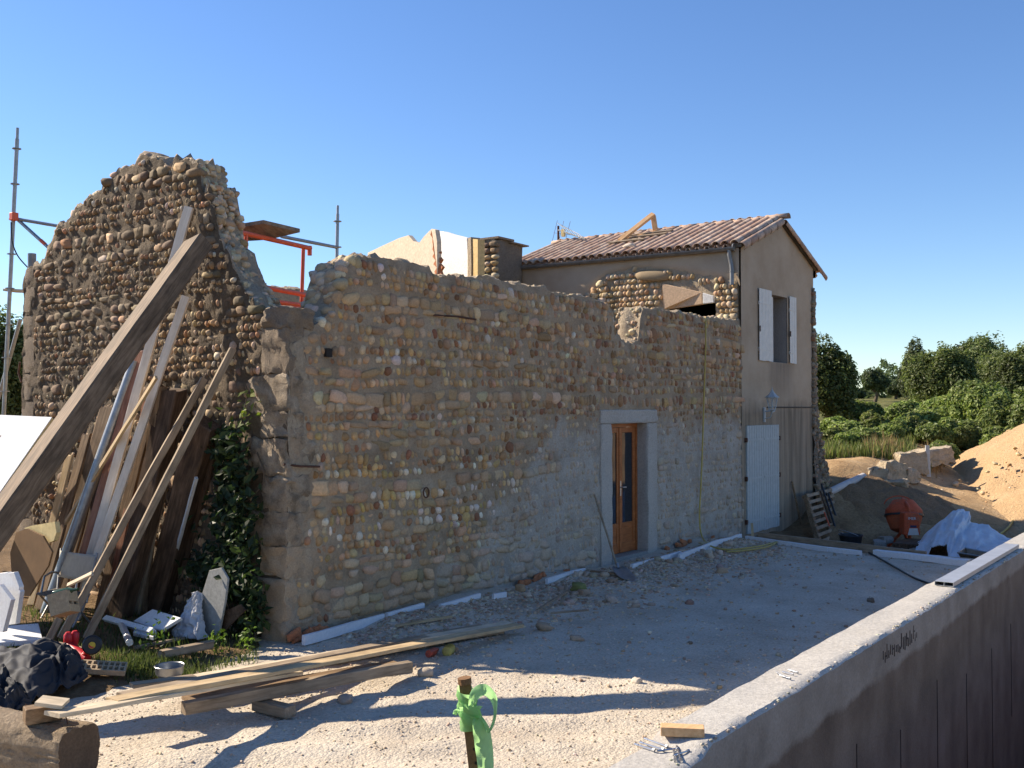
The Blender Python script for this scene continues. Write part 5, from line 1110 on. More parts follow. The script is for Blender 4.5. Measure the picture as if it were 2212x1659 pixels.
cloth('white_sack', 'crumpled white plastic sack slumped under the creeper', 'sack', [at(u, v, x=-.45) for u, v in [(418, 1280), (428, 1276), (436, 1290)]], [at(u, v, z=.06) for u, v in [(374, 1372), (400, 1378), (430, 1382), (452, 1376)]], M['sack'], nu=60, nv=44, fold=.03, seed=8, ridged=True)
M['grey_sheet'] = rough_mat('grey_fibre_cement', [(.26, .265, .25), (.33, .335, .32), (.40, .40, .385)], 4, 30, .3, .006)
p = [at(u, v, x=-.42) for u, v in [(436, 1374), (434, 1290), (452, 1232), (478, 1226), (492, 1250), (486, 1300), (472, 1372)]]
b = MB(); b.prism(p, (.025, 0, 0)); bevel(b.build('cement_sheet', M['grey_sheet'], loc=p[0], label='grey cement sheet leaning on the wall under the creeper', cat='sheet'), .005)
p = [at(u, v, x=-.36) for u, v in [(476, 1372), (530, 1318), (518, 1306), (490, 1318), (474, 1350)]]
b = MB(); b.prism(p, (.02, 0, 0)); b.build('brown_board', M['dark_wood'], loc=p[0], label='triangular dark board propped by the corner under leaves', cat='board')
plank('split_post', 'broken grey fence post with white edge lying on the grass', 'post', at(352, 1412, z=.08), at(456, 1392, z=.08), .09, .07, M['grey_wood'], (0, 0, 1), rag=.05)
plank('thin_stick', 'flat grey stick lying beyond the broken fence post', 'stick', at(290, 1400, z=.06), at(412, 1376, z=.06), .05, .025, M['grey_wood'])

# ---------------------------------------------------------------- red toy
ty = at(172, 1424, z=.05); toy = thing('toy_trike', 'red plastic toy trike with black wheel and yellow hub in the tarp', 'toy', ty)
M['red_plastic'] = plain_mat('red_plastic', (.55, .025, .03), .35, 0, .1, 6); M['yellow_plastic'] = plain_mat('yellow_plastic', (.62, .42, .03), .4)
k = np.array([0, 0, 0])
def toypt(u, v, x=-1.75): return at(u, v, x=x)
b = MB(); b.tube([toypt(132, 1402), toypt(150, 1398), toypt(168, 1410), toypt(188, 1424)], [.035, .055, .05, .04], 12); b.build('body', M['red_plastic'], toy, smooth=True)
b = MB(); b.tube([toypt(182, 1416), toypt(192, 1404), toypt(199, 1393, -1.82)], [.03, .03, .03], 10); b.build('fork', M['red_plastic'], toy, smooth=True)
for dx in (0, .07):
    p0 = toypt(146, 1398)+np.array([dx, 0, 0]); p1 = toypt(147, 1372)+np.array([dx, 0, 0]); b = MB(); b.tube([p0, (p0+p1)/2, p1, p1+np.array([0, 0, .03])], [.03, .04, .04, .02], 12); b.build('seat_back', M['red_plastic'], toy, smooth=True)
wc = toypt(199, 1393, -1.80); ax = (-.55, -.8, .1)
b = MB(); b.lathe([(.03, -.03), (.075, -.032), (.088, -.018), (.088, .018), (.075, .032), (.03, .03)], wc, ax, 24); b.build('wheel', M['black_plastic'], toy, smooth=True)
b = MB(); b.lathe([(0, .045), (.03, .042), (.033, .02), (.033, -.03)], wc, ax, 16); b.build('hub', M['yellow_plastic'], toy, smooth=True)
# perforated hollow-block panel on the ground
pa, pb_, pc = at(168, 1444, z=.10), at(270, 1450, z=.06), at(176, 1424, z=.14)
hp = thing('hollow_floor_block', 'flat grey hollow block with two rows of square holes in grass', 'block', pa)
u = pb_-pa; w = (pc-pa); nrm = np.cross(u, w); nrm = nrm/np.linalg.norm(nrm); nrm = nrm if nrm[2] > 0 else -nrm
b = MB()
def cell(a0, a1, c0, c1): b.prism([pa+u*a0+w*c0, pa+u*a1+w*c0, pa+u*a1+w*c1, pa+u*a0+w*c1], -nrm*.05)
for c0, c1 in ((0, .10), (.46, .56), (.9, 1.0)): cell(0, 1, c0, c1)
for a in range(9):
    x0 = a/8*.96; cell(x0, x0+.04, .1001, .4599); cell(x0, x0+.04, .5601, .8999)
b.build('block_grid', M['pale_brick'], hp); b = MB(); b.prism([pa+u*.0-nrm*.045, pa+u-nrm*.045, pa+u+w-nrm*.045, pa+w-nrm*.045], -nrm*.003); b.build('block_hole_shade', M['cavity_shade'], hp)  # near-black sheet paints the shade at the bottom of the holes
# dark tarpaulin
M['tarp'] = plain_mat('dark_blue_grey_tarp', (.034, .036, .042), .75, 0, .4, 5, .25, .3)
cloth('tarpaulin', 'crumpled dark grey plastic tarpaulin heaped on the ground', 'tarpaulin', [at(u, v, z=zz) for u, v, zz in [(-60, 1412, .1), (10, 1400, .2), (60, 1394, .26), (110, 1390, .28), (150, 1402, .22), (172, 1428, .08)]], [at(u, v, z=zz) for u, v, zz in [(-90, 1560, .0), (0, 1535, .0), (60, 1528, .02), (110, 1500, .02), (150, 1486, .02), (190, 1470, .02)]], M['tarp'], 130, 90, .042, 12, ridged=True, bulge=.10, bdir=(-.1, -.2, 1))
cloth('tarpaulin', 'smaller piece of dark tarpaulin bunched beside the log', 'tarpaulin', [at(u, v, z=zz) for u, v, zz in [(-60, 1450, .24), (10, 1440, .26), (30, 1470, .2), (58, 1500, .12)]], [at(u, v, z=zz) for u, v, zz in [(-80, 1560, .0), (-10, 1548, .02), (30, 1540, .02), (70, 1525, .02)]], M['tarp'], 90, 60, .035, 19, ridged=True, bulge=.08, bdir=(-.3, -.5, 1))
# cooking pan
pn = at(366, 1464, z=.0); b = MB(); b.lathe([(.0, .005), (.10, .0), (.118, .02), (.125, .085), (.132, .09), (.128, .094), (.120, .088), (.112, .022), (.09, .012), (0, .012)], pn+np.array([0, 0, .02]), (0, 0, 1), 28); b.build('metal_pan', plain_mat('dull_steel', (.30, .31, .32), .35, .85, .2), loc=pn, smooth=True, label='dull metal pan standing on the ground behind the planks', cat='pan')

# ---------------------------------------------------------------- plank stack on the terrace
E0 = at(172, 1626, z=.19); E1 = at(-40, 1588, z=.19)
dirv = (E1-E0)/np.linalg.norm(E1-E0)
lg = thing('timber_log', 'stout weathered timber log lying on gravel with nails on top', 'log', (*E0[:2], 0))
n = 90; sec = 64; Lg = 1.6; rows_ = []
sidev = np.cross(dirv, [0, 0, 1.0]); r_ = .185
_aa, _cc = np.meshgrid(np.arange(n+1)/n*Lg, np.arange(sec)/sec*2*math.pi, indexing='ij')
LN = 1+.03*fbm(np.stack([_aa*3, np.cos(_cc)*2, np.sin(_cc)*2], -1), 3, 4)+.03*fbm(np.stack([_aa*2.5, np.cos(_cc)*9, np.sin(_cc)*9], -1), 4, 6)+.014*fbm(np.stack([_aa*18, np.cos(_cc)*5, np.sin(_cc)*5], -1), 3, 8)
LN = LN-.10*np.clip(.10-np.abs(fbm(np.stack([_aa*1.2, np.cos(_cc)*3, np.sin(_cc)*3+5], -1), 2, 12)), 0, .1)*10*.6
vv = []
for a in range(n+1):
    for c in range(sec):
        t = 2*math.pi*c/sec; ct, st_ = math.cos(t), math.sin(t); sq = (abs(ct)**4+abs(st_)**4)**(-1/4.0)*.93
        p = E0+dirv*(a/n*Lg); rr = r_*sq*LN[a, c]*(1-.03*(a == 0))
        vv.append(p+sidev*ct*rr+np.array([0, 0, 1])*st_*rr)
fs = [(a*sec+c, a*sec+(c+1) % sec, (a+1)*sec+(c+1) % sec, (a+1)*sec+c) for a in range(n) for c in range(sec)]+[tuple(range(sec))[::-1], tuple(range(n*sec, (n+1)*sec))]
M['log_bark'] = rough_mat('dusty_old_timber', [(.20, .145, .095), (.36, .275, .185), (.50, .40, .29)], 7, 40, 1.0, .04)
M['end_grain'] = rough_mat('sawn_end_grain', [(.075, .05, .032), (.14, .095, .06), (.20, .14, .09)], 9, 50, .9, .02)
o = mk('log_body', vv, fs, [M['log_bark'], M['end_grain']], lg, midx=[0]*(len(fs)-2)+[1, 1], smooth=True, sharp=40)
for (du, h) in ((.38, .09), (.10, .13)):
    b = MB(); p = E0+dirv*du+np.array([0, 0, r_*.85]); b.tube([p, p+np.array([-.02, .03, h]), p+np.array([-.05, .05, h+.02])], .004, 6); b.build('bent_nail', M['rust'], lg, smooth=True)
bk = at(92, 1540, z=.42); b = MB(); b.box((-.11, -.06, -.05), (.11, .06, .05), M=Matrix.Translation(V(bk)) @ Matrix.Rotation(R(-20), 4, 'Z')); bevel(b.build('wood_block', M['old_wood'], loc=bk, label='dark wood block set on the log under plank ends', cat='block'), .008)
def stack(label, u0, v0, z0, u1, v1, z1, w, t, mat, name='plank', **kw):
    return plank(name, label, 'plank', at(u0, v0, z=z0), at(u1, v1, z=z1), w, t, mat, (0, 0, 1), group=None, **kw)
stack('pale yellow plank whose end rests on the wood block', 112, 1542, .48, 640, 1452, .22, .15, .028, M['pale_pine'])
stack('yellow plank lying on top and forming the stack front edge', 240, 1516, .42, 1120, 1351, .085, .14, .032, M['pine'])
stack('pale plank at the stack back with its end by the metal pan', 386, 1471, .20, 1098, 1346, .07, .13, .03, M['pale_pine'])
stack('grey plank sandwiched low in the middle of the stack', 262, 1502, .33, 1040, 1352, .055, .12, .028, M['grey_wood'])
stack('dusty dark plank lowest in the stack beside the thick beam', 402, 1512, .07, 858, 1432, .05, .2, .03, M['old_wood'])
stack('grey dusty plank lying flat and lowest at the stack back', 300, 1492, .045, 1080, 1362, .04, .16, .028, M['grey_wood'])
stack('thick squared timber lying in front of the plank stack', 396, 1530, .15, 886, 1440, .125, .085, .09, M['grey_wood'], name='squared_timber')
stack('short pale board laid across the plank ends on the log', 84, 1512, .53, 142, 1520, .50, .17, .026, M['pale_pine'], name='short_board')
stack('short dusty board piece lying on the planks by the pan', 284, 1482, .24, 420, 1462, .23, .11, .03, M['grey_wood'], name='short_board')
plank('support_timber', 'short grey timber laid crosswise beneath the thick squared timber', 'timber', at(556, 1520, z=.045), at(628, 1538, z=.05), .11, .085, M['grey_wood'], (0, 0, 1))
plank('thin_lath', 'thin yellow lath half buried in rubble behind the plank stack', 'lath', at(855, 1352, z=.07), at(975, 1332, z=.10), .05, .02, M['pine'])
# sauce bottle and its crumpled bag
bt_ = at(925, 1413, z=.03); b = MB(); b.lathe([(0, 0), (.035, .002), (.036, .13), (.02, .16), (.018, .19), (0, .19)], bt_, (.95, .2, .02), 14); b.build('red_can', plain_mat('faded_red_label', (.42, .08, .05), .4, 0, .3, 9), loc=bt_, smooth=True, label='small faded red bottle lying under the plank stack', cat='bottle')
b2 = at(965, 1408, z=.04); b = MB(); b.lathe([(.01, -.02), (.05, .0), (.055, .08), (.04, .15), (.012, .19)], b2, (.9, .35, .05), 12); b.build('yellow_bottle', plain_mat('dusty_yellow_plastic', (.42, .36, .10), .5, 0, .3, 9), loc=b2, smooth=True, label='crushed dusty yellow bottle beside the small red bottle', cat='bottle')
rg = np.random.default_rng(123)
for i, (u0, v0, u1, v1, lab) in enumerate([(1166, 1315, 1225, 1278, 'thin grey stick lying slantwise in the rubble heap'), (1213, 1302, 1223, 1262, 'short pale stick standing on rubble near the mossy stone'), (1190, 1325, 1272, 1318, 'pale lath lying flat on the rubble edge')]):
    plank('stick', lab, 'stick', at(u0, v0, z=.07), at(u1, v1, z=.13), .035, .018, M['grey_wood'])

# ---------------------------------------------------------------- foam strips and brick scraps along the wall foot
segs = [(652, 1384, 828, 1334), (836, 1334, 912, 1312), (950, 1314, 1036, 1291), (1064, 1292, 1092, 1287), (1180, 1258, 1262, 1234), (1364, 1226, 1470, 1198), (1466, 1205, 1600, 1160)]
for i, (u0, v0, u1, v1) in enumerate(segs):
    z0 = .06; p0 = at(u0, v0, z=z0); p1 = at(u1, v1, z=z0); p0[1] = min(p0[1], -.11); p1[1] = min(p1[1], -.11)
    plank('foam_strip', ['longest white foam strip along the wall foot by the corner', 'white foam strip following the longest one along the wall foot', 'white foam strip half buried in rubble before the lime patch', 'short white foam scrap in the rubble along the wall', 'white foam strip just before the shovel and doorway', 'white foam strip beyond the doorway sill', 'thick white foam strip at the far corner under the hose'][i], 'foam strip', p0, p1, .04, .10 if i != 6 else .14, M['foam_white'], (0, 0, 1), wob=.008)
for i in range(26):
    x = rg.choice([rg.uniform(.0, .5), rg.uniform(3.6, 5.4), rg.uniform(7.8, 10.4)]); w = rg.uniform(.07, .14); p = np.array([x, -.075, .06+rg.uniform(-.02, .03)])
    P1 = stone_cloud('blk', np.array([[w*.6, .03, .035]]), rot_axis(1, np.array([rg.normal(0, .3)])), rg, .25)[0]+p
    mk('brick_scrap', P1, BLK[1], M['brick'], loc=p, smooth=False, label='orange brick scrap wedged between the foam strip and the wall foot', cat='brick', group='brick scraps along the wall foot')

# ---------------------------------------------------------------- foreground stake with ribbon
def near(u, v, d): return CAM+(FW+RT*(u-1106.0)/2200-UP*(v-829.5)/2200)*d
s1_ = near(1004, 1473, 2.9); s0_ = near(1026, 1662, 2.9); dv = s1_-s0_; base = s1_-dv*(s1_[2]-.55)/dv[2]
sk = thing('marker_stake', 'rusty perforated steel stake wrapped with bright green marking tape', 'stake', base)
M['stake_rust'] = rough_mat('rusty_steel', [(.13, .065, .03), (.22, .12, .055), (.30, .18, .09)], 20, 90, .5, .004, .85, 'Object')
ex = dv/np.linalg.norm(dv); rtv = RT*.017
b = MB(); fr = -FW*.006; b.prism([base-rtv, base+rtv, s1_+rtv, s1_-rtv], fr); b.prism([base-rtv+fr*-.05, base-rtv-fr*.2, s1_-rtv-fr*.2, s1_-rtv], FW*.03-rtv*.2); bevel(b.build('stake_bar', M['stake_rust'], sk), .002)
for i in range(9):
    p = s1_-ex*(.19+i*.04)+rtv*.35; b = MB(); b.lathe([(.0045, 0), (.0045, .0085)], p, -FW, 10); b.build('punched_hole_shade', M['cavity_shade'], sk)  # dark discs paint the shade of the punched holes
b = MB(); b.tube([s1_-ex*.005, s1_+ex*.012], .020, 10); b.build('stake_head', M['stake_rust'], sk)
def ribbon_mat():
    m, nt, n, l, b = node_mat('green_marking_tape'); b.inputs['Base Color'].default_value = (.42, .74, .33, 1); b.inputs['Roughness'].default_value = .35
    tr = n.new('ShaderNodeBsdfTranslucent'); tr.inputs[0].default_value = (.5, .85, .36, 1); mx = n.new('ShaderNodeMixShader'); mx.inputs[0].default_value = .6
    l.new(b.outputs[0], mx.inputs[1]); l.new(tr.outputs[0], mx.inputs[2]); l.new(mx.outputs[0], n['Material Output'].inputs[0]); return m
M['ribbon'] = ribbon_mat()
def ribbon(pts, wd, name, widths=None, twist=None):
    """tape through (u, v, d) points, wd wide"""
    P = [near(u, v, d) for u, v, d in pts]; k = 40; ts = np.linspace(0, len(P)-1, k); Q = []
    P = np.array(P)
    for t in ts:
        i = min(int(t), len(P)-2); f = t-i; p0 = P[max(i-1, 0)]; p1 = P[i]; p2 = P[i+1]; p3 = P[min(i+2, len(P)-1)]
        Q.append(.5*((2*p1)+(-p0+p2)*f+(2*p0-5*p1+4*p2-p3)*f*f+(-p0+3*p1-3*p2+p3)*f**3))
    Q = np.array(Q); v = []
    for i in range(k):
        d = Q[min(i+1, k-1)]-Q[max(i-1, 0)]; d /= np.linalg.norm(d)+1e-9; s = i/(k-1); tw = (twist or 0)*s+.25*math.sin(s*9)
        a = np.cross(d, FW); a = a/(np.linalg.norm(a)+1e-9); c = np.cross(a, d); ww = wd*(1 if widths is None else np.interp(s, np.linspace(0, 1, len(widths)), widths))
        dirn = a*math.cos(tw)+c*math.sin(tw)
        for q in (-.5, -.25, 0, .25, .5): v.append(Q[i]+dirn*ww*q+c*.004*math.sin(q*9+s*20))
    fs = [(i*5+j, (i+1)*5+j, (i+1)*5+j+1, i*5+j+1) for i in range(k-1) for j in range(4)]
    return mk(name, v, fs, M['ribbon'], sk, smooth=True)
# tape wound round the stake in overlapping turns
k_ = 150; v = []
for i in range(k_):
    t = i/(k_-1); a = 2*math.pi*3.4*t+.6; c = near(1004+19*t, 1490+88*t, 2.9); rad = np.interp(t, [0, .2, .5, .8, 1], [.021, .027, .031, .028, .022])*(1+.10*math.sin(a*1.7)+.06*math.sin(a*4.3))
    p = c+RT*math.cos(a)*rad+FW*math.sin(a)*rad*.75; hw = .024+.006*math.sin(a*.9); sk_ = .006*math.cos(a+1.2)
    for q in (-1, -.5, 0, .5, 1): v.append(p+ex*(q*hw)+(RT*math.cos(a)+FW*math.sin(a))*(.004*math.sin(q*4+a*2.3)+sk_*q))
mk('wound_tape', v, [(i*5+j, (i+1)*5+j, (i+1)*5+j+1, i*5+j+1) for i in range(k_-1) for j in range(4)], M['ribbon'], sk, smooth=True)
ribbon([(1018, 1525, 2.86), (1026, 1500, 2.85), (1046, 1490, 2.85), (1064, 1505, 2.86), (1070, 1530, 2.86), (1066, 1560, 2.86), (1054, 1582, 2.86), (1044, 1560, 2.87), (1034, 1545, 2.87)], .030, 'tape_loop', [.5, 1, 1.1, .8, .35, .3, .5, .8, .5], 1.2)
ribbon([(1030, 1548, 2.88), (1040, 1580, 2.87), (1046, 1620, 2.87), (1050, 1665, 2.87), (1052, 1720, 2.87)], .05, 'tape_tail', [.5, 1, 1, .9, .8], .3)
ribbon([(1000, 1530, 2.86), (986, 1536, 2.85), (982, 1544, 2.85)], .012, 'tape_end')
# ---------------------------------------------------------------- things on the retaining wall
wb = at(1474, 1576, z=RZT+.03); b = MB(); b.box((-.125, -.045, -.03), (.125, .045, .022), M=Matrix.Translation(V(wb)) @ Matrix.Rotation(R(-62), 4, 'Z')); bevel(b.build('wood_offcut', M['larch'], loc=wb, label='sawn orange wood offcut lying on the retaining wall end', cat='wood block'), .004)
M['nail'] = plain_mat('bright_zinc', (.45, .46, .48), .3, .9, .1)
def bolt(u0, v0, u1, v1, lab, r=.005, zt=RZT):
    p0 = at(u0, v0, z=zt+.012); p1 = at(u1, v1, z=zt+.012); d = (p1-p0)/np.linalg.norm(p1-p0); b = MB(); b.tube([p0, p1], r, 8); b.tube([p1-d*.004, p1+d*.008], r*2.1, 6); b.tube([p0, p0+d*.03], r*1.35, 8); b.build('bolt', M['nail'], loc=p0, smooth=True, label=lab, cat='bolt', group='bolts left on the retaining wall')
for q in [(1371, 1607, 1412, 1620), (1382, 1603, 1432, 1619), (1392, 1595, 1440, 1612), (1420, 1622, 1462, 1617), (1455, 1620, 1458, 1640), (1462, 1612, 1470, 1640), (1455, 1632, 1486, 1622)]: bolt(*q, 'zinc bolt in the jumble beside the orange wood offcut', zt=RZT-.05)
for q in [(1676, 1452, 1698, 1462), (1690, 1451, 1712, 1456), (1703, 1446, 1722, 1452), (1684, 1458, 1706, 1465)]: bolt(*q, 'zinc bolt lying apart, farther along the retaining wall', r=.004)
al = thing('aluminium_profile', 'pale hollow aluminium builder straightedge lying on the retaining wall', 'profile', (4.4, -5.35, RZT))
M['pale_alu'] = plain_mat('oxidised_aluminium', (.50, .51, .52), .45, .6, .1, 6)
z0, z1 = RZT+.012, RZT+.058; ya, yb2 = -5.45, -5.26; x0, x1 = 4.35, 8.10
b = MB(); ym = (ya+yb2)/2
b.box((x0, ya, z1-.004), (x1, yb2, z1)); b.box((x0, ya, z0), (x1, yb2, z0+.004))
for y_ in (ya, ym-.002, yb2-.004): b.box((x0, y_, z0+.004), (x1, y_+.004, z1-.004))
b.build('profile_shell', M['pale_alu'], al); b = MB(); b.box((x0+.15, ya+.005, z0+.005), (x0+.16, ym-.003, z1-.005)); b.box((x0+.15, ym+.003, z0+.005), (x0+.16, yb2-.005, z1-.005)); b.build('profile_end_shade', M['cavity_shade'], al)  # dark plugs paint the shade inside the hollow profile
# ---------------------------------------------------------------- shovel
sh = thing('shovel', 'long-handled shovel leaning by the doorway with its blade on rubble', 'shovel', at(1345, 1242, z=.1))
tp = at(1284, 1068, y=-.08); jt = at(1334, 1226, z=.16); b = MB(); b.tube([tp, jt], .016, 8); b.build('handle', M['grey_wood'], sh, smooth=True)
tipv = at(1366, 1258, z=.06); dv_ = tipv-jt; L_ = np.linalg.norm(dv_); dv_ /= L_; sdv = np.cross(dv_, [0, 0, 1]); sdv /= np.linalg.norm(sdv); nv2 = np.cross(sdv, dv_)
v = []; 
for a in range(9):
    t = a/8
    for c in range(7):
        s = (c-3)/3; wd = .12*np.interp(t, [0, .15, .6, .85, 1], [.55, 1, 1, .8, .25]); v.append(jt+dv_*(t*L_)+sdv*s*wd+nv2*(.025*(s*s)-.02*math.sin(t*3)))
o = mk('blade', v, [(a*7+c, (a+1)*7+c, (a+1)*7+c+1, a*7+c+1) for a in range(8) for c in range(6)], M['galv'], sh, smooth=True); o.modifiers.new('t', 'SOLIDIFY').thickness = .004
b = MB(); b.tube([jt-dv_*.02+np.array([0, 0, .05]), jt+dv_*.03], .021, 10); b.build('socket', M['galv'], sh, smooth=True)
plank('flat_bar', 'dark flat bar lying across the rubble at the shovel blade', 'bar', at(1276, 1233, z=.12), at(1330, 1238, z=.12), .06, .02, M['old_wood'])
# yellow hose
M['hose'] = plain_mat('yellow_hose', (.42, .32, .08), .5, 0, .15)
hp_ = [at(1523, 690, y=.12), at(1524.5, 692, y=-.03), at(1524, 760, y=-.06), at(1521, 850, y=-.06), at(1518, 950, y=-.07), at(1514, 1050, y=-.07), at(1511, 1110, y=-.08), at(1514, 1150, y=-.14), at(1525, 1172, z=.10), at(1548, 1184, z=.09), at(1580, 1187, z=.08), at(1620, 1183, z=.07), at(1650, 1178, z=.06), at(1672, 1172, z=.05), at(1680, 1170, z=.05), at(1655, 1182, z=.05), at(1600, 1190, z=.06), at(1570, 1192, z=.07)]
def smooth_pts(P, k=5):
    P = np.array(P); out = []
    for i in range(len(P)-1):
        p0, p1, p2, p3 = P[max(i-1, 0)], P[i], P[i+1], P[min(i+2, len(P)-1)]
        for f in np.arange(k)/k: out.append(.5*((2*p1)+(-p0+p2)*f+(2*p0-5*p1+4*p2-p3)*f*f+(-p0+3*p1-3*p2+p3)*f**3))
    out.append(P[-1]); return out
b = MB(); b.tube(smooth_pts(hp_), .014, 8); b.build('yellow_hose', M['hose'], loc=hp_[8], smooth=True, label='yellow hose hanging down the long wall onto the terrace', cat='hose')
cp = [at(u, v, z=.02) for u, v in [(1846, 1180), (1870, 1190), (1900, 1206), (1935, 1226), (1970, 1246), (2000, 1258), (2018, 1264)]]; cp[0][2] = .06
b = MB(); b.tube(smooth_pts(cp), .016, 7); b.build('black_cable', M['black_plastic'], loc=cp[0], smooth=True, label='black cable snaking across the terrace to the retaining wall', cat='cable')

# ---------------------------------------------------------------- far edge of the terrace
pE = [at(u, v, z=.03) for u, v in [(1612, 1163), (1700, 1176), (1790, 1188), (1860, 1196)]]
for i in range(3): plank('foam_strip', ['white foam strip edging the terrace beside the far corner', 'white foam strip edging the terrace before the leaning pallet', 'white foam strip edging the terrace before the black tub'][i], 'foam strip', pE[i], pE[i+1], .06, .10, M['foam_white'], (0, 0, 1), wob=.006)
plank('edge_board', 'long grey formwork board behind the terrace edge foam', 'board', at(1640, 1160, z=.06), at(2000, 1202, z=.06), .05, .16, M['grey_wood'], (0, 0, 1))
plank('foam_strip', 'broad pale kerb of foam along the terrace end near the white sheet', 'foam strip', at(1890, 1194, z=.05), at(2092, 1216, z=.05), .14, .10, M['foam_white'], (0, 0, 1), wob=.01)
plank('small_stake', 'small yellow wooden peg standing before the shuttered door', 'peg', at(1626, 1166, z=.0), at(1624, 1130, z=.30), .045, .04, M['pine'], (-1, -.4, 0))
# ---------------------------------------------------------------- wall lantern
lc = at(1668, 868, y=-.42); ln = thing('wall_lantern', 'white wrought wall lantern above the shuttered door', 'lantern', at(1652, 895, y=-.02))
M['lamp_white'] = plain_mat('lamp_white_enamel', (.36, .40, .41), .5, 0, .1)
b = MB(); p = at(1651, 895, y=-.03); b.box(p+np.array([-.035, -.02, -.16]), p+np.array([.035, .02, .14])); bevel(b.build('back_plate', M['lamp_white'], ln), .01)
b = MB(); b.tube(smooth_pts([p+np.array([0, -.02, .06]), p+np.array([.02, -.2, .07]), np.array([lc[0], lc[1], lc[2]-.20])]), .013, 8); b.tube(smooth_pts([p+np.array([0, -.02, -.08]), p+np.array([.01, -.12, -.06]), p+np.array([.01, -.16, .06])]), .010, 8); b.build('bracket_arm', M['lamp_white'], ln, smooth=True)
def hexr(c, r, z, k=6): return [np.array([c[0]+r*math.cos(2*math.pi*i/k+.3), c[1]+r*math.sin(2*math.pi*i/k+.3), z]) for i in range(k)]
lo_ = hexr(lc, .065, lc[2]-.16); hi_ = hexr(lc, .115, lc[2]+.08)
b = MB()
for i in range(6): b.tube([lo_[i], hi_[i]], .008, 6); b.tube([lo_[i], lo_[(i+1) % 6]], .008, 6); b.tube([hi_[i], hi_[(i+1) % 6]], .009, 6)
b.build('cage', M['lamp_white'], ln)
def clear_glass():
    m, nt, n, l, b = node_mat('dusty_lamp_glass'); t = n.new('ShaderNodeBsdfTransparent'); mx = n.new('ShaderNodeMixShader'); mx.inputs[0].default_value = .22; b.inputs['Base Color'].default_value = (.5, .55, .55, 1); b.inputs['Roughness'].default_value = .15
    l.new(t.outputs[0], mx.inputs[1]); l.new(b.outputs[0], mx.inputs[2]); l.new(mx.outputs[0], n['Material Output'].inputs[0]); return m
M['lamp_glass'] = clear_glass()
for i in range(6):
    b = MB(); b.add([lo_[i], lo_[(i+1) % 6], hi_[(i+1) % 6], hi_[i]], [(0, 1, 2, 3)]); b.build('glass_pane', M['lamp_glass'], ln)
b = MB(); b.lathe([(.135, .0), (.14, .01), (.085, .055), (.05, .10), (.03, .12), (.02, .15), (.008, .17), (.006, .21), (0, .215)], np.array([lc[0], lc[1], lc[2]+.08]), (0, 0, 1), 6); b.build('cap', M['lamp_white'], ln)
b = MB(); b.lathe([(0, -.23), (.012, -.22), (.018, -.18), (.066, -.165), (.066, -.155)], lc, (0, 0, 1), 6); b.build('finial', M['lamp_white'], ln)
# ---------------------------------------------------------------- pallet, tub, poles
pl0 = at(1763, 1178, z=-.42); pl1 = at(1817, 1156, z=-.42); tl_ = at(1733, 1070, y=-.28)
pal = thing('wooden_pallet', 'grey wooden pallet leaning on the house corner with tools on it', 'pallet', pl0)
ua = pl1-pl0; wa = tl_-pl0; nn = np.cross(ua, wa); nn /= np.linalg.norm(nn); nn = nn if nn[1] < 0 else -nn
def pbox(a0, a1, c0, c1, d0, d1, name, mat): b = MB(); b.prism([pl0+ua*a0+wa*c0+nn*d0, pl0+ua*a1+wa*c0+nn*d0, pl0+ua*a1+wa*c1+nn*d0, pl0+ua*a0+wa*c1+nn*d0], nn*(d1-d0)); return b.build(name, mat, pal)
for a in (0, .46, .92): pbox(a, a+.08, 0, 1, 0, .09, 'bearer', M['old_wood'])
for c in np.linspace(0, .92, 8): pbox(0, 1, c, c+.065, .0901, .108, 'slat', M['grey_wood'])
for c in (0, .45, .93): pbox(0, 1, c, c+.06, -.02, -.0001, 'bottom_slat', M['old_wood'])
for i, (a, c0, c1, mt, lab) in enumerate([(.62, .1, 1.12, 'black_plastic', 'black iron bar lying on the leaning pallet'), (.5, .3, .98, 'dark_wood', 'dark wooden tool handle lying on the leaning pallet'), (.78, .05, .9, 'black_plastic', 'black pipe lying along the outer edge of leaning pallet'), (.42, .25, .55, 'orange_paint', 'tool with orange handle lying on the leaning pallet')]):
    b = MB(); b.tube([pl0+ua*a+wa*c0+nn*.14, pl0+ua*(a-.05)+wa*c1+nn*.14], .022 if i != 3 else .014, 8); b.build('tool_bar', M[mt], loc=pl0+ua*a+wa*c0+nn*.14, smooth=True, label=lab, cat='tool')
for i, (u0, v0, u1, v1) in enumerate([(1711, 1040, 1737, 1166), (1758, 1034, 1800, 1128)]):
    p1 = at(u0, v0, y=-.05); p0 = at(u1, v1, z=-.42 if i == 0 else -.2); b = MB(); b.tube([p0, p1], .022, 8); b.build('leaning_pole', M['old_wood'] if i == 0 else M['black_plastic'], loc=p0, smooth=True, label=['thin wooden pole leaning on the house between pallet and door', 'thin black rod leaning on the house behind the pallet'][i], cat='pole')
tb = at(1838, 1190, z=-.42); tub = thing('black_tub', 'black plastic builder tub with grey rim beside the pallet', 'tub', tb)
b = MB(); b.lathe([(0, 0), (.15, 0), (.17, .02), (.225, .30), (.245, .31), (.235, .325), (.21, .31), (.155, .03), (0, .025)], tb, (0, 0, 1), 28); b.build('tub_shell', M['black_plastic'], tub, smooth=True)
b = MB(); b.tube([tb+np.array([.23*math.cos(t), .23*math.sin(t), .32+.10*math.sin((t-1)*1.0) if 1 < t < 4.1 else .32]) for t in np.linspace(1, 4.1, 12)], .008, 6); b.build('tub_handle', M['galv'], tub, smooth=True)
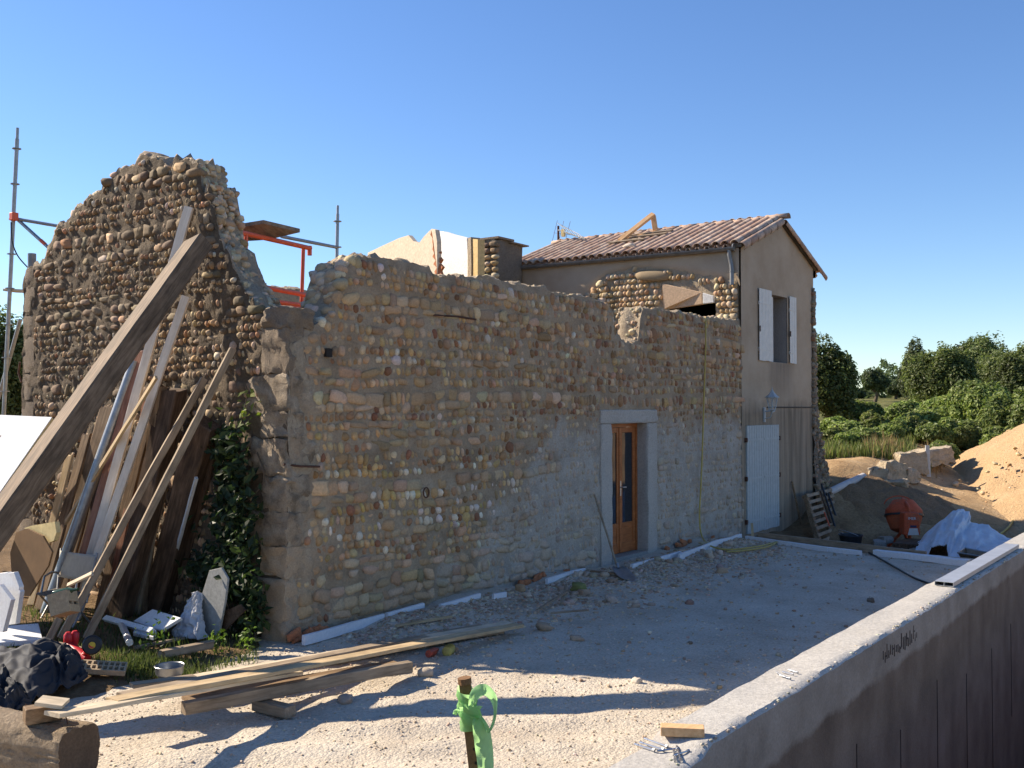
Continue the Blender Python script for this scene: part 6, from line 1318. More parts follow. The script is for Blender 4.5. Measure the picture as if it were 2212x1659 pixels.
# ---------------------------------------------------------------- concrete mixer
mx0 = at(1962, 1203, z=-.55); mx_t = thing('concrete_mixer', 'orange-red concrete mixer with upturned drum before the earth bank', 'concrete mixer', mx0)
M['mixer_red'] = rough_mat('dusty_mixer_orange', [(.30, .14, .09), (.46, .085, .032), (.52, .10, .04)], 5, 30, .2, .003, .65, 'Object', [.3, .48, .6]); M['mixer_dirty'] = rough_mat('cement_stained_orange', [(.16, .09, .06), (.42, .10, .04), (.50, .12, .05)], 7, 30, .3, .004, .8, 'Object')
cm = mx0+np.array([0, 0, .92]); fwd2 = np.array([FW[0], FW[1], 0])/np.hypot(FW[0], FW[1]); lt = -RT
dc = cm+fwd2*.30+RT*.02+np.array([0, 0, .06]); dax = Vector(V(np.array([0, 0, 1.0])+fwd2*.22+RT*.04))
b = MB(); b.lathe([(.0, -.46), (.18, -.46), (.30, -.40), (.385, -.16), (.40, -.06)], dc, dax, 32); b.build('drum_lower', M['mixer_dirty'], mx_t, smooth=True)
b = MB(); b.lathe([(.405, -.055), (.41, .0), (.39, .06), (.22, .27), (.20, .27), (.36, .05), (.38, -.05)], dc, dax, 32); b.build('drum_upper', M['mixer_red'], mx_t, smooth=True)
b = MB(); b.lathe([(.405, -.10), (.425, -.10), (.425, -.055), (.405, -.055)], dc, dax, 40); b.build('ring_gear', M['black_plastic'], mx_t)
hs = cm-fwd2*.22-RT*.05
def obox(c, r, f, u, name, mat, bev=.02, tw=0):
    b = MB(); vv = []
    for sz_ in (-1, 1):
        for sx_, sy_ in ((-1, -1), (1, -1), (1, 1), (-1, 1)): k_ = 1-.12*(sz_ > 0)*tw; vv.append(c+RT*r*sx_*k_+fwd2*f*sy_+np.array([0, 0, u*sz_]))
    b.add(vv, [(0, 3, 2, 1), (4, 5, 6, 7), (0, 1, 5, 4), (1, 2, 6, 5), (2, 3, 7, 6), (3, 0, 4, 7)]); return bevel(b.build(name, mat, mx_t), bev, 3)
hsg = obox(hs+np.array([0, 0, -.14]), .19, .14, .25, 'motor_housing', M['mixer_red'], .03, 1)
fp = hs-fwd2*.1405
def plate(dr, dz, wd, hg, name, mat, top=1.0):
    b = MB(); c = fp-fwd2*.003+RT*dr+np.array([0, 0, dz]); b.prism([c-RT*wd+np.array([0, 0, -hg]), c+RT*wd+np.array([0, 0, -hg]), c+RT*wd*top+np.array([0, 0, hg]), c-RT*wd*top+np.array([0, 0, hg])], fwd2*.0025); o = mk(name, b.v, b.f, mat, hsg); return o
plate(.03, -.31, .125, .075, 'white_sticker', M['white_paint'], .72); plate(.03, -.195, .07, .025, 'blue_sticker', plain_mat('navy_print', (.02, .025, .08), .5))
tc = bpy.data.curves.new('maker_text', 'FONT'); tc.body = 'IMER'; tc.size = .085; tc.extrude = .001; tc.align_x = 'CENTER'; tc.align_y = 'CENTER'
to = bpy.data.objects.new('maker_text', tc); COL.objects.link(to); bpy.context.view_layer.update()
me = bpy.data.meshes.new_from_object(to.evaluated_get(bpy.context.evaluated_depsgraph_get())); bpy.data.objects.remove(to)
lt_o = bpy.data.objects.new('lettering', me); COL.objects.link(lt_o); me.materials.clear(); me.materials.append(M['white_paint'])
c = fp-fwd2*.006+np.array([0, 0, -.02])+RT*.0; rr_ = Vector(RT); ff = Vector(-fwd2)
lt_o.parent = hsg; lt_o.matrix_local = Matrix.Translation(-V(ORG[hsg])) @ Matrix(((rr_.x, 0, ff.x, c[0]), (rr_.y, 0, ff.y, c[1]), (0, 1, 0, c[2]), (0, 0, 0, 1)))
for a, c in ((mx0+RT*.02, hs+np.array([0, 0, -.38])), (mx0+fwd2*.75+lt*.3, dc+np.array([0, 0, -.40])), (mx0+fwd2*.75+RT*.35, dc+np.array([0, 0, -.40]))): b = MB(); b.tube([a, c], .035, 10); b.build('leg', M['mixer_red'], mx_t, smooth=True)
b = MB(); ya_ = dc+lt*.43; yb_ = dc+RT*.43; b.tube(smooth_pts([hs+np.array([0, 0, .05]), hs+fwd2*.05+np.array([0, 0, .22]), dc+fwd2*.05+np.array([0, 0, .30])]), .035, 10); b.build('tilt_arm', M['mixer_red'], mx_t, smooth=True)
b = MB(); b.tube([dc+RT*.34*math.cos(t)+fwd2*.30+np.array([0, 0, .12+.22*math.sin(t)]) for t in np.linspace(.1, 3.0, 16)], .014, 6); b.build('tilt_wheel', M['mixer_red'], mx_t, smooth=True)
for s_ in (-1, 1):
    b = MB(); b.lathe([(.03, -.03), (.12, -.035), (.13, 0), (.12, .035), (.03, .03)], mx0+fwd2*.75+RT*.36*s_+np.array([0, 0, .12]), tuple(RT), 20); b.build('wheel', M['black_plastic'], mx_t, smooth=True)
mx_t.scale = (.88, .88, .88)
# concrete blocks and boards round the mixer's foot
for i, (u, v, z_, sz_, rz_, mt, lab) in enumerate([(1900, 1178, -.3, (.20, .12, .10), 20, 'concrete', 'grey concrete block lying next to the mixer leg'), (1912, 1166, -.22, (.22, .10, .07), 35, 'concrete', 'grey block lying askew on top beside the mixer'), (1890, 1192, -.35, (.30, .08, .04), 28, 'old_wood', 'dark board lying on the ground by the concrete blocks'), (1940, 1192, -.3, (.18, .12, .06), 5, 'concrete', 'flat concrete slab at the mixer foot'), (1985, 1194, -.3, (.16, .12, .08), 50, 'concrete', 'grey stone block under the mixer beside the white sheet')]):
    p = at(u, v, z=z_); block('loose_block', p-np.array(sz_), p+np.array(sz_), M[mt], None, 900+i, .012, 3); o = bpy.data.objects[-1] if False else [q for q in COL.objects if q.name.startswith('loose_block')][-1]; o.rotation_euler = (0, R(8*(i % 2)), R(rz_)); props(o, lab, 'block')
# ---------------------------------------------------------------- white sheet over stacked goods
M['sheet'] = plain_mat('white_building_sheet', (.60, .62, .66), .65, 0, .06, 12, .3, .3)
def px_z(u, v, X): return at(u, v, x=X)
cloth('dust_sheet', 'big crumpled white sheet draped over goods beside the mixer', 'sheet', [px_z(u, v, X) for u, v, X in [(1982, 1172, 13.2), (1996, 1156, 13.4), (2034, 1122, 13.7), (2058, 1107, 13.8), (2078, 1104, 13.9), (2094, 1107, 13.9), (2098, 1122, 13.8), (2124, 1132, 13.6), (2156, 1154, 13.4), (2186, 1162, 13.2), (2240, 1166, 13.0), (2300, 1180, 13)]], [px_z(u, v, X) for u, v, X in [(1974, 1200, 12.2), (2002, 1204, 12.1), (2012, 1180, 12.3), (2034, 1178, 12.35), (2046, 1176, 12.3), (2048, 1204, 12.0), (2072, 1212, 11.9), (2094, 1210, 11.9), (2104, 1196, 12.0), (2160, 1200, 11.8), (2230, 1190, 11.6), (2300, 1200, 11.6)]], M['sheet'], 90, 46, .085, 44, .008, .10, (-.75, -.35, .5))
gd = at(2026, 1190, x=12.9); b = MB(); b.box(gd+np.array([-.1, -.7, -.9]), gd+np.array([.8, .8, .10])); bevel(b.build('covered_crate', M['dark_wood'], loc=gd+np.array([0, 0, -.9]), label='dark crate showing under the lifted edge of white sheet', cat='crate'), .02)
# wheelbarrow behind the terrace edge
wb0 = at(2118, 1210, x=11.0); bw_ = thing('wheelbarrow', 'grey wheelbarrow tray half hidden behind the retaining wall end', 'wheelbarrow', wb0+np.array([0, 0, -.45]))
M['barrow'] = plain_mat('scuffed_barrow_steel', (.20, .16, .11), .5, .5, .3); tp_ = [at(2084, 1184, x=11.1), at(2146, 1196, x=11.0), at(2146, 1196, x=11.0)+np.array([-.55, -.05, .0]), at(2084, 1184, x=11.1)+np.array([-.50, 0, -.02])]
bt2 = [p*.55+sum(tp_)/4*.45+np.array([0, 0, -.26]) for p in tp_]
b = MB(); b.add(tp_+bt2, [(0, 1, 5, 4), (1, 2, 6, 5), (2, 3, 7, 6), (3, 0, 4, 7), (4, 5, 6, 7)]); o = b.build('tray', M['barrow'], bw_); o.modifiers.new('t', 'SOLIDIFY').thickness = .006
b = MB(); b.tube(tp_+[tp_[0]], .014, 8); b.build('tray_rim', M['galv'], bw_, smooth=True)
b = MB(); ctr_ = sum(bt2)/4; b.tube([ctr_+np.array([-.1, .1, 0]), at(2094, 1222, x=10.75)], .016, 8); b.tube([ctr_+np.array([-.1, -.15, 0]), ctr_+np.array([-.15, -.2, -.35])], .016, 8); b.build('leg', M['orange_paint'], bw_, smooth=True)
b = MB(); b.lathe([(.05, -.04), (.17, -.045), (.19, 0), (.17, .045), (.05, .04)], ctr_+np.array([.35, -.25, -.2]), (.6, -.8, 0), 20); b.build('wheel', M['black_plastic'], bw_, smooth=True)
# ---------------------------------------------------------------- lit ground behind: pipe, stones, stake, hose
def onground(u, v):
    r = FW+RT*(u-1106.0)/2200-UP*(v-829.5)/2200
    for t in np.arange(8, 60, .05):
        p = CAM+r*t
        if p[2] <= gz(p[0], p[1]): return p
    return p
pp0 = onground(1806, 1063); pp1 = onground(1866, 1038); pp0[2] += .07; pp1[2] += .10
b = MB(); b.tube([pp0+(pp0-pp1)*.4, pp1], .085, 16, cap=False); b.tube([pp1, pp0+(pp0-pp1)*.4], .075, 16, cap=False); b.build('drain_pipe', plain_mat('pale_grey_pvc', (.50, .47, .45), .45), loc=pp0, smooth=True, label='pale grey plastic drain pipe lying on the lit sand', cat='pipe')
rg = np.random.default_rng(8)
M['limestone'] = rough_mat('rough_limestone', [(.34, .27, .18), (.46, .38, .27), (.55, .47, .36)], 3, 14, 1.0, .05)
for i, (u, v, w, h, lab) in enumerate([(1895, 1032, .42, .45, 'small pointed limestone block standing apart from the stone pile'), (1925, 1024, .55, .6, 'squared limestone block with dark shaded side in the pile'), (1955, 1030, .6, .35, 'flat limestone block in the front of the stone pile'), (1930, 1048, .75, .22, 'low flat limestone slab lying before the stone pile'), (1960, 1003, .9, .6, 'grey boulder in the middle of the stone pile'), (1990, 990, 1.3, .45, 'large pale boulder topping the stone pile by the stake')]):
    p = onground(u, min(v+6, 1052)); z0 = at(u, v, x=p[0])[2]; p = np.array([p[0], p[1], z0])
    block('limestone_block', p-np.array([w*.4, w*.5, h*.5]), p+np.array([w*.4, w*.5, h*.5]), M['limestone'], None, 700+i, .06, 5); o = [q for q in COL.objects if q.name.startswith('limestone_block')][-1]; o.rotation_euler = (R(6), R(5), R(20+27*i)); props(o, lab, 'stone')
q0 = onground(2006, 1030); q1 = at(2003, 962, x=q0[0]); plank('white_stake', 'thin white survey stake standing among the grass by the boulders', 'stake', q0, q1, .10, .05, M['white_paint'], (-1, -.5, 0))
hq = [onground(2150, 1166)+np.array([0, 0, .05]), onground(2180, 1142)+np.array([0, 0, .05]), onground(2200, 1105)+np.array([0, 0, .05]), onground(2212, 1075)+np.array([0, 0, .05]), onground(2235, 1050)+np.array([0, 0, .05])]
b = MB(); b.tube(smooth_pts(hq), .022, 7); b.build('garden_hose', M['hose'], loc=hq[0], smooth=True, label='yellow hose trailing up over the sand heap', cat='hose')

# ---------------------------------------------------------------- scaffolding
def tube_part(pts, r, name, mat, parent): b = MB(); b.tube(pts, r, 10); return b.build(name, mat, parent, smooth=True)
sc = thing('scaffold_tower', 'galvanised scaffold standard with ledger and brace behind the gable shoulder', 'scaffold', at(8, 900, x=.9)*np.array([1, 1, 0]))
a1 = at(37, 300, x=.9); a0 = at(8, 900, x=.9); d_ = (a0-a1)/(a1[2]-a0[2]); a00 = a0+d_*a0[2]
tube_part([a00, a1], .030, 'standard', M['galv'], sc); tube_part([a1, at(38, 276, x=.9)], .022, 'spigot', M['galv'], sc)
for v in (321, 397, 473, 548, 622, 700, 772, 845):
    f_ = (v-300)/600; p = a1+(a0-a1)*f_; b = MB(); b.lathe([(.031, -.006), (.066, -.006), (.066, .006), (.031, .006)], p, (0, 0, 1), 16); b.build('rosette', M['galv'], sc)
p = at(30, 472, x=.9); tube_part([p, at(130, 489, x=1.3)+np.array([.0, 0, 0]), at(210, 503, x=1.6)], .026, 'ledger', M['galv'], sc); tube_part([at(40, 476, x=.95), at(105, 535, x=1.1), at(140, 567, x=1.2)], .026, 'diagonal_brace', M['galv'], sc)
b = MB(); p = at(88, 519, x=1.06); b.tube([p, p+(at(98, 528, x=1.08)-p)], .0275, 10); b.build('orange_band', M['orange_paint'], sc, smooth=True)
b = MB(); p = at(30, 468, x=.88); b.box(p-np.array([.05, .05, .06]), p+np.array([.05, .05, .06])); bevel(b.build('wedge_coupler', M['orange_paint'], sc), .01)
tube_part(smooth_pts([at(24, 480, x=.86), at(26, 520, x=.86), at(38, 552, x=.9), at(60, 578, x=.95)]), .010, 'rope', M['black_plastic'], sc)
tube_part([at(-6, 870, x=1.2), at(44, 690, x=1.2)], .030, 'rear_brace', M['galv'], sc)
plank('walk_board', None, None, at(22, 628, x=1.0), at(120, 632, x=1.2), .25, .04, M['pale_pine'], (0, 0, 1), sc)
tube_part([at(40, 980, x=.25), at(58, 830, x=.25)], .02, 'ladder_rail', M['galv'], sc); tube_part([at(46, 826, x=.3), at(40, 806, x=.32), at(43, 782, x=.32)], .014, 'hook', M['rust'], sc)
fl = at(69, 600, x=.35); b = MB(); b.tube([fl, at(69, 548, x=.35)], .055, 16); b.build('flue_pipe', M['zinc'], loc=fl, smooth=True, label='short dark flue pipe rising behind the gable shoulder', cat='pipe')
# inner scaffold with orange guard frames
z4_ = lambda x, y: ((700+x/4.148)/1.4756, (620+y/4.148)/1.4756)
si = thing('inner_scaffold', 'scaffold inside the ruin with orange guard frames and dark deck boards', 'scaffold', (2.5, 2.8, 0))
def g4(x, y, Yp): return at(*z4_(x, y), y=Yp)
or_ = M['orange_paint']
t0 = g4(270, 500, 2.6); t1 = g4(1200, 712, 3.0); 
tube_part([t0, t1], .034, 'guard_rail', or_, si); tube_part([g4(1190, 680, 3.0), g4(1190, 805, 3.0)], .034, 'rail_hook', or_, si)
tube_part([g4(1108, 700, 2.98), g4(1085, 1420, 2.98)], .028, 'guard_post', or_, si); tube_part([g4(350, 540, 2.62), g4(340, 1000, 2.62)], .028, 'guard_post', or_, si)
tube_part([g4(270, 470, 2.6), g4(268, 575, 2.6)], .034, 'rail_hook', or_, si)
tube_part([g4(560, 1220, 2.2), g4(1370, 1375, 2.6)], .032, 'mid_rail', or_, si); tube_part([g4(1365, 1335, 2.6), g4(1355, 1455, 2.6)], .036, 'rail_hook', or_, si)
tube_part([g4(1265, 1355, 2.55), g4(1270, 1720, 2.55)], .036, 'frame_post', or_, si)
for dy in (0, 60): tube_part([g4(760, 1420+dy, 2.2), g4(1290, 1490+dy*.4, 2.5)], .030, 'frame_ledger', or_, si)
tube_part([g4(1560, 260, 4.2), g4(1540, 1350, 4.2), g4(1525, 2400, 4.2)], .030, 'standard', M['galv'], si); tube_part([g4(1562, 145, 4.2), g4(1560, 262, 4.2)], .022, 'spigot', M['galv'], si)
for yy in (355, 695, 1035):
    p = g4(1558, yy, 4.2); b = MB(); b.lathe([(.031, -.006), (.068, -.006), (.068, .006), (.031, .006)], p, (0, 0, 1), 16); b.build('rosette', M['galv'], si)
tube_part([g4(820, 555, 3.6), g4(1555, 700, 4.2)], .027, 'ledger', M['galv'], si)
b = MB(); p = g4(1547, 1100, 4.2); b.tube([p, g4(1546, 1150, 4.2)], .0315, 10); b.build('red_band', or_, si, smooth=True)
# deck boards seen from below
dk0 = g4(230, 445, 2.9); dkA = g4(580, 375, 4.0); dkB = g4(1060, 500, 4.0); dz = 4.86
def atz(x, y, z): return at(*z4_(x, y), z=z)
q = [atz(235, 440, 4.86), atz(580, 385, 4.90), atz(1062, 500, 4.80), atz(640, 600, 4.72), atz(300, 620, 4.74)]
b = MB(); b.prism(q, (0, 0, .05)); b.build('deck_board', M['grey_wood'], si)

# ---------------------------------------------------------------- plants
def leaf_mat(name, c0, c1, trans=.35):
    m, nt, n, l, b = node_mat(name); a = n.new('ShaderNodeAttribute'); a.attribute_name = 'tint'
    l.new(a.outputs['Color'], b.inputs['Base Color']); b.inputs['Roughness'].default_value = .5; b.inputs['Specular IOR Level'].default_value = .3
    t = n.new('ShaderNodeBsdfTranslucent'); hs = n.new('ShaderNodeHueSaturation'); hs.inputs['Value'].default_value = 1.7; hs.inputs['Saturation'].default_value = 1.1; l.new(a.outputs['Color'], hs.inputs['Color']); l.new(hs.outputs[0], t.inputs[0])
    mx = n.new('ShaderNodeMixShader'); mx.inputs[0].default_value = trans; l.new(b.outputs[0], mx.inputs[1]); l.new(t.outputs[0], mx.inputs[2]); l.new(mx.outputs[0], n['Material Output'].inputs[0]); return m
M['leaf'] = leaf_mat('foliage', None, None)
M['bark'] = rough_mat('bark', [(.06, .045, .03), (.11, .085, .06), (.16, .13, .09)], 8, 40, .8, .02)
def leaves(pts, nrm, size, cols, rng, asp=.55):
    """diamond leaves, two bent halves"""
    N = len(pts); a = rng.normal(size=(N, 3)); a -= nrm*(a*nrm).sum(1)[:, None]; a /= np.linalg.norm(a, axis=1)[:, None]+1e-9; c = np.cross(nrm, a)
    s = size[:, None]; tip = pts+a*s*.5; back = pts-a*s*.5; l_ = pts+c*s*asp*.5+nrm*s*.12; r_ = pts-c*s*asp*.5+nrm*s*.12
    v = np.stack([back, l_, tip, r_], 1).reshape(-1, 3); k = np.arange(N)[:, None]*4
    f = np.concatenate([k+np.array([[0, 2, 1]]), k+np.array([[0, 3, 2]])]); return v, f, np.repeat(cols, 4, 0)
def crown_points(c, rad, n, rng, lobes=14, shell=.55):
    """points gathered in clumps within an uneven crown"""
    c = np.array(c, float); rad = np.array(rad, float)
    d = rng.normal(size=(lobes, 3)); d /= np.linalg.norm(d, axis=1)[:, None]; d[:, 2] = np.abs(d[:, 2])*.9-.25
    lc_ = c+d*rad*rng.uniform(.35, .78, (lobes, 1)); lr = rng.uniform(.28, .50, lobes)
    k = rng.integers(0, lobes, n); q = rng.normal(size=(n, 3)); q /= np.linalg.norm(q, axis=1)[:, None]
    rr = rng.uniform(0, 1, n)**.33; rr = np.where(rng.random(n) < shell, .82+.22*rng.random(n), rr)
    lump = 1+.28*fbm(q*2.2+k[:, None]*3.1, 3, 5)
    P = lc_[k]+q*(rr*lr[k]*lump)[:, None]*rad
    return P, q
def foliage(name, parent, P, q, size, pal, rng, loc=None, **pr):
    nr = q+rng.normal(0, .55, P.shape)+np.array([0, 0, .35]); nr /= np.linalg.norm(nr, axis=1)[:, None]
    pal = np.array(pal); cl = pal[rng.integers(0, len(pal), len(P))]*(1+rng.normal(0, .16, (len(P), 1))+.35*fbm(P*.55, 2, 9)[:, None]); cl = np.clip(cl, .005, .6)
    v, f, c = leaves(P, nr, size*rng.uniform(.6, 1.3, len(P)), cl, rng)
    return mk(name, v, f, M['leaf'], parent, loc, smooth=False, cols=c, **pr)
OAK = [(.095, .125, .036), (.12, .155, .046), (.07, .095, .03), (.16, .185, .065)]
LIME_ = [(.20, .255, .07), (.155, .21, .056), (.26, .30, .10), (.11, .155, .045)]
DKG = [(.05, .072, .028), (.065, .09, .034), (.08, .105, .04)]
def tree(label, base, h, rad, n, leaf, pal, seed, lobes=16, trunk_r=.16, group=None, name='tree', crown_lo=.35, cat='tree'):
    rng = np.random.default_rng(seed); base = np.array(base, float); t = thing(name, label, cat, base, group)
    b = MB(); top = base+np.array([rng.normal(0, .2), rng.normal(0, .2), h*.72]); mid = base+np.array([rng.normal(0, .12), rng.normal(0, .12), h*.35])
    tk = smooth_pts([base+np.array([0, 0, -.3]), mid, top]); b.tube(tk, list(np.linspace(trunk_r, trunk_r*.3, len(tk))), 8)
    for k in range(7):
        a = rng.uniform(0, 6.28); s0 = base+(top-base)*rng.uniform(.35, .85); e = s0+np.array([math.cos(a)*rad[0]*.6, math.sin(a)*rad[1]*.6, h*.18]); b.tube(smooth_pts([s0, (s0+e)/2+np.array([0, 0, .1*h*.3]), e], 3), [trunk_r*.45*(1-i*.12) for i in range(7)], 6)
    b.build('trunk', M['bark'], t, smooth=True)
    c = base+np.array([0, 0, h*(crown_lo+1)/2]); P, q = crown_points(c, (rad[0], rad[1], h*(1-crown_lo)/2), n, rng, lobes)
    P[:, 2] = np.maximum(P[:, 2], base[2]+.05)
    foliage('crown', t, P, q, leaf, pal, rng); return t
def place(u, v, depth):           # ground point under sight line column u at a given depth
    p = CAM+FW*depth+RT*(u-1106.0)/2200*depth; return np.array([p[0], p[1], gz(p[0], p[1])])
def span(label, u, vtop, depth, halfw, n, leaf, pal, seed, **kw):
    b_ = place(u, 0, depth); zt_ = 2.4-(vtop-882)/2200*depth; w = halfw/2200*depth
    return tree(label, b_, max(.5, zt_-b_[2])*1.14, (w, w), int(n*1.7), leaf*.74, pal, seed, **kw)
G = 'trees beyond the sand'
span('dark green oak standing close behind the house corner', 1782, 728, 34, 78, 15000, .17, OAK, 1, lobes=22, crown_lo=-.12, trunk_r=.22)
span('small dark round tree far off across the field', 1888, 800, 75, 38, 5000, .32, DKG, 2, crown_lo=-.1)
span('low dark tree beside the small round tree far off', 1935, 822, 85, 30, 3000, .35, DKG, 3, crown_lo=-.1)
span('far low hedge tree nearest the oak across the field', 1842, 836, 80, 26, 2600, .35, DKG, 4, crown_lo=-.1)
span('slender grey-green tree at the edge of the wood', 1975, 752, 46, 34, 7000, .19, [(.075, .095, .045), (.095, .115, .055), (.055, .07, .03)], 5, crown_lo=-.1)
span('broad green oak in front of the wood', 2040, 738, 44, 75, 15000, .20, OAK, 6, lobes=22, crown_lo=-.12)
span('tallest dark oak of the wood with rounded top', 2118, 716, 50, 80, 16000, .22, OAK+DKG, 7, lobes=24, crown_lo=-.12)
span('large spreading oak above the sand heap', 2215, 728, 46, 85, 16000, .20, OAK, 8, lobes=24, crown_lo=-.12)
span('yellow-green tree in front of the spreading oak', 2190, 775, 40, 60, 10000, .19, [(.08, .10, .03), (.10, .125, .04), (.06, .08, .022)], 9, crown_lo=-.1)
# leafy shrubs of the thicket
GRS0 = [(.12, .15, .045), (.16, .18, .06), (.10, .13, .035)]
SH = [(1812, 900, 31, 42, LIME_, 'round sunlit bramble bush just past the house corner'), (1860, 862, 35, 60, LIME_, 'wide pale green bush behind the bramble bush'), (1905, 905, 33, 50, LIME_, 'bush full of light leaves among the tall grass'), (1950, 868, 37, 55, OAK+LIME_, 'tangled bush rising behind the grassy bank'), (2000, 882, 34, 55, LIME_, 'bright broad-leaved bush above the boulders'), (2060, 845, 35, 70, LIME_, 'tall bright bush with large glossy leaves in the thicket middle'), (2120, 822, 33, 75, LIME_, 'biggest bright fig-like bush of the thicket'), (2180, 850, 31, 70, LIME_, 'leafy bush spilling over towards the sand heap'), (2235, 838, 32, 70, LIME_+OAK, 'dense bush right behind the sand heap peak'), (2090, 910, 31, 55, OAK+LIME_, 'dark low bush beneath the big fig-like bush'), (2160, 920, 29.5, 50, LIME_, 'low leafy bush just above the sand heap crest')]
for i, (u, v, d, hw, pal, lab) in enumerate(SH):
    span(lab, u, v, d, hw, 7000, .19 if v > 840 and i not in (5, 6) else .22, pal, 40+i, lobes=16, crown_lo=0.0, trunk_r=.05, name='shrub', cat='shrub')
LOWB = [(1800, 965, 29), (1830, 940, 30), (1858, 960, 29), (1885, 925, 31), (1915, 950, 29.5), (1945, 935, 31), (1980, 930, 31), (2015, 945, 30), (2045, 935, 30.5), (2080, 950, 30), (1835, 990, 28.5), (2030, 985, 28)]
LB = ['low leafy weed clump against the house buttress', 'low leafy clump between the bramble bush and grass', 'spreading leafy weed clump low in the tall grass', 'leafy clump behind the dry brown weeds', 'leafy clump beside the dry brown weeds', 'broad weed clump behind the pointed limestone block', 'leafy clump right behind the big pale boulder', 'green clump beside the white survey stake', 'green clump between the survey stake and the dark low bush', 'leafy clump at the upper edge of the sand heap', 'smallest leafy clump above the drain pipe', 'low green clump in front of the survey stake']
for i, (u, v, d) in enumerate(LOWB): span(LB[i], u, v-34, d, 40, 4200, .15, LIME_ if i % 3 else GRS0, 140+i, lobes=12, crown_lo=-.1, trunk_r=.03, name='weed_clump', cat='weeds')
# oak glimpsed left of the gable, beyond the scaffold
span('dark bushy tree behind the scaffold standard', 10, 640, 24, 95, 12000, .15, OAK, 61, lobes=20, crown_lo=0.05, name='tree')
# hedge line far off
rng = np.random.default_rng(90); pts = []; qs = []
for k in range(5200):
    u = rng.uniform(1700, 2300); d = rng.uniform(88, 120); p = place(u, 0, d); p[2] += rng.uniform(0, 1)*(2.2+1.5*math.sin(u*.05)); pts.append(p); qs.append(rng.normal(size=3))
foliage('far_hedge', None, np.array(pts), np.array(qs), .6, DKG, rng, label='dark hedge line on the far side of the field', cat='hedge', kind='stuff')
# tall grass and weeds on the bank
def grass(name, label, n, posf, h, pal, seed, w=.012, lean_=.35):
    rng = np.random.default_rng(seed); P = np.array([posf(rng) for _ in range(n)]); hh = h*rng.uniform(.45, 1.2, n); a = rng.uniform(0, 6.28, n); L = rng.uniform(0, lean_, n)*hh
    dx = np.stack([np.cos(a), np.sin(a), 0*a], -1); b = rng.uniform(0, 6.28, n); sd = np.stack([np.cos(b), np.sin(b), 0*b], -1)*(w*rng.uniform(.6, 1.4, n))[:, None]
    up_ = np.zeros((n, 3)); up_[:, 2] = hh; mid = P+up_*.55+dx*(L*.35)[:, None]; tip = P+up_+dx*L[:, None]
    v = np.stack([P-sd, P+sd, mid+sd*.7, mid-sd*.7, tip], 1).reshape(-1, 3); k = np.arange(n)[:, None]*5
    f = np.concatenate([k+np.array([[0, 1, 2]]), k+np.array([[0, 2, 3]]), k+np.array([[3, 2, 4]])]); pal = np.array(pal); c = pal[rng.integers(0, len(pal), n)]*(1+rng.normal(0, .15, (n, 1)))
    return mk(name, v, f, M['leaf'], smooth=False, cols=np.repeat(np.clip(c, .01, .6), 5, 0), label=label, cat='grass', kind='stuff')
def bank_pos(r):
    while True:
        u = r.uniform(1760, 2300); d = r.uniform(26.5, 35); p = place(u, 0, d)
        if math.hypot(p[0]-SX, p[1]-SY) > 6.6: return p
GRS = [(.12, .15, .045), (.16, .185, .06), (.09, .12, .035), (.11, .15, .04), (.20, .18, .075)]
grass('tall_grass', 'tall wild grass and weeds on the bank behind the sand', 13000, bank_pos, .34, GRS, 70, .016)
GB = [(.25, .18, .09), (.30, .22, .11), (.20, .14, .07)]
grass('dry_weeds', 'dry brown weeds standing in clumps on the bank', 260, lambda r: place([1880, 1912, 1930, 2010][r.integers(0, 4)]+r.normal(0, 12), 0, 27.6+r.normal(0, .6)), .5, GB, 71, .012)
def yard_pos(r):
    if r.random() < .45: p = at(330+r.normal(0, 55), 1440+r.normal(0, 10), z=0)
    else: p = at(r.uniform(0, 560), r.uniform(1330, 1420), z=.06)
    return np.array([p[0], p[1], max(gz(p[0], p[1]), th(p[0], p[1]) if p[1] < .5 else -9)-.01])
grass('yard_grass', 'rough short grass growing among the rubbish before the gable', 5200, yard_pos, .10, [(.05, .075, .02), (.075, .10, .03), (.10, .12, .04)], 72, .005, .7)
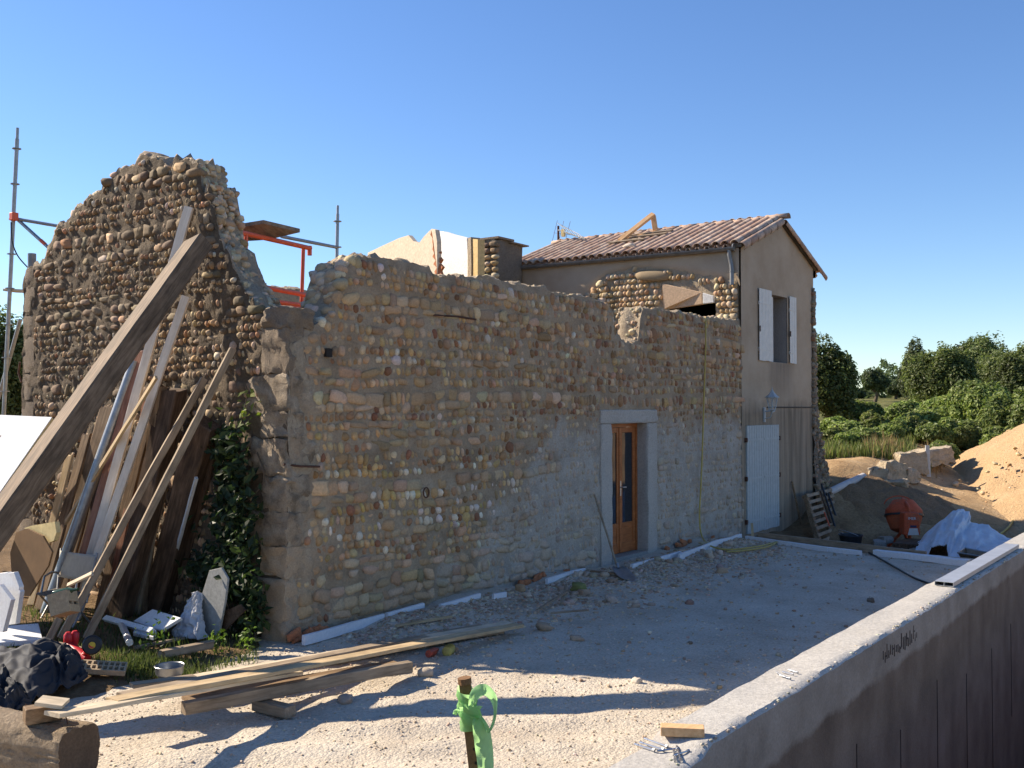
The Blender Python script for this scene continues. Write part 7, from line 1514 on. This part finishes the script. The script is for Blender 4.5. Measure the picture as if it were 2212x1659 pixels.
# leafy weeds by the corner
for i, (u, v, s_, lab) in enumerate([(535, 1392, .2, 'small bright weed sprouting at the foot of the corner'), (470, 1398, .2, 'small weed sprouting beside the white sack'), (333, 1408, .35, 'leafy weed growing beside the broken fence post'), (560, 1360, .3, 'dark weed growing under the corner quoins')]):
    rng = np.random.default_rng(200+i); p = at(u, v, z=.03); q = rng.normal(size=(60, 3)); P = p+q*np.array([s_*.25, s_*.25, s_*.3])+np.array([0, 0, s_*.4]); P[:, 2] = np.maximum(P[:, 2], .01)
    t = thing('weed', lab, 'weed', p); foliage('leaf_cluster', t, P, q, .055, [(.07, .12, .02), (.11, .17, .035)], rng, kind='stuff')
    b = MB(); b.tube([p, p+np.array([0, 0, s_*.6])], .004, 5); b.build('stem', M['leaf'] if False else M['bark'], t)
# creeper on the gable by the corner
rng = np.random.default_rng(300); cr = thing('wall_creeper', 'dark Virginia creeper climbing the gable beside the corner quoins', 'creeper', (-.1, .6, 0))
cl_ = []
for (u, v, su, sv, n) in [(500, 1010, 20, 45, 200), (498, 1090, 24, 45, 260), (508, 1160, 22, 40, 260), (495, 1230, 32, 35, 260), (460, 1240, 26, 22, 140), (530, 1290, 22, 40, 150), (440, 1225, 18, 14, 90), (480, 960, 18, 20, 110), (548, 1330, 20, 24, 120)]:
    for _ in range(n): cl_.append(at(rng.normal(u, su), rng.normal(v, sv), x=-.10-abs(rng.normal(0, .10))))
cl_ = np.array(cl_); cl_ = cl_[(cl_[:, 2] > .02) & (cl_[:, 1] > .12)]
q = rng.normal(0, .35, cl_.shape)+np.array([-1, -.25, .1]); foliage('leaf_mass', cr, cl_, q/np.linalg.norm(q, axis=1)[:, None], .11, [(.018, .032, .012), (.024, .042, .015), (.032, .053, .017), (.045, .07, .02)], rng)
for k in range(6):
    pts = [at(505+rng.normal(0, 18)+j*rng.normal(0, 4), 1350-j*62, x=-.08) for j in range(7)]; b = MB(); b.tube(smooth_pts(pts, 3), .009, 5); b.build('stem', M['bark'], cr)
for (u, v) in [(535, 850), (540, 878), (507, 925), (530, 905), (523, 1150), (552, 1165)]:
    p = at(u, v, x=-.12); P = p+rng.normal(0, .045, (9, 3)); q = np.tile([[-1, -.2, .3]], (9, 1)); foliage('shoot', cr, P, q, .09, [(.13, .17, .03), (.17, .19, .04)], rng)
b = MB(); b.tube(smooth_pts([at(512, 960, x=-.07), at(525, 900, x=-.07), at(534, 850, x=-.07), at(530, 830, x=-.06)], 4), .006, 5); b.build('runner', M['bark'], cr)
